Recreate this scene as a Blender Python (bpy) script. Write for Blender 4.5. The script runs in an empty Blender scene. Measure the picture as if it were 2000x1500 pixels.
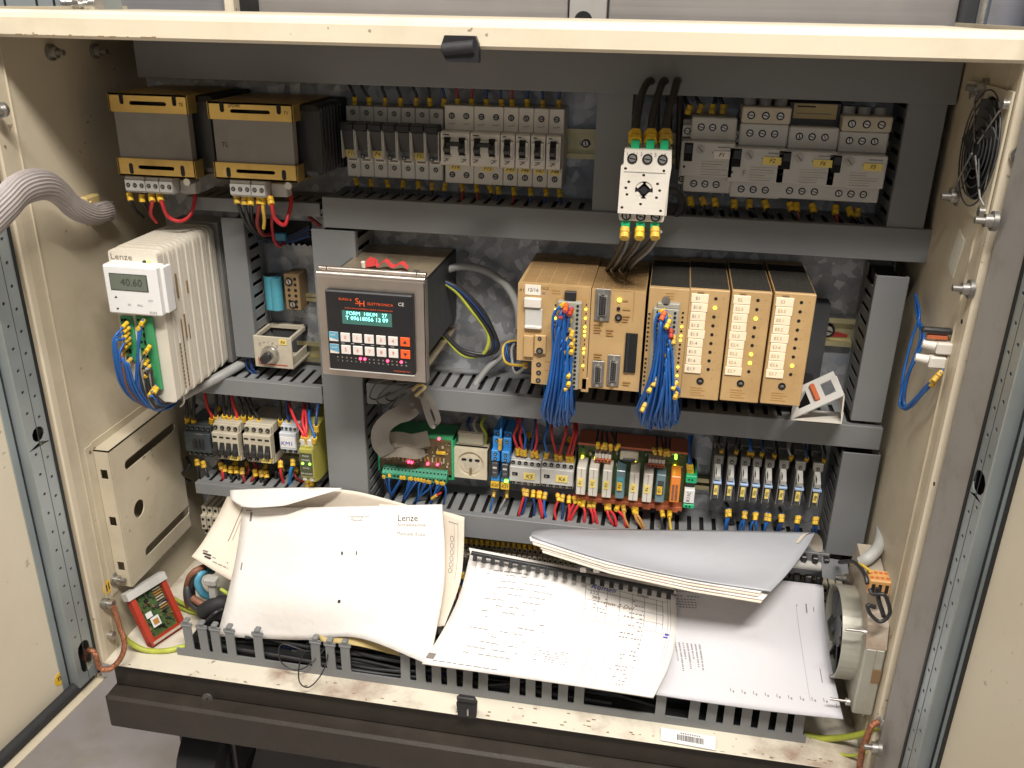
import bpy, bmesh, math, random
from mathutils import Vector, Matrix
random.seed(7)
scene = bpy.context.scene
COL = scene.collection
# ---------------------------------------------------------------- camera
FPX = 1750.0
R_ = Vector((0.98422689, 0.17612701, 0.0166344))
D_ = Vector((0.08399327, -0.38246482, -0.92014444))
F_ = Vector((-0.15570021, 0.90702808, -0.39122564))
CAM = Vector((0, -1.1141, 0))
cd = bpy.data.cameras.new('camera'); cam = bpy.data.objects.new('camera', cd); COL.objects.link(cam)
cam.matrix_world = Matrix(((R_.x, -D_.x, -F_.x, CAM.x), (R_.y, -D_.y, -F_.y, CAM.y), (R_.z, -D_.z, -F_.z, CAM.z), (0, 0, 0, 1)))
cd.sensor_width = 36; cd.lens = 36 * FPX / 2000; cd.clip_start = .02; cd.clip_end = 60
scene.camera = cam
# ---------------------------------------------------------------- world, lamps, exposure
w = bpy.data.worlds.new('World'); scene.world = w; w.use_nodes = True
bg = w.node_tree.nodes['Background']; bg.inputs[0].default_value = (1, .95, .89, 1); bg.inputs[1].default_value = .062
def area(name, loc, target, sx, sy, power, col):
    l = bpy.data.lights.new(name, 'AREA'); l.shape = 'RECTANGLE'; l.size = sx; l.size_y = sy; l.energy = power; l.color = col
    o = bpy.data.objects.new(name, l); COL.objects.link(o); o.location = loc
    o.rotation_euler = (Vector(target) - Vector(loc)).to_track_quat('-Z', 'Y').to_euler(); return o
area('ceiling_tube_lamp', (.35, -1.62, 1.80), (-.2, -.2, -.6), 1.3, .12, 108, (1, .95, .88))
area('second_ceiling_tube_lamp', (-.6, -1.15, 1.9), (-.2, -.2, -.6), 1.3, .2, 24, (1, .96, .91))
area('added_floor_fill_lamp', (-2.0, -.9, 2.3), (-.9, -.1, -1.0), 1.2, .3, 5.5, (1, .95, .88)).data.spread = math.radians(60)  # added fill that brightens the floor at left, not a known lamp
area('workshop_fill_lamp', (.3, -3.2, .5), (-.2, 0, -.4), 2.0, 1.6, 5, (.92, .96, 1))
scene.view_settings.view_transform = 'Standard'; scene.view_settings.look = 'None'
scene.view_settings.exposure = 0; scene.view_settings.gamma = 1; scene.view_settings.use_curve_mapping = False
# ---------------------------------------------------------------- picture <-> place
def ray(u, v): return R_ * (u - 1000) + D_ * (v - 750) + F_ * FPX
def at(u, v, y): d = ray(u, v); return CAM + d * ((y - CAM.y) / d.y)
def onx(u, v, x): d = ray(u, v); return CAM + d * ((x - CAM.x) / d.x)
def onz(u, v, z): d = ray(u, v); return CAM + d * ((z - CAM.z) / d.z)
# ---------------------------------------------------------------- materials
MATS = {}
def mat(name, col, rough=.5, metal=0, var=.1, scale=60, bump=0, dirt=0, dcol=(.09, .07, .05), dscale=14, emis=0, spec=.5, bscale=300, alpha=1, trans=0, ecol=None, bdist=.001, speck=0):
    m = bpy.data.materials.new(name); m.use_nodes = True; nt = m.node_tree; N = nt.nodes; L = nt.links
    b = N['Principled BSDF']; b.inputs['Roughness'].default_value = rough; b.inputs['Metallic'].default_value = metal
    b.inputs['Specular IOR Level'].default_value = spec
    g = N.new('ShaderNodeNewGeometry')
    n1 = N.new('ShaderNodeTexNoise'); n1.inputs['Scale'].default_value = scale; n1.inputs['Detail'].default_value = 5; L.new(g.outputs['Position'], n1.inputs['Vector'])
    mx = N.new('ShaderNodeMix'); mx.data_type = 'RGBA'; L.new(n1.outputs['Fac'], mx.inputs[0])
    mx.inputs[6].default_value = (*[c * (1 - 1.6 * var) for c in col], 1); mx.inputs[7].default_value = (*[min(1, c * (1 + 1.6 * var)) for c in col], 1)
    out = mx.outputs[2]
    if dirt:
        n2 = N.new('ShaderNodeTexNoise'); n2.inputs['Scale'].default_value = dscale; n2.inputs['Detail'].default_value = 8; n2.inputs['Roughness'].default_value = .65; L.new(g.outputs['Position'], n2.inputs['Vector'])
        cr = N.new('ShaderNodeMapRange'); cr.inputs[1].default_value = .5; cr.inputs[2].default_value = .74; cr.inputs[4].default_value = dirt; L.new(n2.outputs['Fac'], cr.inputs[0])
        m2 = N.new('ShaderNodeMix'); m2.data_type = 'RGBA'; L.new(cr.outputs[0], m2.inputs[0]); L.new(out, m2.inputs[6]); m2.inputs[7].default_value = (*dcol, 1); out = m2.outputs[2]
    if speck:
        n5 = N.new('ShaderNodeTexNoise'); n5.inputs['Scale'].default_value = 90; n5.inputs['Detail'].default_value = 3; L.new(g.outputs['Position'], n5.inputs['Vector'])
        n6 = N.new('ShaderNodeTexNoise'); n6.inputs['Scale'].default_value = 7; L.new(g.outputs['Position'], n6.inputs['Vector'])
        a5 = N.new('ShaderNodeMath'); a5.operation = 'MULTIPLY_ADD'; a5.inputs[1].default_value = .5; L.new(n6.outputs['Fac'], a5.inputs[0]); L.new(n5.outputs['Fac'], a5.inputs[2])
        c5 = N.new('ShaderNodeMapRange'); c5.inputs[1].default_value = .985; c5.inputs[2].default_value = 1.02; c5.inputs[4].default_value = speck; L.new(a5.outputs[0], c5.inputs[0])
        m5 = N.new('ShaderNodeMix'); m5.data_type = 'RGBA'; L.new(c5.outputs[0], m5.inputs[0]); L.new(out, m5.inputs[6]); m5.inputs[7].default_value = (.12, .08, .05, 1); out = m5.outputs[2]
    L.new(out, b.inputs['Base Color'])
    rr = N.new('ShaderNodeMapRange'); rr.inputs[3].default_value = max(.02, rough - .1); rr.inputs[4].default_value = min(1, rough + .12); L.new(n1.outputs['Fac'], rr.inputs[0]); L.new(rr.outputs[0], b.inputs['Roughness'])
    if bump:
        n3 = N.new('ShaderNodeTexNoise'); n3.inputs['Scale'].default_value = bscale; n3.inputs['Detail'].default_value = 3; L.new(g.outputs['Position'], n3.inputs['Vector'])
        bp = N.new('ShaderNodeBump'); bp.inputs['Strength'].default_value = bump; bp.inputs['Distance'].default_value = bdist; L.new(n3.outputs['Fac'], bp.inputs['Height']); L.new(bp.outputs[0], b.inputs['Normal'])
    if emis:
        b.inputs['Emission Color'].default_value = (*(ecol or col), 1); b.inputs['Emission Strength'].default_value = emis
    if trans: b.inputs['Transmission Weight'].default_value = trans
    MATS[name] = m; return m
mat('cream_paint', (.64, .565, .43), .42, speck=.7, var=.05, scale=9, bump=.15, dirt=.35, dcol=(.33, .25, .15), dscale=5, bscale=160)
mat('cream_wall', (.54, .475, .355), .45, speck=.6, var=.12, scale=5, bump=.15, dirt=.5, dcol=(.24, .18, .11), dscale=4, bscale=160)
mat('door_paint', (.66, .59, .46), .45, speck=.4, var=.04, scale=3, bump=.1, dirt=.25, dcol=(.42, .34, .23), dscale=3)
mat('sill_paint', (.68, .63, .52), .4, speck=.8, var=.06, scale=12, bump=.1, dirt=.85, dcol=(.22, .11, .07), dscale=11)
mat('duct', (.185, .192, .197), .5, var=.07, scale=10, bump=.12, dirt=.4, dcol=(.215, .20, .175), dscale=9)
mat('duct_light', (.22, .225, .228), .5, var=.06, scale=12, dirt=.3, dcol=(.15, .13, .1), dscale=16)
mat('black', (.012, .012, .012), .5, var=.2)
mat('hole', (.006, .006, .006), .9, var=0)
mat('black_plastic', (.02, .02, .021), .35, var=.15, bump=.1)
mat('dark_grey', (.045, .047, .05), .5)
mat('plinth', (.030, .024, .018), .55, var=.25, scale=30, bump=.4, dirt=.3, dcol=(.06, .045, .03), dscale=20)
mat('rubber', (.02, .02, .022), .7, var=.2, bump=.5, bscale=120)
mat('white_plastic', (.66, .62, .55), .4, var=.04, scale=30, dirt=.25, dcol=(.4, .33, .24), dscale=18)
mat('drive_plastic', (.66, .61, .52), .45, var=.04, scale=30, dirt=.35, dcol=(.42, .33, .22), dscale=15)
mat('display_white', (.74, .73, .72), .35, var=.02)
mat('grey_plastic', (.42, .41, .385), .45, var=.06, scale=30, dirt=.4, dcol=(.2, .17, .13), dscale=22)
mat('socket_grey', (.20, .19, .17), .5, var=.08, dirt=.4, dcol=(.1, .08, .06), dscale=30)
mat('light_grey', (.53, .52, .49), .45, var=.05, scale=40, dirt=.3, dcol=(.27, .23, .18), dscale=25)
mat('beige', (.5, .45, .35), .5, var=.07, scale=40, dirt=.4, dcol=(.22, .17, .11), dscale=30)
mat('heatsink', (.26, .25, .235), .5, metal=.2)
mat('core_grey', (.235, .215, .19), .6, var=.08, scale=20, dirt=.3)
mat('yellow_zinc', (.62, .42, .13), .34, metal=.75, var=.2, scale=25, dirt=.5, dcol=(.2, .12, .05), dscale=18)
mat('din_rail', (.5, .45, .26), .35, metal=.7, var=.15, dirt=.3)
mat('screw_metal', (.55, .53, .5), .3, metal=.9, var=.15, scale=300)
mat('dull_metal', (.3, .29, .27), .42, metal=.8, var=.2, scale=120)
mat('stainless', (.6, .53, .47), .3, metal=.9, var=.07, scale=30, dirt=.35, dcol=(.3, .24, .17), dscale=25)
mat('box_top', (.44, .36, .25), .42, metal=.55, var=.16, scale=40, dirt=.8, dcol=(.16, .11, .06), dscale=22)
mat('zinc_profile', (.36, .40, .41), .42, metal=.55, var=.1, scale=14, dirt=.3, dcol=(.2, .19, .17), dscale=9)
mat('grey_frame', (.30, .285, .27), .55, var=.05, scale=10, dirt=.4, dcol=(.14, .1, .07), dscale=26)
mat('plc', (.46, .30, .135), .5, var=.08, scale=30, dirt=.45, dcol=(.3, .17, .06), dscale=14)
mat('plc_dark', (.42, .25, .09), .55, var=.08)
mat('plc_vent', (.30, .19, .085), .6, var=.1)
mat('plc_vent_shaded', (.022, .019, .015), .7, var=.1)  # near black: shade of the duct above, put into the vent colour
mat('conn_grey', (.33, .32, .27), .5, var=.06, dirt=.3)
mat('yellow', (.74, .46, .03), .5, var=.2, scale=220)
mat('label_yellow', (.80, .62, .16), .6, var=.05)
mat('label_white', (.74, .69, .6), .6, var=.03)
mat('label_cream', (.86, .72, .52), .55, var=.04, scale=50)
mat('ink', (.03, .022, .02), .7, var=0)
mat('ink_brown', (.16, .09, .01), .7, var=0)
mat('ink_faint', (.2, .17, .15), .7, var=0)
mat('ink_grey', (.22, .21, .21), .7, var=0)
mat('ink_blue', (.03, .04, .38), .6, var=0)
mat('ink_cream', (.42, .33, .17), .7, var=0)
mat('print_plc', (.36, .2, .06), .6, var=0)
mat('print_line', (.26, .25, .26), .7, var=0)
mat('blue', (.012, .105, .37), .42, var=.2, scale=80)
mat('blue_dark', (.01, .07, .26), .45, var=.2, scale=80)
mat('yellow_worn', (.6, .38, .05), .55, var=.3, scale=260)
mat('blue_bright', (.03, .24, .62), .42, var=.1)
mat('navy', (.012, .04, .15), .45)
mat('red_wire', (.55, .03, .035), .4, var=.15)
mat('dark_red', (.26, .025, .02), .45)
mat('red', (.42, .04, .02), .5, var=.15, dirt=.5, dcol=(.3, .1, .06))
mat('red_cloth', (.6, .05, .05), .6)
mat('orange', (.80, .11, .02), .5)
mat('orange_block', (.62, .33, .11), .5, dirt=.3, dcol=(.35, .18, .06))
mat('orange_rail', (.5, .13, .05), .5)
mat('copper', (.42, .18, .10), .45, metal=.7, var=.45, scale=240, bump=.9, bscale=700)
mat('green', (.05, .30, .12), .5)
mat('green_bright', (.01, .42, .17), .45)
mat('green_term', (.04, .27, .16), .5, dirt=.2)
mat('pcb', (.06, .11, .035), .4, var=.35, scale=120)
mat('pcb_brown', (.12, .075, .03), .45, var=.4, scale=160)
mat('relay_green', (.35, .32, .06), .5, dirt=.3)
mat('relay_dark', (.06, .07, .035), .5)
mat('yellow_green', (.42, .46, .06), .5, var=.25, scale=60)
mat('yellow_wire', (.68, .46, .06), .5)
mat('brown_wire', (.22, .09, .05), .5)
mat('orange_wire', (.45, .22, .06), .5)
mat('grey_wire', (.30, .30, .29), .5, dirt=.3)
mat('grey_hose', (.42, .42, .40), .45)
mat('black_wire', (.022, .022, .024), .38, var=.2)
mat('ribbon', (.15, .135, .115), .55, dirt=.3, dcol=(.2, .15, .1))
mat('teal', (.09, .36, .45), .35, dirt=.3, dcol=(.05, .17, .22))
mat('light_blue', (.1, .35, .5), .45)
mat('brown_block', (.26, .17, .08), .6, dirt=.4)
mat('contactor_dark', (.05, .065, .07), .5, dirt=.3, dcol=(.1, .09, .07), dscale=30)
mat('contactor_white', (.55, .58, .62), .45, dirt=.2)
mat('amber_clear', (.55, .16, .02), .2, emis=.25, ecol=(1, .3, .04))
mat('clear_blue', (.12, .2, .22), .15, spec=.8)
mat('clear_dark', (.035, .04, .045), .15, spec=.8)
mat('pale_blue', (.3, .42, .62), .4)
mat('led_yellow', (1, .95, .1), .3, emis=3.2, ecol=(1, .9, .05))
mat('led_green', (.3, 1, .1), .3, emis=2.6, ecol=(.35, 1, .08))
mat('led_red', (1, .05, .08), .3, emis=7, ecol=(1, .04, .1))
mat('lcd_glow', (.3, 1, .9), .4, emis=2.2, ecol=(.3, 1, .85), var=0)
mat('lcd_back', (.04, .10, .08), .3, emis=.12, ecol=(.15, .6, .5))
mat('lcd', (.13, .15, .12), .2, var=.05)
mat('lcd_digit', (.045, .055, .045), .4, var=0)
mat('panel_black', (.014, .014, .016), .4, var=.1)
mat('key_white', (.72, .66, .62), .5, var=.05)
mat('ink_red', (.62, .12, .07), .6, var=0)
mat('socket_cream', (.60, .53, .40), .35, dirt=.4, dcol=(.4, .3, .18), dscale=20)
mat('dusty', (.25, .2, .13), .8, var=.3, scale=50, bump=.6)
mat('card_grey', (.19, .165, .13), .5, dirt=.4)
mat('tape', (.22, .14, .07), .5)
mat('fan_metal', (.42, .41, .35), .42, metal=.3, dirt=.4, dcol=(.28, .2, .11), dscale=9)
mat('fan_rust', (.46, .40, .32), .5, var=.15, scale=20, dirt=.8, dcol=(.2, .11, .06), dscale=16)
mat('paper', (.80, .77, .74), .7, bump=.55, bscale=26, bdist=.004, var=.02, scale=6, dirt=.3, dcol=(.72, .6, .47), dscale=7)
mat('paper_old', (.76, .67, .56), .7, bump=.6, bscale=26, bdist=.004, var=.03, scale=6, dirt=.35, dcol=(.62, .47, .33), dscale=6)
mat('paper_cool', (.55, .54, .57), .6, bump=.6, bscale=20, bdist=.005, var=.03, scale=6, dirt=.3, dcol=(.6, .56, .54), dscale=5)
mat('paper_grey', (.36, .37, .40), .42, bump=.5, bscale=22, bdist=.004, var=.05, scale=9, dirt=.3, dcol=(.4, .38, .37), dscale=7)
mat('card_yellow', (.5, .38, .16), .7)
mat('plaster', (.6, .58, .5), .5)
# galvanised plate with spangle
def galv(name, base, sc):
    m = mat(name, base, .42, metal=.55, var=.0); nt = m.node_tree; N = nt.nodes; L = nt.links; b = N['Principled BSDF']
    g = N.new('ShaderNodeNewGeometry'); nz = N.new('ShaderNodeTexNoise'); nz.inputs['Scale'].default_value = 60; nz.inputs['Detail'].default_value = 4
    L.new(g.outputs['Position'], nz.inputs['Vector'])
    ad = N.new('ShaderNodeVectorMath'); ad.operation = 'MULTIPLY_ADD'; ad.inputs[1].default_value = (.014,) * 3; L.new(nz.outputs['Color'], ad.inputs[0]); L.new(g.outputs['Position'], ad.inputs[2])
    vo = N.new('ShaderNodeTexVoronoi'); vo.inputs['Scale'].default_value = sc; vo.inputs['Randomness'].default_value = 1; L.new(ad.outputs[0], vo.inputs['Vector'])
    sp = N.new('ShaderNodeSeparateColor'); L.new(vo.outputs['Color'], sp.inputs[0])
    cr = N.new('ShaderNodeValToRGB'); cr.color_ramp.elements[0].color = (base[0] * .62, base[1] * .66, base[2] * .72, 1); cr.color_ramp.elements[1].color = (*[min(1, c * 1.35) for c in base], 1)
    e = cr.color_ramp.elements.new(.6); e.color = (*[c * .84 for c in base], 1)
    n9 = N.new('ShaderNodeTexNoise'); n9.inputs['Scale'].default_value = 26; n9.inputs['Detail'].default_value = 6; L.new(g.outputs['Position'], n9.inputs['Vector']); m9 = N.new('ShaderNodeMath'); m9.operation = 'MULTIPLY_ADD'; m9.inputs[1].default_value = .75; L.new(sp.outputs[0], m9.inputs[0]); m8 = N.new('ShaderNodeMath'); m8.operation = 'MULTIPLY_ADD'; m8.inputs[1].default_value = 1.3; m8.inputs[2].default_value = -.45; L.new(n9.outputs[0], m8.inputs[0]); L.new(m8.outputs[0], m9.inputs[2]); L.new(m9.outputs[0], cr.inputs[0]); L.new(cr.outputs[0], b.inputs['Base Color'])
    r2 = N.new('ShaderNodeMapRange'); r2.inputs[3].default_value = .3; r2.inputs[4].default_value = .62; L.new(sp.outputs[1], r2.inputs[0]); L.new(r2.outputs[0], b.inputs['Roughness'])
    bp = N.new('ShaderNodeBump'); bp.inputs['Strength'].default_value = .35; bp.inputs['Distance'].default_value = .002; L.new(sp.outputs[2], bp.inputs['Height']); L.new(bp.outputs[0], b.inputs['Normal'])
galv('galvanised', (.40, .41, .43), 85)
# floor: worn bluish paint with ochre patches
def special_floor():
    m = mat('floor', (.44, .40, .385), .45, var=.14, scale=14, bump=.3, bscale=60, dirt=.75, dcol=(.36, .27, .15), dscale=6)
    return m
special_floor()
def brushed(name, col):
    m = mat(name, col, .35, metal=.6, var=.0); nt = m.node_tree; N = nt.nodes; L = nt.links; b = N['Principled BSDF']
    g = N.new('ShaderNodeNewGeometry'); mp = N.new('ShaderNodeMapping'); mp.inputs['Scale'].default_value = (2.2, 2.2, 220); L.new(g.outputs['Position'], mp.inputs[0])
    n = N.new('ShaderNodeTexNoise'); n.inputs['Scale'].default_value = 1; n.inputs['Detail'].default_value = 6; L.new(mp.outputs[0], n.inputs[0])
    n2 = N.new('ShaderNodeTexNoise'); n2.inputs['Scale'].default_value = 2.1; L.new(g.outputs['Position'], n2.inputs[0])
    a = N.new('ShaderNodeMath'); a.operation = 'MULTIPLY_ADD'; a.inputs[1].default_value = .35; L.new(n.outputs[0], a.inputs[0]); L.new(n2.outputs[0], a.inputs[2])
    cr = N.new('ShaderNodeMapRange'); cr.inputs[1].default_value = .4; cr.inputs[2].default_value = .9; cr.inputs[3].default_value = .0; L.new(a.outputs[0], cr.inputs[0])
    mx = N.new('ShaderNodeMix'); mx.data_type = 'RGBA'; L.new(cr.outputs[0], mx.inputs[0]); mx.inputs[6].default_value = (*[c * .72 for c in col], 1); mx.inputs[7].default_value = (*[min(1, c * 1.25) for c in col], 1)
    L.new(mx.outputs[2], b.inputs['Base Color'])
brushed('brushed_steel', (.34, .33, .34)); brushed('brushed_tan', (.36, .335, .32))
# ---------------------------------------------------------------- mesh builder
class MB:
    def __init__(s): s.v = []; s.f = []; s.m = []; s.sm = []; s.names = []
    def mi(s, m):
        if m not in s.names: s.names.append(m)
        return s.names.index(m)
    def add(s, vs, fs, m, smooth=False, xf=None):
        b = len(s.v); k = s.mi(m)
        for p in vs: s.v.append(tuple(xf @ Vector(p)) if xf else tuple(p))
        for f in fs: s.f.append([b + i for i in f]); s.m.append(k); s.sm.append(smooth)
        return s
    def box(s, x0, x1, y0, y1, z0, z1, m='grey_plastic', c=0, xf=None):
        if x0 > x1: x0, x1 = x1, x0
        if y0 > y1: y0, y1 = y1, y0
        if z0 > z1: z0, z1 = z1, z0
        c = min(c, .3 * (x1 - x0), .3 * (y1 - y0), .3 * (z1 - z0))
        if c <= 0:
            vs = [(x, y, z) for z in (z0, z1) for y in (y0, y1) for x in (x0, x1)]
            return s.add(vs, [(0, 2, 3, 1), (4, 5, 7, 6), (0, 1, 5, 4), (2, 6, 7, 3), (0, 4, 6, 2), (1, 3, 7, 5)], m, xf=xf)
        bm = bmesh.new(); bmesh.ops.create_cube(bm, size=1)
        for v in bm.verts: v.co = Vector(((x0 + x1) / 2 + v.co.x * (x1 - x0), (y0 + y1) / 2 + v.co.y * (y1 - y0), (z0 + z1) / 2 + v.co.z * (z1 - z0)))
        bmesh.ops.bevel(bm, geom=bm.edges[:], offset=c, segments=1, affect='EDGES')
        bm.verts.index_update()
        s.add([v.co.copy() for v in bm.verts], [[v.index for v in f.verts] for f in bm.faces], m, xf=xf); bm.free(); return s
    def cyl(s, p0, p1, r, n=12, m='screw_metal', r2=None, cap=True, xf=None):
        p0 = Vector(p0); p1 = Vector(p1); r2 = r if r2 is None else r2; d = (p1 - p0).normalized(); a = d.orthogonal().normalized(); b = d.cross(a)
        vs = []
        for p, q in ((p0, r), (p1, r2)):
            for i in range(n): t = 2 * math.pi * i / n; vs.append(p + (a * math.cos(t) + b * math.sin(t)) * q)
        s.add(vs, [(i, (i + 1) % n, n + (i + 1) % n, n + i) for i in range(n)], m, True, xf)
        if cap: s.add(vs, [tuple(range(n - 1, -1, -1)), tuple(range(n, 2 * n))], m, False, xf)
        return s
    def tube(s, pts, r, n=6, m='black_wire', flat=1, twist=0):
        pts = [Vector(p) for p in pts]; up = None; vs = []; N = len(pts)
        for i, p in enumerate(pts):
            d = (pts[min(i + 1, N - 1)] - pts[max(i - 1, 0)]).normalized()
            if up is None: up = d.orthogonal().normalized()
            up = (up - d * up.dot(d))
            up = up.normalized() if up.length > 1e-6 else d.orthogonal().normalized()
            b = d.cross(up)
            for k in range(n):
                t = 2 * math.pi * k / n; vs.append(p + (up * math.cos(t) * r + b * math.sin(t) * r * flat))
        fs = [(i * n + k, i * n + (k + 1) % n, (i + 1) * n + (k + 1) % n, (i + 1) * n + k) for i in range(N - 1) for k in range(n)]
        s.add(vs, fs, m, True); s.add([vs[i] for i in range(n)], [tuple(range(n - 1, -1, -1))], m); s.add(vs[-n:], [tuple(range(n))], m); return s
    def prism(s, poly, axis, a, b, m='grey_plastic', xf=None):
        n = len(poly)
        def P(p, t): return {'y': (p[0], t, p[1]), 'x': (t, p[0], p[1]), 'z': (p[0], p[1], t)}[axis]
        vs = [P(p, a) for p in poly] + [P(p, b) for p in poly]
        s.add(vs, [tuple(range(n)), tuple(range(2 * n - 1, n - 1, -1))] + [(i, n + i, n + (i + 1) % n, (i + 1) % n) for i in range(n)], m, xf=xf); return s
    def holed(s, outer, holes, axis, a, b, m, xf=None):
        """a plate with real holes, from a to b along the axis"""
        bm = bmesh.new()
        def loop(pts):
            vs = [bm.verts.new((p[0], p[1], 0)) for p in pts]
            return vs, [bm.edges.new((vs[i], vs[(i + 1) % len(vs)])) for i in range(len(vs))]
        loops = [loop(outer)] + [loop(h) for h in holes]
        edges = [e for l in loops for e in l[1]]
        bmesh.ops.triangle_fill(bm, use_beauty=True, use_dissolve=False, edges=edges, normal=(0, 0, 1))
        bm.verts.index_update()
        def P(x, y, t): return {'y': (x, t, y), 'x': (t, x, y), 'z': (x, y, t)}[axis]
        co = [(v.co.x, v.co.y) for v in bm.verts]; n = len(co); fs = [[v.index for v in f.verts] for f in bm.faces]
        vs = [P(x, y, a) for x, y in co] + [P(x, y, b) for x, y in co]
        F = fs + [[n + i for i in reversed(f)] for f in fs]
        for vv, ee in loops:
            for i in range(len(vv)): p, q = vv[i].index, vv[(i + 1) % len(vv)].index; F.append([p, n + p, n + q, q])
        s.add(vs, F, m, xf=xf); bm.free(); return s
    def mesh(s, name):
        me = bpy.data.meshes.new(name); me.from_pydata([tuple(p) for p in s.v], [], s.f)
        for nm in s.names: me.materials.append(MATS[nm])
        me.polygons.foreach_set('material_index', s.m); me.polygons.foreach_set('use_smooth', s.sm)
        bm = bmesh.new(); bm.from_mesh(me); bmesh.ops.recalc_face_normals(bm, faces=bm.faces[:]); bm.to_mesh(me); bm.free()
        me.update(); return me
    def build(s, name, parent=None, loc=None, rot=None, label=None, kind=None):
        o = bpy.data.objects.new(name, s.mesh(name)); COL.objects.link(o)
        if parent: o.parent = parent
        if loc is not None: o.location = loc
        if rot is not None: o.rotation_euler = rot
        if label: o['label'] = label
        if kind: o['kind'] = kind
        return o
def inst(me, name, parent, loc=(0, 0, 0), rot=None, scale=None):
    o = bpy.data.objects.new(name, me); COL.objects.link(o); o.parent = parent; o.location = loc
    if rot: o.rotation_euler = rot
    if scale: o.scale = scale
    return o
def circ(x, z, r, n=12): return [(x + r * math.cos(2 * math.pi * i / n), z + r * math.sin(2 * math.pi * i / n)) for i in range(n)]
def slot(x, z, w, h, n=5):
    """rounded slot outline, centre x,z, full size w,h"""
    r = min(w, h) / 2; out = []
    if w >= h:
        for k in range(n + 1): t = -math.pi / 2 + math.pi * k / n; out.append((x + w / 2 - r + r * math.cos(t), z + r * math.sin(t)))
        for k in range(n + 1): t = math.pi / 2 + math.pi * k / n; out.append((x - w / 2 + r + r * math.cos(t), z + r * math.sin(t)))
    else:
        for k in range(n + 1): t = math.pi * k / n; out.append((x + r * math.cos(t), z + h / 2 - r + r * math.sin(t)))
        for k in range(n + 1): t = math.pi + math.pi * k / n; out.append((x + r * math.cos(t), z - h / 2 + r + r * math.sin(t)))
    return out
def rectp(x0, x1, z0, z1): return [(x0, z0), (x1, z0), (x1, z1), (x0, z1)]
def thing(name, label, cat, loc=(0, 0, 0), group=None, rot=None):
    o = bpy.data.objects.new(name, None); o.empty_display_size = .02; COL.objects.link(o); o.location = loc
    if rot: o.rotation_euler = rot
    o['label'] = label; o['category'] = cat
    if group: o['group'] = group
    return o
def tag(o, label, cat, group=None):
    o['label'] = label; o['category'] = cat
    if group: o['group'] = group
    return o
def dev(name, label, cat, tl, br, d, group=None):
    a = at(*tl, -d); b = at(*br, -d)
    return thing(name, label, cat, (a.x, 0, b.z), group), b.x - a.x, a.z - b.z
_tc = {}
def textmesh(s, m, shear=0):
    k = (s, m, shear)
    if k not in _tc:
        c = bpy.data.curves.new('lettering', 'FONT'); c.body = s; c.size = 1; c.shear = shear; c.resolution_u = 2; c.align_x = 'CENTER'; c.align_y = 'CENTER'
        o = bpy.data.objects.new('t', c); COL.objects.link(o)
        me = bpy.data.meshes.new_from_object(o.evaluated_get(bpy.context.evaluated_depsgraph_get())); bpy.data.objects.remove(o)
        me.name = 'lettering'; me.materials.clear(); me.materials.append(MATS[m])
        me.transform(Matrix.Rotation(math.pi / 2, 4, 'X')); _tc[k] = me
    return _tc[k]
def txt(parent, s, x, y, z, size, m='ink', shear=0, rot=0, sx=1, name='lettering'):
    return inst(textmesh(s, m, shear), name, parent, (x, y, z), (0, -rot, 0), (size * sx, size, size))
def spline(pts, k=8):
    pts = [Vector(p) for p in pts]; P = [pts[0] * 2 - pts[1]] + pts + [pts[-1] * 2 - pts[-2]]; out = []
    for i in range(1, len(P) - 2):
        a, b, c, d = P[i - 1:i + 3]
        for j in range(k):
            t = j / k; out.append(.5 * ((2 * b) + (c - a) * t + (2 * a - 5 * b + 4 * c - d) * t * t + (3 * b - a - 3 * c + d) * t ** 3))
    out.append(pts[-1]); return out
def screw_mesh(r=.0032, m='dull_metal', deep=.0004):
    b = MB(); b.cyl((0, 0, 0), (0, -deep, 0), r * 1.25, 12, 'hole'); b.cyl((0, 0, 0), (0, -deep - .0004, 0), r * .85, 10, m)
    a = random.uniform(0, 3); X = Matrix.Rotation(a, 4, 'Y'); b.box(-r * .75, r * .75, -deep - .0006, -deep, -r * .13, r * .13, 'hole', xf=X); return b.mesh('screw')
SCREWS = [screw_mesh() for _ in range(5)]
SMALLSCREWS = [screw_mesh(.0022) for _ in range(3)]
BRIGHT = [screw_mesh(.0034, 'screw_metal') for _ in range(4)]
def screw(parent, x, y, z, kind=SCREWS, s=1): return inst(random.choice(kind), 'screw', parent, (x, y, z), None, (s, s, s))
JR = random.Random(41)
def wire(label, pts, r, m, group=None, ferr=(), fm='yellow', name='wire', k=7, n=6, flen=.011, cat='wire'):
    """one insulated wire through pts; ferr lists which ends ('a','b') carry marker sleeves"""
    pts = [Vector(p) for p in pts]
    if r < .0027 and len(pts) > 3 and cat == 'wire': pts = [pts[0]] + [p + Vector((JR.gauss(0, .0012 if 'bundle hanging' not in label else .0002), JR.gauss(0, .0006), JR.gauss(0, .0006))) for p in pts[1:-1]] + [pts[-1]]
    if fm == 'yellow' and ferr and JR.random() < .3: fm = 'yellow_worn'
    sp = spline(pts, k); o0 = sp[0]
    b = MB(); b.tube([p - o0 for p in sp], r, n, m); o = b.build(name, None, o0); tag(o, label, cat, group)
    for e in ferr:
        seq = sp if e == 'a' else sp[::-1]
        d = (seq[1] - seq[0]).normalized(); p = seq[0] + d * .002 - o0
        g = MB()
        for q in range(2 if flen > .008 else 1):
            L = flen / 2.3
            a_ = p + d * (q * L * 1.15); g.tube([a_, a_ + d * L], r * 1.75, 6, fm)
        g.build('marker_sleeve', o)
    return o
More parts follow.
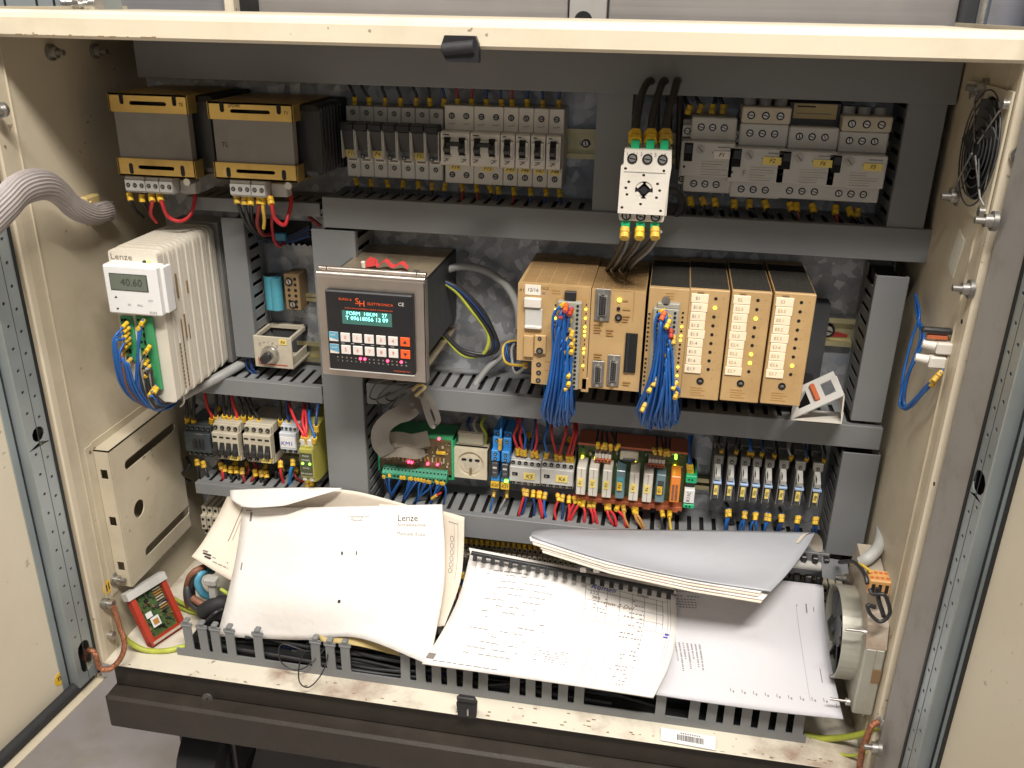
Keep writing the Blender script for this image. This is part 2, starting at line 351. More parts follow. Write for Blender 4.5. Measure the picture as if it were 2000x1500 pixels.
ORD = ['leftmost', 'second from the left', 'third from the left', 'fourth from the left', 'fifth from the left', 'sixth from the left', 'seventh from the left', 'eighth from the left', 'ninth from the left', 'tenth from the left', 'eleventh from the left', 'twelfth from the left', 'thirteenth from the left', 'fourteenth from the left', 'fifteenth from the left', 'sixteenth from the left', 'seventeenth from the left', 'eighteenth from the left', 'nineteenth from the left', 'twentieth from the left']
# ================================================================ the setting
XL, XR, YF, ZT, ZB = -.705, .286, -.25, -.017, -.836
b = MB(); b.box(-6, 6, -6, 4, -1.17, -1.15, 'floor'); o = b.build('floor'); o['kind'] = 'structure'
# sheet-metal machine housing behind the cabinet
yb = .16
mw = thing('machine_housing', 'brushed grey sheet metal machine housing standing behind the open cabinet', 'machine', (0, yb, -1.15))
ub = [-900, 192, 486, 1110, 1186, 1868, 2600]; mm = ['brushed_steel', 'brushed_steel', 'brushed_tan', 'grey_frame', 'brushed_tan', 'brushed_steel']
for i in range(6):
    x0 = at(ub[i], 40, yb).x; x1 = at(ub[i + 1], 50, yb).x; t = .006 if i == 3 else (-.004 if i == 5 else 0)
    b = MB(); b.box(x0 + .0015, x1 - .0015, -t, .02, 0, 2.2, mm[i], .001); b.build('steel_panel', mw)
x = at(470, 20, yb).x; b = MB(); b.box(x - .014, x + .0, -.022, .0, .4, 2.2, 'cream_paint', .002); b.box(x + .001, x + .028, -.003, .0, .4, 2.2, 'black'); b.build('seam_strip', mw)
x = at(1890, 40, yb).x; b = MB(); b.cyl((x - .012, -.05, .3), (x + .02, -.05, 2.2), .006, 14, 'screw_metal'); b.build('bright_rod', mw)
x = at(1868, 40, yb).x; b = MB(); b.box(x, x + .02, -.012, 0, .4, 2.2, 'dark_grey', .002); b.build('dark_seam', mw)
p = at(1140, 42, yb); b = MB(); b.cyl((p.x, -.008, p.z + 1.151), (p.x, -.004, p.z + 1.151), .012, 16, 'hole'); b.build('black_plug', mw)
b = MB(); x = at(1998, 60, yb).x; b.box(x - .004, x + .03, -.06, -.02, .4, 2.2, 'blue_bright', .002); b.build('blue_edge', mw)
# blue-grey bracket with bolts at upper left, on the cabinet top
bl = thing('bolted_bracket', 'blue grey slotted bracket with two bolts on the cabinet top at far left', 'bracket', at(60, 20, -.05))
a0 = at(-120, 0, -.05); a1 = at(192, 0, -.05)
b = MB(); b.box(a0.x - bl.location.x, a1.x - bl.location.x, 0, .05, -.012, .05, 'zinc_profile', .002); b.build('plate', bl)
for u in (10, 72, 106):
    q = at(u, 6, -.05); b = MB(); b.box(-.0015, .0015, -.0006, .004, -.012, .02, 'hole'); b.build('slit', bl, (q.x - bl.location.x, 0, q.z - bl.location.z))
for u, v in ((142, 8), (172, 10)):
    q = at(u, v, -.06); b = MB(); b.cyl((-.012, 0, 0), (.006, 0, 0), .006, 10, 'screw_metal'); b.cyl((.006, 0, 0), (.014, 0, 0), .011, 6, 'screw_metal'); b.build('bolt', bl, (q.x - bl.location.x, q.y - bl.location.y, q.z - bl.location.z))
# ---------------------------------------------------------------- cabinet shell
cab = thing('electrical_cabinet', 'open cream steel electrical cabinet with grey ducts, on a dark plinth', 'cabinet', (0, 0, ZB))
def cz(z): return z - ZB
b = MB(); b.box(XL - .002, XR + .002, YF + .004, .05, cz(ZT), cz(-.0155), 'cream_wall'); b.build('roof_panel', cab)
# top rail with rolled front edge: profile in y,z
pr = [(YF, -.0386), (YF - .0012, -.037), (YF - .0012, -.021), (YF + .0006, -.0165), (YF + .004, -.0145), (YF + .03, -.0140), (YF + .03, -.0155), (YF + .02, -.017), (YF + .012, -.037), (YF + .012, -.0386), (YF + .009, -.0400), (YF + .002, -.0400)]
b = MB(); b.prism([(y, cz(z)) for y, z in pr], 'x', XL - .02, XR + .2, 'cream_paint'); b.build('top_rail', cab)
# walls with front flange
for s, xw, n in ((-1, XL, 'left'), (1, XR, 'right')):
    b = MB(); b.box(xw, xw + s * .0015, YF + .002, .05, 0, cz(ZT), 'cream_wall')
    fl = .015
    b.box(xw - s * .0001, xw + s * fl, YF - .001, YF + .012, -.004, cz(-.012), 'cream_paint', .002)
    b.box(xw + s * fl, xw + s * (fl + .002), YF + .004, .05, -.004, cz(-.012), 'cream_paint'); b.build('side_wall', cab)
    b = MB(); rx = xw - s * .0012
    b.box(xw - s * .0018, xw, YF + .028, YF + .0292, .0, cz(ZT), 'cream_wall'); b.build('folded_seam', cab)
b = MB(); b.box(XL, XR, .048, .05, 0, cz(ZT), 'cream_wall'); b.build('back_wall', cab)
b = MB(); b.box(XL - .015, XR + .015, YF - .001, .05, -.0015, 0, 'sill_paint', .0004); b.build('floor_panel', cab)
# mounting plate with cable opening
o1 = at(484, 425, 0); o2 = at(612, 481, 0); hole = [(o1.x, cz(o1.z))]
pts = []
n = 22
for i in range(n + 1): pts.append((o1.x + (o2.x - o1.x) * i / n, cz(o2.z) + (.0025 if i % 2 else -.001) + random.uniform(-.0012, .0012)))
hole = pts + [(o2.x, cz(o1.z)), (o1.x, cz(o1.z))]
b = MB(); b.holed(rectp(XL + .03, XR - .012, .02, cz(-.03)), [hole], 'y', 0, .002, 'galvanised'); b.build('mounting_plate', cab)
b = MB(); b.box(o1.x - .02, o2.x + .02, .012, .014, cz(o2.z) - .02, cz(o1.z) + .02, 'black'); b.build('opening_shade_sheet', cab)  # added black sheet: paints the deep shade seen through the cable opening
# studs on the walls
def stud(u, v, x, s, big=1):
    p = onx(u, v, x); b = MB(); d = -s
    b.cyl((0, 0, 0), (d * .004, 0, 0), .009 * big, 14, 'dull_metal'); b.cyl((d * .004, 0, 0), (d * .010, 0, 0), .0065 * big, 6, 'screw_metal'); b.cyl((d * .01, 0, 0), (d * .018, 0, 0), .0032 * big, 10, 'dull_metal')
    b.build('stud', cab, (p.x, p.y, cz(p.z)))
for u, v in ((97, 102), (183, 100), (221, 1131)): stud(u, v, XL, -1)
for u, v in ((1900, 565), (1876, 385), (1946, 432), (1927, 172), (1720, 1462)): stud(u, v, XR, 1)
for u, v in ((6, 214),): 
    p = at(u, v, YF); b = MB(); b.cyl((0, 0, 0), (0, -.004, 0), .008, 14, 'screw_metal'); b.cyl((0, -.004, 0), (0, -.01, 0), .005, 6, 'screw_metal'); b.build('bolt', cab, (p.x, p.y, cz(p.z)))
for u, v in ((218, 1180), (219, 1241)):
    p = at(u, v, YF + .02); b = MB(); b.cyl((-.01, 0, 0), (0, 0, 0), .007, 12, 'dull_metal'); b.cyl((0, 0, 0), (.008, 0, 0), .006, 6, 'screw_metal'); b.build('bolt', cab, (p.x - .005, p.y, cz(p.z)))
for u, v in ((1724, 1408), (1716, 1458), (1990, 302)):
    p = at(u, v, YF - .002); b = MB(); b.cyl((0, 0, 0), (0, -.004, 0), .008, 14, 'screw_metal'); b.cyl((0, -.004, 0), (0, -.011, 0), .0055, 6, 'screw_metal'); b.build('bolt', cab, (p.x, p.y, cz(p.z)))
# small holes / patches on right wall
for u, v in ((1860, 528), (1879, 628), (1831, 650), (1852, 660), (1825, 945)):
    p = onx(u, v, XR); b = MB(); b.cyl((0, 0, 0), (-.0006, 0, 0), .0022, 10, 'hole'); b.build('drilled_hole', cab, (p.x, p.y, cz(p.z)))
p = onx(1873, 480, XR); b = MB(); b.box(-.0008, 0, -.012, .012, -.03, .012, 'plaster'); b.build('glue_patch', cab, (p.x, p.y, cz(p.z)), (.25, 0, 0))
# doors ------------------------------------------------------------
def doorpart(side, hx, hy, ang, edges, label):
    a = math.radians(ang); sg = -1 if side == 'left' else 1
    d = Vector((sg * math.sin(a), -math.cos(a), 0)); N = Vector((-sg * math.cos(a), -math.sin(a), 0))
    H = Vector((hx, hy, -ZB)); zb, zt = -.850 , .02
    X = Matrix(((d.x, N.x, 0, hx), (d.y, N.y, 0, hy), (0, 0, 1, -ZB), (0, 0, 0, 1)))
    def s_of(u, off, v=1000):
        P0 = Vector((hx, hy, 0)) + N * off; r = ray(u, v); t = (P0 - CAM).dot(N) / r.dot(N); return ((CAM + r * t) - P0).dot(d)
    b = MB(); b.box(0, .66, -.0015, 0, zb, zt, 'door_paint', xf=X)
    e1, e2, e3, D = edges
    s1, s2, s3 = s_of(e1, D), s_of(e2, D), s_of(e3, .001)
    if s1 > s2: s1, s2 = s2, s1
    b.box(-.0015, 0, -.0015, D, zb, zt, 'cream_wall' if sg < 0 else 'grey_frame', xf=X)
    b.box(0, s1, D - .0015, D, zb, zt, 'cream_wall' if sg < 0 else 'grey_frame', xf=X)
    b.box(0, .66, 0, .026, zb - .0015, zb, 'cream_wall', xf=X)
    o = b.build('door', cab, label=label)
    hl = []; z = zb + .05; k = 0; wd = s2 - s1
    bigs = [(-.80, .024, .4), (-.475, .0095, .45)] if sg < 0 else [(-.80, .03, .4), (-.395, .012, .55)]
    while z < zt - .02:
        for q, dz in ((.25, 0), (.72, .011)):
            if all(abs(z + dz - g[0]) > g[1] + .006 for g in bigs): hl.append(circ(s1 + wd * q, z + dz, .0021, 8))
        z += .0265
    for g in bigs: hl.append(slot(s1 + wd * .45, g[0], wd * .62 if g[1] > .02 else 2 * g[1] , 2 * g[1]))
    f = MB(); XT = X @ Matrix.Translation((0, D, 0)); cuts = [zb + .012]; zz = zb + .05 - .008
    while zz < zt - .03: cuts.append(zz); zz += .0265
    cuts.append(zt); keep = [cuts[0]]
    for c in cuts[1:]:
        if any(g[0] - g[1] - .003 < c < g[0] + g[1] + .003 for g in bigs) and c != zt: continue
        keep.append(c)
    for c0, c1 in zip(keep, keep[1:]):
        hs = [h for h in hl if min(p[1] for p in h) > c0 + .0004 and max(p[1] for p in h) < c1 - .0004]
        f.holed([(s1, c0), (s2, c0), (s2, c1), (s1, c1)], hs, 'y', 0, .0015, 'zinc_profile', xf=XT)
    f.add([(s2, D + .0015, zb + .012), (s3, .001, zb + .012), (s3, .001, zt), (s2, D + .0015, zt)], [(0, 1, 2, 3)], 'zinc_profile', xf=X)
    f.box(s3, s3 + .012, .0005, .002, zb + .012, zt, 'zinc_profile', xf=X)
    f.box(s1 + wd * .47, s1 + wd * .49, D + .0012, D + .0018, zb + .012, zt, 'dark_grey', xf=X); f.box(s1, s2, .001, .002, zb + .012, zt, 'hole', xf=X)
    f.build('stiffening_profile', o)
    g = MB(); g.box(s1 - .0035, s1, D - .004, D + .003, zb + .01, zt, 'black', xf=X)
    if sg > 0: g.box(s3 + .012, s3 + .015, 0, .003, zb + .01, zt, 'black', xf=X)
    g.tube([X @ Vector((q * .06 + .01, .009, zb + .0085)) for q in range(11)], .0078, 10, 'rubber'); g.build('gasket', o)
    return o, X, s_of
dl, XDL, sL = doorpart('left', -.7235, -.258, 5.5, (125, 80, 62, .018), 'open left door with cream skin and blue grey perforated profile')
dr, XDR, sR = doorpart('right', .3075, -.262, 9, (1887, 1917, 1948, .018), 'open right door with grey perforated profile')
# yellow hinge-side warning stickers
def sticker(par, X, s, z):
    g = MB(); g.prism([(s + x, z + y) for x, y in circ(0, 0, .0095, 18)], 'y', .0002, .0006, 'yellow', xf=X)
    for k in range(3): g.box(s - .005 + k * .0035, s - .0036 + k * .0035, .0006, .0008, z - .004 + k * .001, z + .002 + k * .001, 'ink', xf=X)
    g.box(s - .004, s + .004, .0006, .0008, z + .0022, z + .0034, 'ink', xf=X @ Matrix.Translation((0, 0, 0)))
    g.build('warning_sticker', par)
sticker(dl, XDL, sL(112, 0, 1304), -.818)
q = onx(220, 1136, XL); g = MB(); g.cyl((0, 0, 0), (.0005, 0, 0), .010, 16, 'yellow'); g.box(.0005, .0008, -.004, -.002, -.005, .005, 'ink'); g.box(.0005, .0008, .001, .003, -.005, .005, 'ink'); g.build('warning_sticker', cab, (q.x + .0002, q.y - .012, cz(q.z)))
# hinge on the right
hg = MB(); p0 = at(1752, 1405, YF - .006); 
for k, (z0, z1, m_) in enumerate(((.03, .006, 'rubber'), (.006, -.012, 'light_grey'), (-.012, -.034, 'dark_grey'), (-.034, -.05, 'light_grey'))): hg.cyl((0, 0, z0), (0, 0, z1), .0085 if k else .010, 14, m_)
hg.build('hinge', cab, (p0.x + .002, p0.y, cz(p0.z) + .004))
for v in (1388, 1402, 1440, 1465):
    p1 = at(1777, v, YF - .006); g = MB(); g.box(-.009, .009, -.004, .004, -.006, .006, 'dull_metal', .001); g.build('hinge_lug', cab, (p1.x, p1.y, cz(p1.z)))
# plinth
pl = thing('plinth', 'dark brown painted steel plinth carrying the cabinet, with a round screw', 'plinth', (0, 0, -.935))
def pz(z): return z + .935
g = MB(); g.box(XL + .006, XR + .02, YF + .008, .04, pz(-.879), pz(-.8378), 'plinth', .0015); g.build('upper_frame', pl)
g = MB(); g.box(XL + .001, XR + .1, YF - .016, .05, 0, pz(-.880), 'plinth', .004); g.build('base_channel', pl)
p = at(406, 1363, YF + .008); g = MB(); g.cyl((0, 0, 0), (0, -.002, 0), .0075, 20, 'dull_metal'); g.cyl((0, -.002, 0), (0, -.0024, 0), .0015, 8, 'hole'); g.build('screw', pl, (p.x, p.y, pz(p.z)))
# castor and floor things
p = onz(440, 1500, -1.02)
ca = thing('castor_wheel', 'black rubber castor wheel under the front of the plinth', 'castor', (at(430, 1480, -.15).x, -.15, -1.15))
g = MB(); g.cyl((-.03, 0, .075), (.03, 0, .075), .075, 28, 'rubber'); g.cyl((-.034, 0, .075), (.034, 0, .075), .04, 20, 'dark_grey'); g.build('wheel', ca)
g = MB(); g.box(-.045, -.036, -.03, .05, .06, .20, 'black_plastic', .004); g.box(.036, .045, -.03, .05, .06, .20, 'black_plastic', .004); g.box(-.06, .06, -.06, .07, .195, .215, 'black_plastic', .004); g.build('fork', ca)
# rubber clips on the rail and the sill
def clip(u, v, y, lab, up):
    p = at(u, v, y); t = thing('edge_clip', lab, 'clip', p)
    g = MB(); pr = [(-.016, .010), (.013, .010), (.016, .003), (.016, -.013), (-.014, -.013), (-.019, -.004), (-.019, .002)]
    if up: g.prism([(x, z) for x, z in pr], 'y', -.006, .004, 'black_plastic'); g.tube([(-.017, -.005, -.002), (.012, -.006, .001)], .006, 8, 'rubber')
    else:
        g.prism([(-.011, -.0), (.012, .0), (.013, .022), (.009, .03), (-.011, .03), (-.013, .02)], 'y', -.003, .004, 'rubber'); g.box(-.012, .012, -.006, -.001, .026, .034, 'black_plastic', .002); g.box(.001, .003, -.0045, -.003, .004, .014, 'screw_metal')
    g.build('rubber_clip', t)
clip(904, 92, YF - .002, 'black rubber edge clip pushed onto the middle of the top rail', True)
pc = onz(912, 1388, ZB + .001)
clip(912, 1398, YF - .003, 'black rubber edge clip on the lower sill below the booklet', False)
# ================================================================ wiring ducts
FIN = {}
def finger_mesh(L, w=.0108, t=.0016):
    k = (round(L, 4), w)
    if k not in FIN:
        b = MB(); b.prism([(-w / 2, 0), (w / 2, 0), (w / 2, L * .86), (w * .30, L), (-w * .30, L), (-w / 2, L * .86)], 'z', -t / 2, t / 2, 'duct_light'); FIN[k] = b.mesh('finger')
    return FIN[k]
def duct(tl, br, label, depth=.08, horiz=True, pitch=.0165, x0=None, x1=None, z0=None, z1=None, sides=(1,), m='duct'):
    a = at(*tl, -depth); c = at(*br, -depth)
    X0 = a.x if x0 is None else x0; X1 = c.x if x1 is None else x1; Z1 = a.z if z1 is None else z1; Z0 = c.z if z0 is None else z0
    t = thing('wiring_duct', label, 'cable duct', (X0, 0, Z0)); W = X1 - X0; H = Z1 - Z0
    b = MB(); b.box(0, W, -depth, -depth + .0022, 0, H, m, .0008)
    if horiz: b.box(.001, W - .001, -depth + .002, -depth + .010, H - .0018, H, m); b.box(.001, W - .001, -depth + .002, -depth + .010, 0, .0018, m)
    else: b.box(0, .0018, -depth + .002, -depth + .010, .001, H - .001, m); b.box(W - .0018, W, -depth + .002, -depth + .010, .001, H - .001, m)
    b.build('cover', t)
    b = MB(); b.box(.001, W - .001, -.003, -.0005, .001, H - .001, 'duct_light')
    if horiz: b.box(.001, W - .001, -.016, -.003, H - .0035, H - .0018, 'duct_light'); b.box(.001, W - .001, -.016, -.003, .002, .0036, 'duct_light')
    else: b.box(.002, .0036, -.016, -.003, .001, H - .001, 'duct_light'); b.box(W - .0036, W - .002, -.016, -.003, .001, H - .001, 'duct_light')
    # dark cable mass inside
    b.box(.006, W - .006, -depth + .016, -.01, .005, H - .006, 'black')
    b.build('tray', t)
    L = depth - .018; me = finger_mesh(L)
    rest = MB()
    if horiz:
        n = int(W / pitch)
        for i in range(n): 
            x = pitch * (i + .5)
            inst(me, 'finger', t, (x, -.015, H - .0027), (math.pi, 0, 0)) if False else inst(me, 'finger', t, (x, -.015, H - .0027), (0, 0, math.pi))
            rest.box(x - .0054, x + .0054, -depth + .006, -.015, .0020, .0036, 'duct_light')
    else:
        n = int(H / pitch)
        for i in range(n):
            z = pitch * (i + .5)
            for s in sides: inst(me, 'finger', t, (W - .0027 if s > 0 else .0027, -.015, z), Matrix(((0, 0, 1), (0, -1, 0), (1, 0, 0))).to_euler())
            xo = .0020 if sides[0] > 0 else W - .0036
            rest.box(xo, xo + .0016, -depth + .006, -.015, z - .0054, z + .0054, 'duct_light')
    rest.build('hidden_side_wall', t)
    return t
D1 = duct((260, 85), (1870, 190), 'long grey duct running under the cabinet roof across the whole back', z0=-.0895, z1=-.034)
D2 = duct((628, 384), (1850, 526), 'grey duct below the breakers, running to the right wall', z0=-.2580, z1=-.2205)
D2b = duct((362, 383), (626, 424), 'short grey duct below the two transformers', depth=.074)
D3 = duct((715, 748), (1722, 880), 'grey duct below the brown controller modules', x1=at(1722, 856, -.0815).x, depth=.0815)
D3b = duct((380, 735), (630, 789), 'short grey duct under the frequency drive and potentiometer')
D4 = duct((735, 975), (1618, 1100), 'grey duct under the relays, partly hidden by papers', z1=at(909, 1005, -.08).z, z0=at(909, 1049, -.08).z)
D4b = duct((380, 942), (640, 992), 'short grey duct behind the top of the manuals at left')
V1 = duct((608, 447), (735, 1010), 'broad vertical grey duct left of the display controller', horiz=False, x0=at(608, 460, -.078).x, x1=at(693, 460, -.078).x, depth=.078, sides=(1,))
V2 = duct((1168, 172), (1232, 419), 'vertical grey duct between the breakers and the white switch', horiz=False, x0=at(1168, 172, -.077).x, x1=at(1238, 175, -.077).x, depth=.077, sides=(-1,))
V3 = duct((1777, 193), (1820, 458), 'upper vertical grey duct beside the motor breakers at right', horiz=False, depth=.078, x1=.277, sides=(-1,))
V4 = duct((1713, 538), (1740, 828), 'vertical grey duct beside the white bracket at right', horiz=False, depth=.0785, x1=at(1778, 540, -.0785).x, sides=(-1,))
V5 = duct((1647, 883), (1690, 1090), 'lower vertical grey duct beside the relay sockets at right', horiz=False, depth=.0785, x1=at(1722, 885, -.0785).x, sides=(-1,))
V6 = duct((430, 424), (500, 700), 'vertical grey duct behind the frequency drive', horiz=False, depth=.06, sides=(1,), x1=at(474, 424, -.06).x)
def rail(u0, u1, v0, v1, lab, y=-.0085):
    a = at(u0, v0, y); c = at(u1, v1, y); t = thing('mounting_rail', lab, 'din rail', (a.x, 0, c.z)); W = c.x - a.x; H = a.z - c.z
    hs = [slot(x, H / 2, .014, .006) for x in [.012 + .026 * i for i in range(int((W - .006) / .026))]]
    b = MB(); b.holed(rectp(0, W, .006, H - .006), hs, 'y', -.002, -.001, 'din_rail'); b.box(0, W, -.0085, -.001, .005, .0062, 'din_rail'); b.box(0, W, -.0085, -.001, H - .0062, H - .005, 'din_rail')
    b.box(0, W, -.0095, -.0083, 0, .0062, 'din_rail'); b.box(0, W, -.0095, -.0083, H - .0062, H, 'din_rail'); b.build('rail_profile', t)
    return t, W, H
r1, W, H = rail(640, 1174, 232, 312, 'yellow zinc rail behind the fuse row and its right end'); 
screw(r1, W - .02, -.003, H / 2, BRIGHT, 1.2)
rail(1290, 1740, 258, 338, 'yellow zinc rail behind the white motor breakers')
r3, W, H = rail(1585, 1662, 618, 678, 'short rail end with red tag right of the brown modules')
b = MB(); b.prism([(.004, .006), (W * .4, .009), (W * .9, .011), (W * .9, .014), (W * .35, .02), (.004, .016)], 'y', -.0035, -.0022, 'dark_red'); b.build('red_tag', r3)
screw(r3, W * .42, -.004, H / 2, BRIGHT, 2.2)
rail(360, 640, 855, 905, 'rail behind the contactors at left')
rail(740, 1400, 885, 945, 'rail behind the relays and the socket outlet')
rail(500, 632, 565, 590, 'short rail behind the blue capacitor'); rail(580, 632, 665, 708, 'yellow rail beside the potentiometer box')
# ================================================================ transformers
def hand(s): return s
def transformer(tl, br, d, label, names, nterm, zc):
    t, W, H = dev('transformer', label, 'transformer', tl, br, d)
    bh = H * .22
    def bracket(z0, up):
        b = MB(); n = 6; hs = [slot(W * .5, z0 + bh * (.5 if up else .52), W * .47, bh * .22)]
        b.holed(rectp(0, W, z0, z0 + bh), hs, 'y', -d, -d + .002, 'yellow_zinc')
        for x in (W * .17, W * .84): b.prism([(px - .0, pz_) for px, pz_ in slot(x, z0 + (bh * .72 if up else bh * .42), W * .05, bh * .62)], 'y', -d - .0004, -d + .001, 'hole')
        b.box(0, W, -d, -.012, z0 + (bh - .002 if up else 0), z0 + (bh if up else .002), 'yellow_zinc')
        b.box(-.0005, .0015, -d, -d + .02, z0, z0 + bh, 'yellow_zinc'); b.box(W - .0015, W + .0005, -d, -d + .02, z0, z0 + bh, 'yellow_zinc')
        b.build('mounting_bracket', t)
    bracket(H - bh, True); bracket(0, False)
    b = MB(); 
    n = 26
    for i in range(n): 
        x0 = .003 + (W - .006) * i / n; b.box(x0, x0 + (W - .006) / n * .93, -d + .004, -d + .014, bh - .004, H - bh + .004, 'core_grey')
    b.box(.003, W - .003, -d + .0025, -d + .005, bh - .002, H - bh + .002, 'core_grey', .0005)
    b.build('laminated_core', t)
    b = MB(); b.box(.006, W + .022, -d + .02, -.02, .004, H - .003, 'black_plastic', .006)
    for i in range(7): b.box(W + .021, W + .0228, -d + .028 + i * .0105, -d + .030 + i * .0105, .006, H - .006, 'dark_grey')
    b.build('coil', t)
    b = MB(); b.box(.012, W + .018, -.02, -.002, .0, H - .002, 'dark_grey', .002); b.build('rear_yoke', t)
    x = W * .02 if nterm[0] == 3 and len(nterm) == 3 else W * .14
    for k in nterm:
        w_ = .0088 * k; b = MB(); b.box(x, x + w_ - .0006, -d + .006, -d + .032, -.021, -.0015, 'grey_plastic', .001)
        b.box(x, x + w_ - .0006, -d + .0045, -d + .007, -.019, -.006, 'grey_plastic', .0006)
        tb = b.build('terminal_block', t)
        for i in range(k): screw(tb, x + .0044 + .0088 * i, -d + .0045, -.012, SMALLSCREWS, 1.0)
        x += w_ + .0004
    b = MB(); b.box(x, x + .02, -d + .02, -d + .034, -.022, -.006, 'grey_plastic', .001); b.build('terminal_carrier', t)
    b = MB(); b.cyl((W - .012, -d - .001, -.004), (W - .012, -d + .02, -.004), .0045, 8, 'screw_metal'); b.build('bolt', t)
    if names[0]: txt(t, names[0], W * .32, -d - .0008, H - bh * .2, bh * .25, 'ink', .2)
    txt(t, names[1], W * .92, -d - .0008, H - bh * .5, bh * .27, 'ink', .2)
    if names[2]: txt(t, names[2], W * .15, -d + .002, H * .45, H * .09, 'ink', .1)
    return t, W, H
TA = transformer((209, 181), (383, 350), .13, 'leftmost transformer with yellow zinc brackets, in the shade of the roof', ('', 'TL', ''), (3, 2, 2), 0)
TB = transformer((404, 198), (582, 357), .13, 'transformer marked T1 with yellow zinc brackets, beside the fuse holders', ('LPZ481', 'T1', 'TL'), (3, 2), 0)
# ================================================================ fuse holders
def fuse_proto(W, H):
    t = thing('fuse_holder', 'x', 'fuse holder', (0, 0, 0), 'fuse holders with black levers in the upper row')
    b = MB(); w_ = W - .0005
    b.box(0, w_, -.044, -.004, H * .0, H, 'grey_plastic', .0008)
    b.box(0, w_, -.050, -.04, .0, H * .30, 'light_grey', .001)
    b.box(0, .0012, -.066, -.04, H * .29, H * .72, 'light_grey', .0004); b.box(w_ - .0012, w_, -.066, -.04, H * .29, H * .72, 'light_grey', .0004)
    b.build('body', t)
    b = MB(); b.prism([(-.048, H * .40), (-.058, H * .40), (-.066, H * .68), (-.070, H * .70), (-.070, H * .80), (-.05, H * .80), (-.046, H * .7)], 'x', .0014, w_ - .0014, 'black_plastic'); b.box(0.0002, w_ - .0002, -.071, -.052, H * .70, H * .79, 'black_plastic', .001); b.build('lever', t)
    screw(t, w_ / 2, -.044, H * .91, SMALLSCREWS, 1.1); screw(t, w_ / 2, -.050, H * .15, SMALLSCREWS, 1.1)
    b = MB(); b.box(w_ * .12, w_ * .88, -.0506, -.0495, H * .215, H * .285, 'label_white'); b.box(w_*.18, w_*.8, -.0507, -.0505, H * .235, H * .265, 'ink_faint'); b.build('rating_print', t)
    return t
fa = at(675, 206, -.044); fb = at(871, 350, -.044); pitch = (at(866, 214, -.044).x - fa.x) / 7; FH = fa.z - at(681, 342, -.044).z
def copytree(o, par=None):
    c = o.copy(); COL.objects.link(c)
    if par: c.parent = par
    for ch in list(o.children): copytree(ch, c)
    return c
fp = fuse_proto(pitch, FH)
fl = ['F10', '', 'F43', '', '', 'F50', '']
FUSE = []
for i in range(7):
    o = fp if i == 0 else copytree(fp)
    o.location = (fa.x + pitch * i, 0, fa.z - FH); FUSE.append(o)
for i, o in enumerate(FUSE):
    nb = [None, 'between the F10 and F43 labels', None, 'just right of the F43 label', 'just left of the F50 label', None, 'touching the white breaker F14']
    if fl[i]:
        o['label'] = 'fuse holder with black lever and yellow handwritten label ' + fl[i]
        b = MB(); b.box(0, pitch * .84, -.0518, -.0505, 0, FH * .1, 'label_yellow'); l = b.build('label_strip', o, (0, -.002, FH * .295)); txt(l, fl[i], pitch * .45, -.0521, FH * .05, FH * .085, 'ink', .3)
    else:
        o['label'] = 'unlabelled fuse holder with black lever ' + nb[i]
        b = MB(); b.box(pitch * .1, pitch * .36, -.0518, -.0505, FH * .27, FH * .33, 'dark_grey'); b.box(pitch * .18, pitch * .28, -.0520, -.0517, FH * .288, FH * .31, 'light_grey'); b.build('indicator', o)
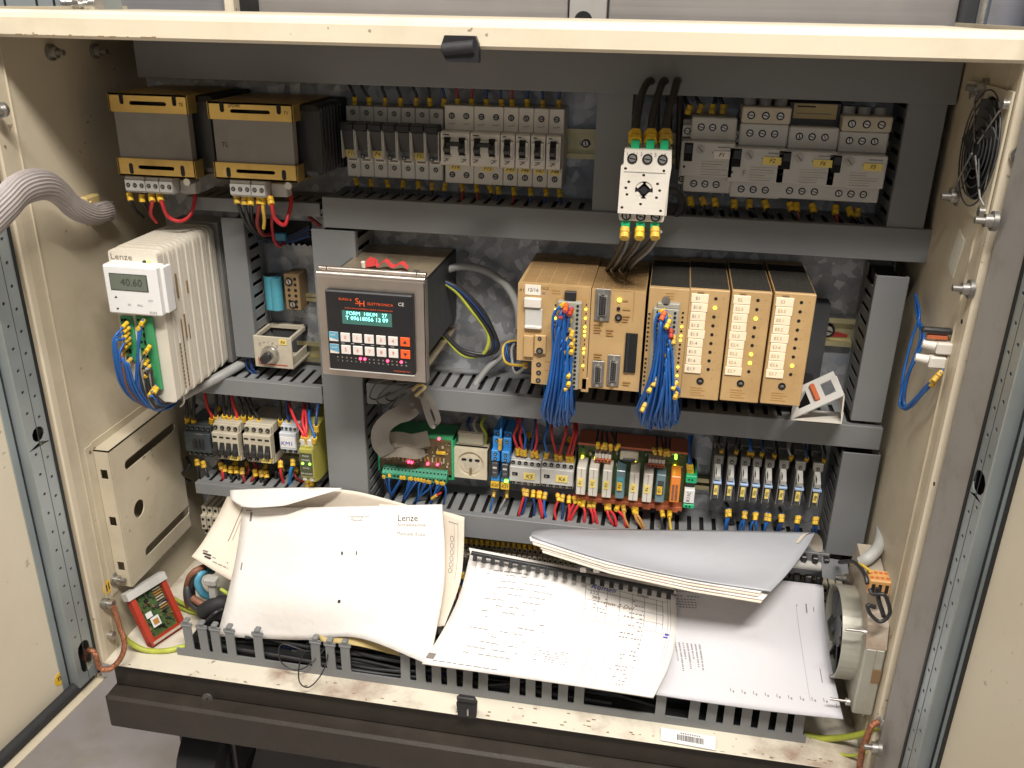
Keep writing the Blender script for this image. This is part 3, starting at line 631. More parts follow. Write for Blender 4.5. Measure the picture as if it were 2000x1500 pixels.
# ================================================================ circuit breakers
def breaker(x, z, W, H, poles, name, label):
    t = thing('circuit_breaker', label, 'circuit breaker', (x, 0, z), 'white circuit breakers in the upper row')
    w_ = W - .0005; b = MB()
    b.box(0, w_, -.047, -.004, 0, H, 'white_plastic', .0008)
    b.prism([(-.045, H * .27), (-.066, H * .27), (-.068, H * .285), (-.068, H * .68), (-.066, H * .70), (-.045, H * .70)], 'x', .0004, w_ - .0004, 'white_plastic')
    b.prism([(-.0665, H * .42), (-.0715, H * .43), (-.0715, H * .60), (-.0665, H * .62)], 'x', .002, w_ - .002, 'white_plastic')
    b.build('body', t); pw = w_ / poles
    for i in range(poles):
        xc = pw * (i + .5)
        b = MB(); b.box(xc - .0036, xc + .0036, -.0718, -.0665, H * .41, H * .63, 'hole')
        b.prism([(-.066, H * .44), (-.077, H * .455), (-.079, H * .50), (-.074, H * .565), (-.066, H * .6)], 'x', xc - .0031, xc + .0031, 'black_plastic'); b.build('toggle', t)
        screw(t, xc, -.047, H * .87, SMALLSCREWS, 1.35); screw(t, xc, -.047, H * .115, SMALLSCREWS, 1.35)
        b = MB(); b.box(xc - .004, xc + .002, -.0476, -.047, H * .765, H * .77, 'ink_faint'); b.box(xc + .0015, xc + .004, -.0476, -.047, H * .775, H * .78, 'ink_faint'); b.build('contact_mark', t)
    if poles == 2: b = MB(); b.box(pw * .5, pw * 1.5, -.0775, -.073, H * .53, H * .585, 'black_plastic', .001); b.build('tie_bar', t)
    b = MB(); b.box(.003, w_ * .4 if poles == 1 else w_ * .3, -.0686, -.068, H * .655, H * .668, 'ink')
    b.box(.0035, w_ * (.7 if poles == 1 else .4), -.0686, -.068, H * .385, H * .389, 'ink_faint')
    b.build('brand_print', t)
    txt(t, 'C10', w_ * .28 if poles == 2 else w_ * .42, -.0685, H * .40, H * .035, 'ink_grey'); txt(t, '0', w_ * .82, -.0685, H * .395, H * .05, 'ink_grey')
    b = MB()
    for xx in ([.2, .8] if poles == 2 else [.5]):
        X = xx * w_
        b.box(X - .0035, X + .0035, -.0686, -.068, H * .355, H * .362, 'ink_grey'); b.box(X - .001, X + .002, -.0686, -.068, H * .33, H * .355, 'ink_grey'); b.box(X - .003, X - .001, -.0686, -.068, H * .315, H * .335, 'ink_grey')
    b.build('circuit_print', t)
    b = MB(); lx = w_ * (.18 if poles == 2 and name == 'F14' else .3 if poles == 2 else .12); lw = min(.0125, w_ * .8); b.box(lx, lx + lw, -.0482, -.047, H * .175, H * .255, 'label_yellow')
    l = b.build('label_strip', t); txt(l, name, lx + lw / 2, -.0486, H * .215, H * .07, 'ink', .35)
    return t
ba = at(868, 205, -.047); bb = at(1099, 369, -.047); BH = ba.z - at(871, 357, -.047).z; BW = (bb.x - ba.x) / 8.05; bz = ba.z - BH
x = ba.x; BR = []
for i, (p, nm) in enumerate(((2, 'F14'), (2, 'F15'), (1, 'F43'), (1, 'F46'), (1, 'F47'), (1, 'F48'))):
    BR.append(breaker(x, bz, BW * p, BH, p, nm, ('two-pole' if p == 2 else 'single-pole') + ' white circuit breaker with yellow handwritten label ' + nm)); x += BW * p
# wires above and below this row
def mk(u, v, y): return at(u, v, y)
ts = [(693, 'black_wire', 672), (722, 'black_wire', 700), (752, 'black_wire', 745), (782, 'black_wire', 775), (812, 'black_wire', 800), (840, 'black_wire', 835), (866, 'navy', 860),
      (893, 'dark_red', 892), (922, 'dark_red', 926), (950, 'navy', 955), (980, 'navy', 986), (1001, 'dark_red', 996), (1030, 'navy', 1028), (1060, 'navy', 1057), (1092, 'navy', 1095)]
cn = {'black_wire': 'black', 'navy': 'dark blue', 'dark_red': 'dark red', 'red_wire': 'red', 'blue': 'blue', 'yellow_wire': 'yellow', 'blue_bright': 'light blue', 'brown_wire': 'brown', 'grey_wire': 'grey', 'orange_wire': 'orange'}
ORD += ['%s from the left' % q for q in ('twenty-first', 'twenty-second', 'twenty-third', 'twenty-fourth')]
def run(prefix, lst, group, ferr=('a',), r=.0019, fm='yellow'):
    """lst: (points, colour); labels carry the order from the left"""
    for i, (pts, m) in enumerate(lst):
        wire('%s %s, %s' % (cn.get(m, m), prefix, ORD[i] if i < len(lst) - 1 else 'rightmost of all'), pts, r, m, group, ferr, fm)
run('wire above the fuse and breaker row', [([mk(u, 207 + (i * .5), -.03), mk(u, 190, -.034), mk((u + w_) / 2, 172, -.035), mk(w_, 150, -.03)], m) for i, (u, m, w_) in enumerate(ts)], 'wires above the fuse and breaker row')
bs = [(694, 'black_wire', 690), (724, 'black_wire', 716), (755, 'black_wire', 748), (788, 'black_wire', 778), (816, 'black_wire', 806), (843, 'black_wire', 838), (871, 'navy', 868),
      (900, 'dark_red', 898), (930, 'dark_red', 938), (955, 'black_wire', 938), (972, 'navy', 965), (1003, 'dark_red', 998), (1036, 'navy', 1030), (1066, 'navy', 1060), (1092, 'navy', 1092)]
run('wire below the fuse and breaker row', [([mk(u, 346 + i * 1.6, -.03), mk(u + 1, 362 + i * 1.6, -.036), mk((u + w_) / 2, 380 + i * 1.4, -.04), mk(w_, 398 + i * 1.6, -.045)], m) for i, (u, m, w_) in enumerate(bs)], 'wires below the fuse and breaker row')
# ================================================================ motor breakers
def motor_breaker(tl, br, name, label, extra, first=False):
    d = .088; t, W, H = dev('motor_breaker', label, 'motor breaker', tl, br, d, 'grey motor breakers at upper right')
    b = MB(); w_ = W - .0008
    b.box(w_ * .0, w_, -.05, -.004, H * .06, H * .93, 'grey_plastic', .001)
    b.box(w_ * .16, w_, -.074, -.04, H * .70, H, 'light_grey', .0014)
    b.box(0, w_ * .2, -.066, -.03, H * .72, H * .88, 'light_grey', .001)
    b.box(0, w_, -d, -.05, H * .235, H * .70, 'light_grey', .0012)
    b.box(w_ * .1, w_, -.074, -.04, 0, H * .235, 'light_grey', .0014)
    b.box(0, w_ * .12, -.066, -.03, H * .08, H * .23, 'light_grey', .001)
    b.build('body', t)
    b = MB(); b.box(w_ * .06, w_ * .22, -d - .0008, -d + .002, H * .44, H * .68, 'hole'); b.prism([(-d, H * .54), (-d - .007, H * .56), (-d - .007, H * .66), (-d, H * .67)], 'x', w_ * .08, w_ * .20, 'black_plastic'); b.build('rocker_switch', t)
    b = MB(); b.cyl((w_ * .36, -d - .0004, H * .60), (w_ * .36, -d - .0014, H * .60), .0048, 16, 'grey_plastic'); b.box(w_ * .36 - .0035, w_ * .36 + .0035, -d - .0018, -d - .001, H * .6 - .0007, H * .6 + .0007, 'ink_faint', xf=Matrix.Translation((w_ * .36, 0, H * .6)) @ Matrix.Rotation(.8, 4, 'Y') @ Matrix.Translation((-w_ * .36, 0, -H * .6))); b.build('setting_dial', t)
    b = MB(); b.box(w_ * .58, w_ * .595, -d - .0004, -d, H * .56, H * .572, 'hole'); b.box(w_ * .68, w_ * .92, -d - .0004, -d, H * .632, H * .645, 'ink_grey')
    for k in range(6): b.box(w_ * .4, w_ * (.4 + random.uniform(.25, .5)), -d - .0003, -d, H * (.27 + .035 * k), H * (.275 + .035 * k), 'ink_cream' if k % 2 else 'ink_grey')
    b.box(w_ * .06, w_ * .1, -d - .0004, -d, H * .35, H * .38, 'hole'); b.build('front_print', t)
    for i in range(3):
        xc = w_ * (.34 + .215 * i); screw(t, xc, -.074, H * .87, BRIGHT, .95); screw(t, xc - w_ * .04, -.074, H * .115, BRIGHT, .95)
    screw(t, w_ * .09, -.066, H * .8, BRIGHT, .9); screw(t, w_ * .06, -.066, H * .15, SMALLSCREWS, 1.3)
    mm = 'label_white' if first else 'label_yellow'
    b = MB(); b.box(w_ * (.6 if not first else .62), w_ * .92, -d - .0012, -d, H * .49, H * .59, mm)
    l = b.build('label_strip', t); txt(l, name, w_ * .76, -d - .0016, H * .54, H * .08, 'ink', .25)
    if name == 'F2': txt(t, 'F', w_ * .3, -d - .001, H * .36, H * .1, 'ink_grey')
    if extra:
        e = MB(); e.box(w_ * .16, w_ * 1.0, -.08, -.03, H * 1.01, H * 1.22, 'beige', .0012)
        for i in range(3): e.cyl((w_ * (.3 + .27 * i), -.055, H * 1.22), (w_ * (.3 + .27 * i), -.055, H * 1.32), .0068, 14, 'grey_plastic'); 
        eo = e.build('terminal_adapter', t)
        for i in range(3): screw(eo, w_ * (.32 + .25 * i), -.08, H * 1.11, BRIGHT, 1.0)
    return t, W, H
MBK = []
for tl, br, nm, lab, ex in (((1340, 232), (1413, 383), 'F1', 'grey motor breaker with white handwritten label F1', False), ((1434, 244), (1512, 394), 'F2', 'grey motor breaker with yellow label F2 and terminal adapter on top', True),
                        ((1531, 251), (1610, 397), 'F6', 'grey motor breaker with yellow label F6, beneath the black nameplate block', False), ((1631, 260), (1706, 402), 'F3', 'rightmost grey motor breaker with yellow label F3 and adapter', True)):
    dx = at(tl[0], tl[1], -.088).x
    MBK.append(motor_breaker((tl[0] - 4, tl[1] - 2), (br[0] + 14, br[1]), nm, lab, ex, nm == 'F1'))
t, W, H = dev('relay_block', 'black block with olive nameplate above the F6 motor breaker', 'relay block', (1542, 196), (1640, 250), .06)
b = MB(); b.box(0, W, -.06, -.01, -.004, H, 'black_plastic', .002); b.build('body', t)
b = MB(); b.box(W * .1, W * .9, -.0612, -.06, H * .32, H * .9, 'ink_cream'); b.box(W * .16, W * .5, -.0616, -.0612, H * .76, H * .82, 'ink'); b.box(W * .16, W * .8, -.0616, -.0612, H * .5, H * .54, 'ink_faint'); b.build('nameplate', t)
lst = []
for i, (u, v, u2, m) in enumerate(((1347, 392, 1346, 'black_wire'), (1369, 392, 1360, 'black_wire'), (1394, 393, 1390, 'black_wire'), (1434, 396, 1428, 'black_wire'), (1464, 396, 1482, 'black_wire'), (1492, 397, 1518, 'black_wire'),
                               (1541, 401, 1556, 'black_wire'), (1555, 402, 1560, 'brown_wire'), (1584, 404, 1590, 'black_wire'), (1632, 408, 1634, 'dark_red'), (1657, 412, 1668, 'black_wire'), (1676, 413, 1690, 'black_wire'))):
    lst.append(([mk(u, v - 8, -.05), mk(u + 1, v + 6, -.055), mk((u + u2) / 2, v + 22, -.058), mk(u2, v + 46, -.05)], m))
run('wire dropping from the motor breakers into the duct', lst, 'wires below the motor breakers', r=.0023)
lst = [([mk(u, v, -.045), mk(u, v - 14, -.045), mk(u2, v - 34, -.04), mk(u2, v - 60, -.03)], m) for u, v, u2, m in ((1342, 226, 1340, 'black_wire'), (1364, 224, 1362, 'black_wire'), (1389, 226, 1396, 'black_wire'), (1410, 226, 1405, 'black_wire'))]
run('wire entering the top of motor breaker F1', lst, 'wires above motor breaker F1', r=.0023)
# ================================================================ white switch hanging in front
d = .185; sw, W, H = dev('rotary_switch_base', 'cream white rotary switch base standing out in front of the upper duct', 'switch', (1212, 291), (1302, 438), d)
b = MB(); b.box(W * .06, W * .98, -d + .012, -d + .075, .004, H - .004, 'white_plastic', .002); b.box(W * .03, W * .94, -d + .012, -d + .05, .0, H * .12, 'white_plastic', .0015)
hs = [circ(W * .505, H * .455, W * .175, 20)] + [circ(W * x, H * z, .0016, 8) for x, z in ((.12, .74), (.86, .73), (.48, .66), (.2, .56), (.15, .475), (.18, .385), (.76, .55), (.81, .46), (.76, .36), (.46, .26), (.1, .2), (.86, .18))]
b.holed([(W * .02, H * .12), (W * .93, H * .12), (W * 1.0, H * .78), (W * .98, H), (W * .08, H), (W * .08, H * .80), (W * .03, H * .77)], hs, 'y', -d, -d + .014, 'white_plastic')
b.box(W * .05, W * .93, -d + .006, -d + .02, .0, H * .125, 'white_plastic', .001)
b.box(W * .1, W * .9, -d - .0006, -d, H * .70, H * .708, 'grey_plastic'); b.build('body', sw)
b = MB(); b.cyl((W * .505, -d + .010, H * .455), (W * .505, -d + .0095, H * .455), W * .18, 20, 'hole'); b.cyl((W * .505, -d + .010, H * .455), (W * .505, -d - .0015, H * .455), W * .07, 12, 'black_plastic')
for k in range(4):
    X = Matrix.Translation((W * .505, 0, H * .455)) @ Matrix.Rotation(math.pi / 4 + k * math.pi / 2, 4, 'Y'); b.box(W * .1, W * .172, -d + .001, -d + .009, -.004, .004, 'white_plastic', .0005, xf=X)
b.box(W * .34, W * .66, -d + .0, -d + .005, H * .448, H * .463, 'black_plastic'); b.build('rotary_coupling', sw)
for i in range(3):
    screw(sw, W * (.24 + .29 * i), -d - .0002, H * .88, BRIGHT, 1.25); screw(sw, W * (.19 + .29 * i), -d + .0055, H * .075, BRIGHT, 1.2)
    txt(sw, ['1', '3', '5'][i], W * (.14 + .27 * i), -d - .0004, H * .94, .005, 'ink_faint'); txt(sw, ['L1', 'L2', 'L3'][i], W * (.30 + .27 * i), -d - .0004, H * .94, .005, 'ink_faint'); txt(sw, ['2T1', '4T2', '6T3'][i], W * (.25 + .26 * i), -d + .0056, H * .03, .004, 'ink_faint')
for i in range(3):
    u0 = (1241, 1270, 1298)[i]; g = MB(); p = mk(u0, 284, -d + .012) - Vector(sw.location); g.box(p.x - .0042, p.x + .0042, p.y - .004, p.y + .006, p.z - .006, p.z + .0055, 'green_bright', .0006); g.build('green_ferrule', sw)
    u1 = (1222, 1251, 1279)[i]; g = MB(); p = mk(u1, 439, -d + .012) - Vector(sw.location); g.box(p.x - .0046, p.x + .0046, p.y - .004, p.y + .006, p.z - .006, p.z + .005, 'green_bright', .0006); g.build('green_ferrule', sw)
nm = ('leftmost', 'middle', 'rightmost')
for i in range(3):
    u0 = (1241, 1271, 1300)[i]; um = (1250, 1282, 1312)[i]; ut = (1276, 1300, 1322)[i]
    wire('thick black cable, %s of three looping up from the white switch' % nm[i], [mk(u0, 281, -d + .012), mk(u0, 266, -d + .02), mk(u0 + 4, 225, -.145), mk(um + 5, 180, -.11), mk((um + ut) / 2 + 6, 158, -.085), mk(ut + 6, 176, -.06), mk(ut + 6, 240, -.035), mk(ut + 4, 330, -.03)], .0042, 'black_wire', 'thick cables above the white switch', ('a',), flen=.014, n=8)
    u1 = (1221, 1250, 1280)[i]; ue = (1196, 1212, 1228)[i]
    wire('thick black cable, %s of three leaving the bottom of the white switch' % nm[i], [mk(u1, 443, -d + .010), mk(u1 - 2, 462, -d + .004), mk((u1 + ue) / 2, 490, -.150), mk(ue, 512, -.110), mk(ue - 12, 530, -.05)], .0030, 'black_wire', 'thick cables below the white switch', ('a',), flen=.013, n=8)
    wire('grey black stripped cable beside the %s bottom cable of the white switch' % nm[i], [mk(u1 + 10, 452, -.165), mk((u1 + ue) / 2 + 12, 486, -.14), mk(ue + 8, 514, -.105), mk(ue, 530, -.05)], .0022, 'grey_wire', 'thin cables below the white switch', (), n=6)
wire('black cable curling out from behind the white switch', [mk(1296, 372, -.13), mk(1322, 375, -.12), mk(1331, 392, -.10), mk(1326, 412, -.085), mk(1308, 430, -.06)], .0042, 'black_wire', None, ())
# ================================================================ frequency drive
d = .18; a = at(209, 487, -d); c = at(332, 786, -d); W = at(305, 497, -d).x - a.x; H = a.z - c.z
FD = thing('frequency_drive', 'cream finned frequency drive with small display and green terminals at left', 'frequency drive', (a.x, 0, c.z))
def rrect(x0, x1, z0, z1, r, n=3):
    o = []
    for cx, cz_, a0 in ((x1 - r, z0 + r, -90), (x1 - r, z1 - r, 0), (x0 + r, z1 - r, 90), (x0 + r, z0 + r, 180)):
        for k in range(n + 1): t = math.radians(a0 + 90 * k / n); o.append((cx + r * math.cos(t), cz_ + r * math.sin(t)))
    return o
b = MB(); b.prism(rrect(0, W, 0, H, .005), 'y', -d + .012, -d + .0005, 'drive_plastic'); b.prism(rrect(.001, W - .001, .001, H - .001, .005), 'y', -d, -d + .001, 'drive_plastic')
b.build('front_housing', FD)
n = 13; y0 = -d + .014; y1 = -.038; st = (y1 - y0) / n
for i in range(n):
    b = MB(); y = y0 + i * st
    b.prism(rrect(.0, W + .0005 + .0009 * (i % 2), -.001 * (i % 2), H + .002, .009, 5), 'y', y, y + st * .60, 'drive_plastic'); b.prism(rrect(.003, W - .0040, .003, H - .003, .007), 'y', y + st * .5, y + st * 1.02, 'drive_plastic')
    b.build('rib', FD)
n = 9; y0 = -.036; st = (.034) / n
for i in range(n):
    b = MB(); y = y0 + i * st; b.box(.0, W + .004, y, y + st * .55, -.001, H + .004, 'heatsink', .0006); b.build('cooling_fin', FD)
b = MB(); b.box(.003, W + .0005, -.037, -.002, .002, H + .001, 'heatsink'); b.build('heatsink_core', FD)
# vent slots on the right side
for i, (yy, z0, z1) in enumerate(((-.165, .62, .80), (-.157, .6, .74), (-.148, .66, .82), (-.150, .36, .52), (-.141, .38, .54), (-.125, .66, .74), (-.134, .36, .46))):
    b = MB(); b.box(W + .0006, W + .0018, yy, yy + .0022, H * z0, H * z1, 'tape'); b.build('side_slot', FD)
for i in range(10):
    for yy in (-.158, -.149): 
        if i < 9: pass
b = MB()
for i in range(12):
    for yy in (-.158, -.1495): b.box(W + .0006, W + .0016, yy, yy + .002, H * .06 + i * .0052, H * .06 + i * .0052 + .003, 'tape')
b.build('vent_perforation', FD)
txt(FD, 'Lenze', W * .27, -d - .0004, H * .958, .0105, 'ink_faint', sx=1.15); b = MB(); b.box(W * .45, W * .72, -d - .0004, -d, H * .917, H * .921, 'ink_grey'); b.build('small_print', FD)
b = MB(); b.cyl((W * .74, -d, H * .935), (W * .74, -d - .001, H * .935), .0024, 10, 'ink'); b.build('indicator', FD)
b = MB(); b.cyl((W * .83, -d, H * .935), (W * .83, -d - .001, H * .935), .0026, 10, 'led_green'); b.build('indicator', FD)
a = at(197, 516, -.198); c = at(313, 622, -.198); x0, x1, z1, z0 = a.x - FD.location.x, at(303, 524, -.198).x - FD.location.x, a.z - FD.location.z, at(214, 612, -.198).z - FD.location.z
b = MB(); b.box(x0, x1, -.198, -d + .004, z0, z1, 'display_white', .0022); b.box(x1 - .001, x1 + .0035, -.188, -d + .01, z0 + .002, z1 - .002, 'display_white', .001); kp = b.build('keypad_module', FD)
w_, h_ = x1 - x0, z1 - z0
b = MB(); b.box(x0 + w_ * .12, x0 + w_ * .82, -.1986, -.198, z0 + h_ * .50, z0 + h_ * .84, 'lcd_digit'); b.box(x0 + w_ * .135, x0 + w_ * .805, -.1990, -.1985, z0 + h_ * .515, z0 + h_ * .825, 'lcd'); b.build('display', kp)
txt(kp, '40.60', x0 + w_ * .52, -.1993, z0 + h_ * .67, .0125, 'lcd_digit', .1)
b = MB()
for zz, s in ((.34, 1), (.13, -1)): b.prism([(x0 + w_ * .16, z0 + h_ * zz), (x0 + w_ * .21, z0 + h_ * zz), (x0 + w_ * .185, z0 + h_ * (zz + .04 * s))], 'y', -.1985, -.198, 'ink')
b.build('arrow_print', kp)
txt(kp, 'SH', x0 + w_ * .42, -.1984, z0 + h_ * .21, .0038, 'ink_grey'); txt(kp, 'PRG', x0 + w_ * .62, -.1984, z0 + h_ * .21, .0038, 'ink_grey'); txt(kp, 'STP', x0 + w_ * .83, -.1984, z0 + h_ * .32, .0038, 'ink_grey'); txt(kp, 'RUN', x0 + w_ * .85, -.1984, z0 + h_ * .08, .0044, 'ink_faint')
# green terminal strips below the keypad, recessed
gd = d + .003
for k, (tl, bl, wd, rows) in enumerate((((233, 617), (243, 705), .016, 6), ((263, 617), (292, 757), .022, 10))):
    p = at(*tl, -gd) - Vector(FD.location); q = at(*bl, -gd) - Vector(FD.location)
    b = MB(); b.box(p.x, p.x + wd, -gd, -d + .002, q.z, p.z, 'green', .0008)
    if k: b.box(p.x + wd * .55, p.x + wd + .002, -gd - .004, -gd + .001, q.z, p.z, 'green', .0008)
    tb = b.build('terminal_strip', FD)
    st = (p.z - q.z) / rows
    for i in range(rows):
        b = MB(); b.box(p.x + wd * .36, p.x + wd * .56, -gd - .0012, -gd, q.z + st * (i + .2), q.z + st * (i + .7), 'hole'); b.cyl((p.x + wd * .18, -gd - .0008, q.z + st * (i + .5)), (p.x + wd * .18, -gd, q.z + st * (i + .5)), .0016, 8, 'hole'); b.build('terminal', tb)
# control wires of the drive
def D(u, v, y): return at(u, v, y)
lst = []
random.seed(3)
for i in range(9):
    s = i / 8; u = 247 + random.uniform(-6, 8); v = 628 + i * 10; m = 'blue' if i not in (4,) else 'brown_wire'
    lst.append(([D(u + 6, v, -.186), D(u - 8, v + 14, -.200), D(226 + i * 3, 690 + i * 3, -.208), D(236 + i * 4, 750 + i * 2, -.196), D(276 + i * 3, 790 + i, -.17), D(330, 793 - i, -.14), D(352, 778, -.11)], m))
for i in range(3): lst[i][0][2] = D(222 + i * 2, 672, -.21)
run('control wire from the left green strip of the drive', lst, 'control wires of the frequency drive', r=.0016)
lst = []
for i in range(11):
    v = (624, 634, 674, 680, 700, 706, 712, 722, 752, 760, 756)[i]; u = (278, 276, 290, 287, 286, 282, 290, 288, 300, 296, 304)[i]; m = ('blue', 'blue', 'black_wire', 'grey_wire', 'black_wire', 'black_wire', 'grey_wire', 'black_wire', 'blue', 'blue', 'black_wire')[i]
    uu = 268 + i * 4
    lst.append(([D(u + 4, v, -.190), D(u - 4, v + 12, -.2), D(uu - 2, 722 if i < 8 else v + 14, -.200), D(uu + 6, 766 if i < 8 else v + 26, -.19), D(300 + i * 2, 800 - i, -.165), D(338, 790 - i, -.135), D(352 + i, 768, -.1)], m))
run('control wire from the right green strip of the drive', lst, 'control wires of the frequency drive', r=.0016)
wire('grey ribbon-like cable tied under the frequency drive', [D(352, 776, -.12), D(385, 758, -.10), D(430, 735, -.08), D(470, 712, -.05), D(490, 700, -.03)], .007, 'grey_wire', None, (), cat='cable')
wire('white cable tie around the cables under the drive', [D(349, 762, -.13), D(358, 772, -.135), D(359, 786, -.13), D(352, 794, -.125)], .0012, 'white_plastic', None, (), name='cable_tie', cat='cable tie')
# ================================================================ blue capacitor, brown strip, potentiometer
p = at(535, 605, -.028); h_ = at(533, 540, -.028).z - p.z
t = thing('capacitor', 'teal blue cylindrical capacitor on the galvanised plate', 'capacitor', (p.x, -.022, p.z))
b = MB(); b.cyl((-.003, 0, 0), (-.003, 0, h_), .0098, 20, 'teal'); b.cyl((.004, -.002, 0), (.004, -.002, h_ - .002), .0086, 20, 'teal'); b.build('can', t)
b = MB(); b.cyl((-.003, 0, h_ - .0005), (-.003, 0, h_ + .0006), .0094, 20, 'black_plastic'); b.build('end_cap', t)
t, W, H = dev('terminal_block', 'brown terminal strip with two rows of holes beside the blue capacitor', 'terminal block', (553, 535), (588, 607), .03)
b = MB(); b.box(0, W, -.03, -.002, 0, H, 'brown_block', .001); b.build('body', t)
for i in range(6):
    for x in (.3, .74):
        if (i == 0 and x < .5): continue
        b = MB(); b.cyl((W * x, -.0295, H * (.1 + .155 * i)), (W * x, -.0305, H * (.1 + .155 * i)), .0022, 8, 'hole'); b.build('hole', t)
screw(t, W * .35, -.031, H * .8, BRIGHT, 1.3); screw(t, W * .5, -.031, H * .17, BRIGHT, 1.3)
d = .062; t, W, H = dev('potentiometer_box', 'beige open-topped box with a silver dial knob and red scale', 'potentiometer', (493, 655), (573, 722), d)
b = MB(); b.box(0, W, -d, -d + .003, 0, H, 'beige', .0008); b.box(0, W, -d + .003, -.004, 0, .003, 'beige')
for x in (0, W - .004): b.box(x, x + .004, -d + .003, -.004, H - .006, H, 'beige', .0005); b.box(x, x + .003, -d + .003, -.01, .003, H * .35, 'beige')
b.box(0, W, -.012, -.004, H - .006, H, 'beige', .0005); b.box(.004, W - .004, -.008, -.004, 0, H - .006, 'dark_grey'); b.build('housing', t)
b = MB(); b.cyl((W * .44, -d - .0002, H * .45), (W * .44, -d - .003, H * .45), .0125, 24, 'screw_metal'); b.cyl((W * .44, -d - .003, H * .45), (W * .44, -d - .012, H * .45), .0108, 24, 'screw_metal', r2=.0098); kb = b.build('dial_knob', t)
b = MB(); b.cyl((W * .44, -d - .012, H * .45), (W * .44, -d - .022, H * .44), .0066, 16, 'black_plastic', r2=.006); b.build('cap', kb)
b = MB(); b.box(W * .10, W * .125, -d - .0004, -d, H * .12, H * .33, 'red'); b.box(W * .12, W * .86, -d - .0004, -d, H * .095, H * .125, 'red'); b.box(W * .15, W * .4, -d - .0005, -d, H * .13, H * .15, 'ink_faint'); b.build('red_scale', t)
for k, s in enumerate('C+1P0'): txt(t, s, W * (.18 + .11 * k), -d - .0005, H * (.74 + .08 * math.sin(k * .9)), .0062, 'ink_faint', rot=-.2)
b = MB(); b.box(W * .69, W * .88, -d - .0008, -d, H * .78, H * .94, 'label_yellow'); l = b.build('label_strip', t); txt(l, 'R6', W * .785, -d - .0012, H * .86, .006, 'ink', .2)
for i in range(3): wire('%s dark blue wire curling down behind the potentiometer box, %s' % ('thin', ('outer', 'middle', 'inner')[i]), [D(500, 678 + i * 4, -.04), D(484 + i * 3, 690, -.05), D(486 + i * 3, 718, -.05), D(500 + i * 2, 735, -.05), D(505, 748, -.05)], .0014, 'navy', 'wires behind the potentiometer box', ())
# ================================================================ display controller in a steel box
d = .165; a = at(617, 530, -d); c = at(833, 742, -d); W = at(829, 552, -d).x - a.x; c2 = at(628, 730, -d); H = a.z - c2.z
CT = thing('display_controller', 'black keypad controller with green display in a stainless steel box', 'controller', (a.x, 0, c2.z))
b = MB(); b.box(.014, W - .002, -d + .008, -.004, .012, .0145, 'box_top'); b.box(.014, W - .002, -d + .008, -.004, H - .008, H - .006, 'box_top', .0004)
b.box(.012, .014, -d + .008, -.004, .012, H - .006, 'dark_grey'); b.box(W - .004, W - .002, -d + .008, -.004, .03, H - .006, 'dark_grey'); b.build('steel_box', CT)
pn = (at(641, 560, -d).x - a.x, at(792, 578, -d).x - a.x, at(651, 722, -d).z - c2.z, at(641, 562, -d).z - c2.z)
pn = (.0115, W - .0125, .010, H - .019)
b = MB(); b.holed(rectp(0, W, 0, H - .002), [rectp(pn[0], pn[1], pn[2], pn[3])], 'y', -d, -d + .0015, 'stainless'); b.cyl((0.0, -d + .0045, H - .004), (W, -d + .0045, H - .004), .0048, 14, 'stainless')
b.box(W - .0012, W + .0004, -d, -d + .012, 0, H - .004, 'stainless'); b.build('front_frame', CT)
b = MB(); b.cyl((.010, -d + .012, H + .0005), (W - .012, -d + .012, H + .0005), .0036, 12, 'stainless'); b.cyl((W - .011, -d + .012, H + .0005), (W - .001, -d + .012, H + .0005), .0036, 12, 'stainless'); b.cyl((0.0, -d + .012, H + .0005), (.0085, -d + .012, H + .0005), .0036, 12, 'stainless'); b.build('hinge', CT)
b = MB(); yb_ = -d - .007; b.box(pn[0] + .0003, pn[1] - .0003, yb_, -d + .03, pn[2] + .0003, pn[3] - .0003, 'panel_black', .0014); b.box(pn[0] + .0003, pn[1] - .0003, yb_ - .001, yb_ + .001, pn[2] + .0003, pn[2] + .001, 'light_grey'); cp = b.build('control_panel', CT)
PW, PH = pn[1] - pn[0], pn[3] - pn[2]; PX, PZ = pn[0], pn[2]; yb_ -= .0004
def pt(s, x, z, size, m, **k): return txt(cp, s, PX + PW * x, yb_, PZ + PH * z, size, m, **k)
pt('EUREX &', .235, .90, .0038, 'orange', sx=1.05); pt('S', .37, .885, .0105, 'orange', sx=1.1); pt('H', .425, .858, .0105, 'orange'); pt('ELETTRONICA', .635, .865, .0042, 'orange', sx=1.12); pt('CE', .87, .885, .0060, 'key_white')
pt('DATA MANAGEMENT DRIVE CONTROLLER', .5, .795, .0022, 'orange', sx=1.35); pt('MICROSMART PD-1', .86, .05, .0022, 'orange', sx=1.1)
b = MB(); b.box(PX + PW * .19, PX + PW * .76, yb_ - .0002, yb_ + .0004, PZ + PH * .60, PZ + PH * .765, 'lcd_back'); dp = b.build('display', cp)
txt(dp, 'FORM  10K/M   27', PX + PW * .475, yb_ - .0006, PZ + PH * .735, .0062, 'lcd_glow', sx=1.02); txt(dp, 'T 09618056 12 09', PX + PW * .475, yb_ - .0006, PZ + PH * .675, .0068, 'lcd_glow', sx=1.02)
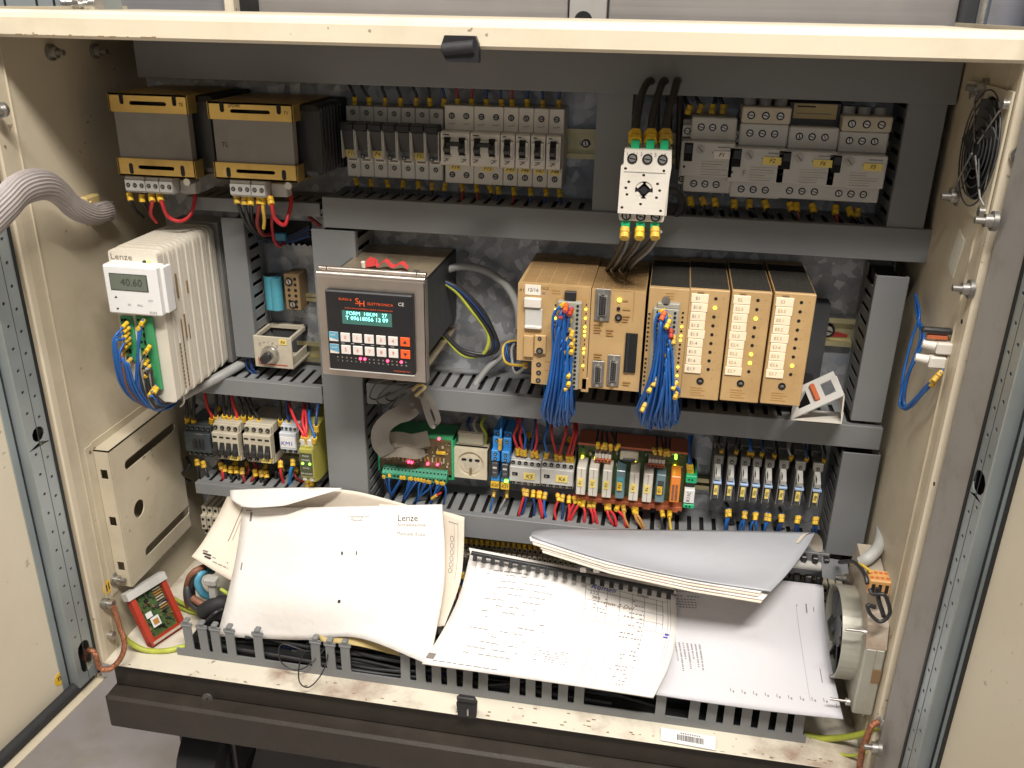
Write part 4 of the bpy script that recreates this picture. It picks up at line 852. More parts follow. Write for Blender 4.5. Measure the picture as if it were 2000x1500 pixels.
for r in range(2):
    for k in range(7):
        x = PX + PW * (.075 + .138 * k); z = PZ + PH * (.43 - .155 * r); kw = PW * .055; b = MB()
        if k in (1, 2, 3, 4, 5): b.box(x - kw, x + kw, yb_ - .001, yb_ + .0005, z - kw * .95, z + kw * .95, 'key_white', .0008); key = b.build('key', cp); txt(key, '0123456789'[r * 5 + k - 1], x, yb_ - .0013, z, .0062, 'ink_red')
        elif k == 0: b.box(x - kw * .9, x + kw, yb_ - .001, yb_ + .0005, z - kw, z + kw, 'key_white', .0008); b.prism([(x - kw * .9, z - kw * .1), (x + kw, z - kw * .6), (x + kw, z + kw), (x - kw * .9, z + kw)], 'y', yb_ - .0014, yb_ - .0008, 'light_blue'); key = b.build('key', cp); txt(key, ('ENT', 'CLEAR')[r], x, yb_ - .0016, z + kw * .4, .0028 if r else .0034, 'key_white')
        else:
            b.box(x - kw, x + kw, yb_ - .001, yb_ + .0005, z - kw * .95, z + kw * .95, 'orange', .0008); s = 1 - 2 * r; b.prism([(x - .0022, z - .0016 * s), (x + .0022, z - .0016 * s), (x, z + .0022 * s)], 'y', yb_ - .0014, yb_ - .0009, 'ink'); b.build('key', cp)
b = MB()
for k in range(6): b.box(PX + PW * (.16 + .115 * k), PX + PW * (.2 + .115 * k), yb_ - .0002, yb_ + .0002, PZ + PH * .352, PZ + PH * .356, 'light_grey')
b.build('key_line', cp)
for k in range(16):
    x = PX + PW * (.11 + .053 * k); z = PZ + PH * (.172)
    lit = k in (5, 6, 11, 14)
    b = MB(); b.cyl((x, yb_ + .0002, z), (x, yb_ - .0006, z), .0017 if lit else .0009, 8, 'led_red' if lit else 'ink_faint'); b.build('indicator', cp)
    txt(cp, str(k + 1), x, yb_, PZ + PH * .128, .0024, 'key_white')
# red seal strip on the box top
t = thing('red_strip', 'crumpled red strip with a small pin lying on top of the steel controller box', 'strip', at(718, 512, -d + .045) )
g = MB(); z0 = CT.location.z + H - .0055 - t.location.z; ox = 0
pts = [(-.002, .0, .003), (.008, .004, .008), (.014, -.004, .004), (.022, .001, .010), (.032, -.002, .004), (.042, .002, .008), (.050, -.002, .003)]
sp = spline(pts, 5); vs = []; fs = []
for i, q in enumerate(sp): vs += [(q.x, q.y - .004, q.z + z0), (q.x, q.y + .004, q.z + z0 + .002)]
for i in range(len(sp) - 1): fs.append((2 * i, 2 * i + 1, 2 * i + 3, 2 * i + 2))
g.add(vs, fs, 'red_cloth'); g.prism([(-.001, .002), (.009, .004), (.012, .013), (.004, .015), (-.001, .010)], 'y', -.003, -.002, 'red_cloth', xf=Matrix.Translation((0, 0, z0))); g.build('strip', t)
g = MB(); g.cyl((-.005, 0, z0 + .001), (-.005, -.002, z0 + .008), .0028, 10, 'white_plastic'); g.build('pin', t)
g = MB(); g.cyl((0, 0, 0), (0, 0, .006), .004, 10, 'dull_metal'); g.build('bolt', CT, (W * .86, -d + .03, H - .006))
g = MB(); g.cyl((0, 0, 0), (0, -.004, 0), .005, 12, 'dull_metal'); q = at(908, 497, -.002); g.build('screw', cab, (q.x, q.y, cz(q.z)))
# cables beside the controller
wire('thick grey cable arching from the controller box to the brown modules', [D(845, 545, -.05), D(870, 528, -.04), D(905, 520, -.03), D(950, 530, -.02), D(990, 560, -.02), D(1010, 600, -.02), D(1014, 640, -.02)], .0052, 'grey_hose', None, (), n=8, cat='cable')
for i, (m, dx, lab) in enumerate((('black_wire', 0, 'black'), ('navy', 5, 'dark blue'), ('yellow_green', -7, 'yellow green'), ('black_wire', 9, 'outer black'))):
    wire('%s wire looping out of the right side of the controller box' % lab, [D(858, 545, -.06), D(895 + dx * .4, 568 - dx * .4, -.055), D(930 + dx, 605, -.05), D(958 + dx, 650, -.045), D(962 + dx, 680, -.045), D(940 + dx, 695 - dx * .3, -.045), D(905, 688 - dx * .5, -.05), D(868, 655 - dx * .4, -.055), D(850, 640, -.06)], .0026, m, 'supply wires looping from the controller box', (), n=8)
wire('thick dark cable rising from the duct slot right of the controller', [D(928, 752, -.05), D(950, 722, -.04), D(975, 700, -.03), D(1000, 680, -.02), D(1012, 655, -.02)], .0044, 'grey_wire', None, (), n=8, cat='cable')
# ================================================================ brown controller modules
PD = .146
def frame(name, label, cat, tl, br, d, group=None):
    t, W, H = dev(name, label, cat, tl, br, d, group)
    def L(u, v, dd=None): q = at(u, v, -(dd or d)); return q.x - t.location.x, q.z - t.location.z
    return t, W, H, L
def vents(t, x0, x1, H, y0, y1, dark, nx=5, m=None):
    """ridged ventilation top: cross bars running along x, split into columns"""
    b = MB(); n = 15; st = (y1 - y0) / n; cw = (x1 - x0) / nx
    if dark: b.box(x0 + .0004, x1 - .0004, y0 - .0005, y1, H - .001, H + .0004, 'plc_vent_shaded')  # sheet under the bars in the same painted shade
    for j in range(nx):
        for i in range(n): b.box(x0 + cw * j + .0006, x0 + cw * (j + 1) - .0006, y0 + st * i, y0 + st * (i + .55), H - .0015, H + .0008, m or ('plc_vent_shaded' if dark else 'plc_vent'))
    b.build('vent_grille', t)
def led(t, x, z, y, on, r=.0017, m='led_yellow'):
    b = MB(); b.cyl((x, y + .0004, z), (x, y - .0004 - (.0005 if on else 0), z), r, 10, m if on else 'hole'); return b.build('indicator', t)
# main unit ---------------------------------------------------------
t, W, H, L = frame('controller_main_unit', 'large brown controller unit with a blue wire bundle and two white flaps at left', 'controller module', (1012, 553), (1247, 766), PD)
x_l = L(1037, 762)[0]; zn = L(1012, 703)[1]; xm = L(1155, 559)[0]
b = MB()
b.prism([(0, zn), (x_l, zn), (x_l, 0), (xm, -.002), (xm, H), (0, H)], 'y', -PD, -.01, 'plc')
b.prism([(xm + .0008, 0), (W, 0), (W, H - .002), (xm + .0008, H - .002)], 'y', -PD + .001, -.01, 'plc')
b.build('housing', t)
vents(t, .003, xm, H, -PD + .008, -.03, False, 5); vents(t, xm, W - .001, H - .002, -PD + .008, -.03, False, 5)
cx0, cz1 = L(1091, 584); cx1, cz0 = L(1137, 757); cx1 = cx0 + .0275
b = MB(); b.box(cx0 - .002, cx1 + .004, -PD - .0006, -PD, cz0 - .002, cz1 + .003, 'plc_dark'); b.box(cx0, cx1, -PD - .009, -PD, cz0, cz1, 'conn_grey', .0008); cn_ = b.build('terminal_connector', t)
for i in range(20):
    z = cz1 - .004 - i * (cz1 - cz0 - .008) / 19
    for k, x in enumerate((cx0 + .005, cx1 - .0045)):
        b = MB(); b.cyl((x, -PD - .0085, z), (x, -PD - .0096, z), .0016, 8, 'hole'); b.build('terminal_hole', cn_)
b = MB(); q = L(1104, 570); b.box(q[0], q[0] + .013, -PD - .006, -PD, q[1] - .008, q[1] + .002, 'black_plastic', .0006); b.build('plug_latch', t)
for i in range(16):
    q = L(1143.5, 600, PD); z = q[1] + .003 - i * .0053; x = q[0] + .0005
    led(t, x, z, -PD, i in (1, 3, 5, 6, 7, 10, 11, 14), .0014)
for i in range(6): q = L(1086, 596); led(t, q[0], q[1] - i * .0052, -PD, i in (1, 3), .0014)
b = MB(); q = L(1134, 757); b.box(q[0], q[0] + .009, -PD, -PD + .03, -.006, .012, 'plc', .0008); b.build('foot_tab', t)
# white flaps
for (u0, v0, u1, v1, m, lab) in ((1026, 555, 1056, 577, 'label_white', 0), (1025, 579, 1058, 600, 'white_plastic', 1), (1026, 600, 1059, 642, 'light_grey', 2)):
    q0 = L(u0, v0); q1 = L(u1, v1); b = MB(); b.box(q0[0], q1[0], -PD - (.0006, .006, .003)[lab], -PD, q1[1], q0[1], m, .0004 if lab == 0 else .001)
    if lab == 2: b.box(q0[0], q1[0], -PD - .005, -PD, q1[1], q1[1] + .004, 'white_plastic', .001)
    o = b.build(('label_strip', 'flap', 'flap_recess')[lab], t)
    if lab == 0: txt(o, '12/16', (q0[0] + q1[0]) / 2, -PD - .0009, (q0[1] + q1[1]) / 2, .0058, 'ink')
q = L(1019, 566); txt(t, 'A1', q[0], -PD - .0003, q[1], .0052, 'ink', .2); q = L(1064, 563); txt(t, 'NLS', q[0], -PD - .0003, q[1], .005, 'ink_brown', .1); q = L(1062, 573); txt(t, '9C', q[0], -PD - .0003, q[1], .0036, 'ink_blue', .3)
q0 = L(1024, 653); q1 = L(1042, 696); b = MB(); b.box(q0[0], q1[0], -PD - .004, -PD, q1[1], q0[1], 'plc', .0006)
q0 = L(1045, 652); q1 = L(1068, 706); b.box(q0[0], q1[0] - .001, -PD - .004, -PD, q1[1] + .010, q0[1], 'plc', .0008); b.build('switch_cover', t)
for u, v, r in ((1055, 659, .0024), (1055, 683, .0042), (1052, 712, .003), (1052, 728, .003), (1051, 743, .003)):
    q = L(u, v); b = MB(); b.cyl((q[0], -PD + .0002, q[1]), (q[0], -PD - .0046 if v < 700 else -PD - .0006, q[1]), r, 14, 'black_plastic'); b.cyl((q[0], -PD - .0046 if v < 700 else -PD - .0006, q[1]), (q[0], -PD - .0052 if v < 700 else -PD - .001, q[1]), r * .5, 10, 'dull_metal'); b.build('socket', t)
# D-sub connectors, cartridge slot
def dsub(u0, v0, u1, v1):
    q0 = L(u0, v0); q1 = L(u1, v1); w_ = q1[0] - q0[0]; h = q0[1] - q1[1]; x, z = q0[0], q1[1]; b = MB()
    b.box(x, x + w_, -PD - .0012, -PD, z, z + h, 'dull_metal', .0004); b.prism([(x + w_ * .2, z + h * .17), (x + w_ * .8, z + h * .21), (x + w_ * .8, z + h * .79), (x + w_ * .2, z + h * .83)], 'y', -PD - .005, -PD - .001, 'screw_metal'); b.prism([(x + w_ * .28, z + h * .19), (x + w_ * .72, z + h * .23), (x + w_ * .72, z + h * .77), (x + w_ * .28, z + h * .81)], 'y', -PD - .0054, -PD - .005, 'black_plastic')
    for zz in (.09, .91): b.cyl((x + w_ * .5, -PD - .001, z + h * zz), (x + w_ * .5, -PD - .006, z + h * zz), .0022, 8, 'screw_metal')
    for i in range(8):
        for xx in (.4, .6): b.box(x + w_ * xx - .0004, x + w_ * xx + .0004, -PD - .0056, -PD - .0054, z + h * (.27 + .065 * i), z + h * (.27 + .065 * i) + .0008, 'dull_metal')
    b.build('serial_connector', t)
dsub(1164, 563, 1190, 627); dsub(1158, 704, 1178, 755); dsub(1188, 692, 1208, 754)
q0 = L(1228, 651); q1 = L(1244, 728); b = MB(); b.box(q0[0] - .003, q0[0] + .0105, -PD - .0015, -PD + .001, q1[1], q0[1], 'hole'); b.box(q0[0] - .001, q0[0] + .0015, -PD - .0022, -PD, q1[1], q0[1], 'black_plastic'); b.build('cartridge_slot', t)
q = L(1208, 586); led(t, q[0] + .001, q[1], -PD, True, .0022); q = L(1208, 603); led(t, q[0], q[1], -PD, False, .0022)
q = L(1208, 620); b = MB(); b.cyl((q[0], -PD, q[1]), (q[0], -PD - .001, q[1]), .0042, 16, 'hole'); b.cyl((q[0], -PD - .001, q[1]), (q[0], -PD - .003, q[1]), .0018, 10, 'dull_metal'); b.build('key_switch', t)
b = MB()
for (u, v, n_) in ((1160, 632, 4), (1184, 643, 3), (1160, 690, 4), (1216, 586, 1), (1216, 603, 1), (1216, 616, 3), (1216, 745, 2), (1078, 566, 2), (1064, 705, 1), (1064, 722, 1), (1026, 660, 2)):
    q = L(u, v)
    for i in range(n_): b.box(q[0], q[0] + random.uniform(.006, .010), -PD - .0003, -PD, q[1] - .0032 * i - .0011, q[1] - .0032 * i, 'print_plc')
q0 = L(1197, 564); q1 = L(1235, 628); b.box(q0[0], q1[0], -PD + .0003, -PD + .0009, q0[1] - .0006, q0[1], 'print_plc'); b.box(q1[0], q1[0] + .0005, -PD + .0003, -PD + .0009, q1[1], q0[1], 'print_plc')
b.build('front_print', t)
MAINU = t
# grey base behind plc
bp = thing('module_base', 'dark base strip carrying the brown modules', 'base unit', (at(1012, 560, -.02).x, 0, at(1012, 720, -.02).z))
b = MB(); b.box(.004, .385, -.03, -.004, .02, .12, 'dark_grey'); b.box(.16, .375, -.06, -.02, -.005, .03, 'black'); b.build('base', bp)
# 32-pole io module -------------------------------------------------
t, W, H, L = frame('terminal_module', 'narrow brown module with grey screw strip and the second blue wire bundle', 'controller module', (1268, 561), (1327, 778), PD)
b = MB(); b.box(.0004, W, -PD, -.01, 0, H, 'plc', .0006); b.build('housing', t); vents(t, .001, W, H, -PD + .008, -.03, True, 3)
q0 = L(1277, 597); b = MB(); x0 = q0[0]; x1 = x0 + .0285; z0 = .0; z1 = q0[1]; b.box(x0, x1, -PD - .009, -PD, z0, z1, 'conn_grey', .0008); b.box(x0 + .004, x1, -PD - .008, -PD, z1, z1 + .006, 'conn_grey', .0008); b.cyl((x0 + .013, -PD, z1 + .008), (x0 + .013, -PD - .008, z1 + .008), .0045, 14, 'dull_metal'); cn_ = b.build('terminal_connector', t)
for i in range(20):
    z = z1 - .004 - i * (z1 - .006) / 19.5
    for x in (x0 + .005, x1 - .0045): b = MB(); b.cyl((x, -PD - .0085, z), (x, -PD - .0096, z), .0016, 8, 'hole'); b.build('terminal_hole', cn_)
for i in range(17):
    if i != 9: led(t, x0 - .0042, z1 - .010 - i * .0054, -PD, False, .0013)
    led(t, x1 + .0042, z1 - .006 - i * .0054, -PD, i in (3, 5, 6, 12, 14), .0013)
b = MB(); 
for k in range(3): b.box(W * .42, W * .62, -PD - .0003, -PD, H - .006 - k * .003, H - .005 - k * .003, 'print_plc')
b.build('front_print', t)
# input modules ------------------------------------------------------
for k, (tl, br, lab, hd, lit) in enumerate((((1347.5, 564), (1401, 783), 'brown module with label strip E1, lamp lit near its top', 'E1', (1,)), ((1430, 567), (1481, 788), 'brown module with label strip E2, three yellow lamps lit', 'E2', (2, 6, 7)), ((1513, 571), (1562, 794), 'brown module with label strip E3, last in the row', 'E3', (3, 7)))):
    t, W, H, L = frame('input_module', lab, 'controller module', tl, br, PD, 'brown input modules with white label strips')
    W = at((1427.5, 1510, 1596)[k], (567, 571, 578)[k], -PD).x - t.location.x
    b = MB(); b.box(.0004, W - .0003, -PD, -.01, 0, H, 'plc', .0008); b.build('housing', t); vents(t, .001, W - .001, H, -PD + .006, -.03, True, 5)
    lz1 = H * .965; lz0 = H * .245; n = 9; st = (lz1 - lz0) / n
    for i in range(n):
        b = MB(); xo = .0032 + (.0 if i in (1, 2, 3, 5, 6, 7) else -.0008); xe = W * .47 + (-.0006 if i in (2, 3, 5, 6, 7) else .0004)
        b.box(xo, xe, -PD - .0016, -PD, lz1 - st * (i + 1) + .0003, lz1 - st * i - .0003, 'label_cream', .0004); l = b.build('label_field', t)
        txt(l, hd if i == 0 else '%s.%d' % (hd, i - 1), (xo + xe) / 2 - .002, -PD - .0019, lz1 - st * (i + .5), .0050, 'ink_faint' if k == 0 else 'ink_cream')
        z = lz1 - st * (i + .45); led(t, W * .66, z, -PD, i in lit and not (k == 2 and i == 3), .0019)
    b = MB(); b.box(W * .2, W * .36, -PD - .0012, -PD, H * .97, H * .98, 'tape'); b.build('notch', t)
    b = MB(); b.cyl((W * .49, -PD, H * .175), (W * .49, -PD - .0008, H * .175), .0042, 18, 'hole'); b.cyl((W * .49, -PD - .0008, H * .175), (W * .49, -PD - .0014, H * .172), .0022, 10, 'dull_metal'); b.build('fixing_screw', t)
    b = MB()
    for i in range(4): b.box(W * .26, W * (.55 + .08 * (i % 2)), -PD - .0003, -PD, H * (.105 - .023 * i), H * (.112 - .023 * i), 'print_plc')
    b.box(W * .76, W * .78, -PD - .0003, -PD, H * .2, H * .215, 'print_plc'); b.box(W * .84, W * .87, -PD - .0003, -PD, H * .93, H * .94, 'print_plc')
    for i in range(8): b.box(W * .76, W * .79, -PD - .0003, -PD, lz1 - st * (i + 1.5), lz1 - st * (i + 1.5) + .0008, 'print_plc')
    b.build('front_print', t)
# blue bundles --------------------------------------------------------
random.seed(11)
def bundle(n, u_top, v0, v1, waist_u, waist_v, waist_w, bot, group, lab, ret=False):
    lst = []
    for i in range(n):
        f_ = i / (n - 1); layer = (i * 5) % 3; v = v0 + (v1 - v0) * (((i * 7) % n) / (n - 1)) ** 1.3; u = u_top + random.uniform(-1, 1)
        wu = waist_u + (f_ - .5) * waist_w; bu, bv, bw = bot; bx = bu + (f_ - .5) * bw; dep = -.158 - .006 * layer
        vb = bv - abs(f_ - .5) ** 2 * 60 + random.uniform(-7, 5); vm = max(v + 16, waist_v - 70)
        tu = u + (wu - u) * min(1, (vm - v) / 26)
        pts = [D(u, v, -PD - .009), D(u + (f_ - .5) * 20, v + 5, -PD - .017), D(tu, vm, dep - .004)]
        if vm < waist_v - 20: pts.append(D(wu, waist_v, dep))
        pts += [D(wu * .55 + bx * .45, (max(waist_v, vm) + vb) / 2, dep), D(bx, vb - 14, dep + .012), D(bx + 1, vb, -.138 + .004 * layer), D(bx + 3, vb + 1, -.126), D(bx + 5, vb - 30, -.105), D(bx + 5, vb - 60, -.07)]
        lst.append((pts, random.choice(['blue', 'blue', 'blue_dark'])))
    return lst
for i, (pts, m) in enumerate(bundle(24, 1108, 594, 748, 1098, 690, 36, (1088, 826, 58), '', '')):
    wire('blue wire in the bundle hanging from the large brown controller unit', pts, .0017, m, 'blue wires of the left bundle', ('a',) if i % 3 == 0 else (), 'yellow', k=6, n=6, flen=.009)
for i, (pts, m) in enumerate(bundle(24, 1300, 606, 745, 1296, 700, 36, (1284, 832, 78), '', '')):
    wire('blue wire in the bundle hanging from the narrow brown module', pts, .0017, m, 'blue wires of the right bundle', ('a',) if i % 3 == 0 else (), 'yellow', k=6, n=6, flen=.009)
# marker sleeves visible beside the bundles belong to short wires
for k, (u, v, m) in enumerate(((1107, 592, 'orange'), (1118, 600, 'red'), (1098, 606, 'red'), (1119, 645, 'yellow'), (1121, 660, 'yellow'), (1120, 675, 'yellow'), (1117, 722, 'yellow'), (1114, 736, 'yellow'), (1116, 750, 'yellow'))):
    wire('short blue wire with %s sleeve at the left bundle, %s from the top' % ({'orange': 'an orange', 'red': 'a red', 'yellow': 'a yellow'}[m], ('first', 'second', 'third', 'fourth', 'fifth', 'sixth', 'seventh', 'eighth', 'ninth')[k]), [D(u, v, -PD - .018), D(u - 3, v + 9, -PD - .024), D(u - 8, v + 24, -PD - .026), D(u - 12, v + 50, -PD - .02)], .0016, 'blue', 'short sleeved wires of the left bundle', ('a',), m, flen=.012)
for k, (u, v, m) in enumerate(((1300, 606, 'orange'), (1309, 622, 'yellow'), (1310, 640, 'red'), (1316, 652, 'yellow'), (1282, 734, 'yellow'), (1276, 748, 'yellow'), (1262, 785, 'yellow'), (1324, 742, 'yellow'), (1324, 762, 'yellow'))):
    wire('short blue wire with %s sleeve at the right bundle, %s from the top' % ({'orange': 'an orange', 'red': 'a red', 'yellow': 'a yellow'}[m], ('first', 'second', 'third', 'fourth', 'fifth', 'sixth', 'seventh', 'eighth', 'ninth')[k]), [D(u, v, -PD - .018), D(u - 2, v + 9, -PD - .022), D(u - 6 if u < 1320 else u - 2, v + 24, -PD - .022), D(u - 8, v + 45, -PD - .01)], .0016, 'blue', 'short sleeved wires of the right bundle', ('a',), m, flen=.012)
lst = [([D(1030, 712, -.13), D(1010, 715 + i * 3, -.12), D(988 + i * 2, 705 - i * 5, -.10), D(982 + i * 5, 680 - i * 2, -.09), D(1000, 666 + i * 3, -.08), D(1024, 668, -.07)], m) for i, m in enumerate(('yellow_wire', 'navy', 'blue', 'black_wire', 'grey_wire'))]
for i, (pts, m) in enumerate(lst): wire('%s wire curling behind the lower left of the brown main unit' % cn[m], pts, .0019, m, 'supply wires of the brown main unit', ('a',), flen=.008)
# white triangular bracket at right
p0, p1, p2 = D(1545, 822, -.10), D(1648, 828, -.105), D(1646, 772, -.105); p3 = D(1575, 752, -.07); p4 = D(1634, 733, -.07)
t = thing('white_holder', 'white folded plastic holder with red button propped on the duct at right', 'holder', p0)
o_ = p0
def rel(p): return p - o_
b = MB()
def quadplate(a, b_, c_, d_, th, m, mb):
    a, b_, c_, d_ = [Vector(q) for q in (a, b_, c_, d_)]; n_ = (b_ - a).cross(d_ - a).normalized() * th
    mb.add([a, b_, c_, d_, a + n_, b_ + n_, c_ + n_, d_ + n_], [(0, 1, 2, 3), (7, 6, 5, 4), (0, 4, 5, 1), (1, 5, 6, 2), (2, 6, 7, 3), (3, 7, 4, 0)], m)
A, B_, C_ = rel(D(1545, 820, -.115)), rel(D(1644, 828, -.115)), rel(D(1650, 773, -.115)); back = Vector((0, .05, .0))
A2, B2, C2 = rel(D(1570, 802, -.075)), rel(D(1648, 808, -.07)), rel(D(1634, 734, -.075)); T = rel(D(1572, 752, -.075))
quadplate(A, B_, B2, A2, .0016, 'white_plastic', b); quadplate(B_, C_, C2, B2, .0016, 'white_plastic', b); b.build('folded_shell', t)
# sloping face with two openings
fo = MB(); ux = (C_ - A); uy = (T - A) - ux * ((T - A).dot(ux) / ux.length_squared); wl = ux.length; uxn = ux.normalized(); uyn = uy.normalized(); hh = uy.length; nn = uxn.cross(uyn)
X = Matrix(((uxn.x, -nn.x, uyn.x, A.x), (uxn.y, -nn.y, uyn.y, A.y), (uxn.z, -nn.z, uyn.z, A.z), (0, 0, 0, 1)))
top0 = (T - A).dot(uxn); top1 = (C2 - A).dot(uxn)
fo.holed([(0, 0), (wl, 0), (min(top1 + .008, wl), hh), (top0 - .004, hh)], [rectp(wl * .20, wl * .42, hh * .22, hh * .75), rectp(wl * .70, wl * .90, hh * .25, hh * .75)], 'y', -.0015, 0, 'light_grey', xf=X); f1 = fo.build('sloping_face', t)
g = MB(); g.box(wl * .52, wl * .61, -.006, -.001, hh * .2, hh * .82, 'orange_rail', .001, xf=X); g.build('red_button', t)
# ================================================================ contactors on the left
def contactor(tl, br, d, label, m, topn, botn, name='contactor', levers=0, text=None, group=None, off=0):
    t, W, H, L = frame(name, label, 'contactor', tl, br, d, group)
    b = MB(); b.box(0, W - .0005, -d + .012, -.004, 0, H, m, .0008); b.box(.0, W - .0005, -d, -.03, H * .2, H * .80, m, .0012)
    b.box(.0006, W - .001, -d + .006, -.03, H * .02, H * .2, m, .001); b.box(.0006, W - .001, -d + .006, -.03, H * .8, H * .98, m, .001); b.build('body', t)
    for i in range(topn):
        x = W * (i + .5 + off) / topn; b = MB(); b.cyl((x, -d + .006, H * .89), (x, -d + .0045, H * .89), W / topn * .30, 12, 'hole'); b.cyl((x, -d + .0045, H * .885), (x, -d + .0038, H * .885), W / topn * .15, 8, 'dull_metal'); b.build('terminal', t)
    for i in range(botn):
        x = W * (i + .5 + off) / botn; b = MB(); b.cyl((x, -d + .006, H * .1), (x, -d + .0045, H * .1), W / botn * .28, 12, 'hole'); b.cyl((x, -d + .0045, H * .098), (x, -d + .0038, H * .098), W / botn * .14, 8, 'dull_metal'); b.build('terminal', t)
    for i in range(levers):
        x = W * (i + .5) / levers; b = MB(); b.box(x - W * .075, x + W * .075, -d - .0006, -d, H * .66, H * .70, 'hole'); b.prism([(-d, H * .22), (-d - .006, H * .24), (-d - .006, H * .36), (-d - .003, H * .40), (-d, H * .54)], 'x', x - W * .085, x + W * .085, 'black_plastic'); b.build('plunger', t)
    return t, W, H, L
t, W, H, L = contactor((356, 831), (416, 899), .065, 'dark grey green contactor at the far left of the lower row', 'contactor_dark', 5, 5)
b = MB()
for k in range(3): b.box(W * (.35 + .15 * k), W * (.44 + .15 * k), -.068, -.065, H * .34, H * .62, 'black_plastic', .0006)
b.box(W * .45, W * .72, -.0653, -.065, H * .8 - .002, H * .8, 'ink_faint'); b.build('contact_bridge', t)
for tl, br, lab, nm in (((410, 829), (470, 906), 'beige contactor block with four black plungers, next to the dark contactor', 'A02'), ((471, 832), (533, 912), 'beige contactor block with four black plungers, right one of the pair', 'A14')):
    t, W, H, L = contactor(tl, br, .075, lab, 'beige', 4, 4, levers=4, group='beige contactor blocks with plungers')
    b = MB(); b.box(W * .62, W * .95, -.0765, -.068, H * .10, H * .22, 'label_yellow'); l = b.build('label_strip', t); txt(l, nm, W * .79, -.0769, H * .16, .0056, 'ink', .2)
t, W, H, L = contactor((543, 833), (581, 892), .07, 'small white contactor with blue handwritten label KM1', 'contactor_white', 4, 3)
b = MB(); b.box(W * .06, W * .95, -.0706, -.07, H * .3, H * .66, 'display_white'); l = b.build('label_strip', t); txt(l, 'KM1', W * .46, -.0712, H * .44, .0085, 'ink_blue', .1, sx=1.1)
# yellow green safety relay
d = .105; t, W, H, L = frame('safety_relay', 'yellow green narrow safety relay with two lit green lamps', 'relay', (583, 876), (614, 934), d)
b = MB(); b.box(0, W, -d, -d + .02, 0, H, 'relay_green', .0008); b.prism([(-d + .004, -.008), (-d + .02, -.013), (-.01, -.016), (-.01, H + .03), (-.03, H + .03), (-d + .03, H + .022), (-d + .004, H + .002)], 'x', .0005, W - .0005, 'relay_green')
b.box(W * .06, W * .94, -d - .0006, -d, H * .06, H * .86, 'relay_dark'); b.build('housing', t)
for x in (.22, .72): b = MB(); b.box(W * (x - .16), W * (x + .16), -d + .004, -d + .02, H + .002, H + .012, 'light_grey', .001); b.build('terminal', t); b = MB(); b.box(W * (x - .15), W * (x + .15), -d + .002, -d + .02, -.007, -.0, 'light_grey', .001); b.build('terminal', t)
for x in (.24, .76): b = MB(); b.cyl((W * x, -d, H * .5), (W * x, -d - .0014, H * .5), .0019, 10, 'led_green'); b.build('indicator', t)
for s, z in (('PNOZ', .76), ('POWER', .62), ('K1 K2', .34), ('24V AC/DC', .14)): txt(t, s, W * .48, -d - .0009, H * z, .0034, 'label_white')
# ================================================================ interface board
d = .055; t, W, H, L = frame('interface_board', 'green interface board with red lamps and a row of green terminals', 'circuit board', (737, 846), (886, 936), d)
q = L(740, 921)
b = MB(); b.box(0, W, -d + .004, -.008, q[1] - .004, q[1] - .0, 'green'); b.box(0, W, -d + .002, -.008, H - .002, H + .0, 'green'); b.box(W - .002, W, -d - .002, -.008, 0, H, 'green_bright'); b.box(0, .0025, -d - .002, -.008, .004, H, 'green_bright'); b.build('carrier', t)
b = MB(); b.box(.0025, W - .002, -d, -d + .0016, .006, H - .002, 'pcb_brown')
for i in range(90):
    x = random.uniform(.05, .94) * W; z = random.uniform(.28, .95) * H; w_ = random.uniform(.001, .003); b.box(x, x + w_, -d - .0015, -d, z, z + random.uniform(.001, .004), random.choice(['pcb', 'tape', 'beige', 'dark_grey', 'ink_cream']))
for i in range(16): b.box(W * (.12 + .05 * i), W * (.12 + .05 * i) + .0014, -d - .002, -d, H * .40, H * .52, 'orange_wire' if i % 3 else 'beige')
b.box(W * .78, W * .9, -d - .003, -d, H * .63, H * .70, 'yellow', .0004); b.build('board', t)
for u, v in ((799, 901), (805, 902), (836, 905), (855, 906), (858, 856)):
    x, z = L(u, v); b = MB(); b.cyl((x, -d, z), (x, -d - .003, z), .0018, 10, 'led_red'); b.build('indicator', t)
x, z = L(746, 885); b = MB(); b.cyl((x, -d - .002, z), (x, -d - .004, z), .0018, 10, 'led_green'); b.build('indicator', t)
x0, z1 = L(751, 906); x1 = L(876, 925)[0]; n = 18; st = (x1 - x0) / n; zt = z1
for i in range(n):
    b = MB(); b.prism([(-d + .002, -.002), (-d - .012, -.002), (-d - .012, .006), (-d - .004, .013), (-d + .002, .013)], 'x', x0 + st * i, x0 + st * (i + 1) - .0003, 'green_term', xf=Matrix.Translation((0, 0, z1 - .013)))
    xc = x0 + st * (i + .5); b.cyl((xc, -d - .0118, z1 - .0105), (xc, -d - .0126, z1 - .0105), .0017, 8, 'hole'); b.cyl((xc, -d - .0075, z1 - .003), (xc, -d - .0085, z1 - .0025), .0012, 8, 'hole'); b.build('terminal', t)
IB = t
lst = []
for i in range(17):
    u = 772 + i * 6.2 if i > 1 else 750 + i * 8; v = 921 + i * .95; b_ = 764 + (i // 4) * 26
    lst.append(([D(u, v, -.058), D(u, v + 8, -.066), D(u * .7 + b_ * .3, v + 22, -.066), D(b_, v + 46, -.06), D(b_ - 2, v + 58, -.05)], 'blue' if i % 3 else 'navy'))
for i in range(0): pass
run('wire hanging from the green terminals of the interface board', lst, 'wires below the interface board', r=.0015)
wire('short red and white loose wire end with yellow sleeve below the interface board', [D(842, 975, -.075), D(852, 968, -.078), D(862, 962, -.078)], .0013, 'red_wire', None, ('a',), flen=.012)
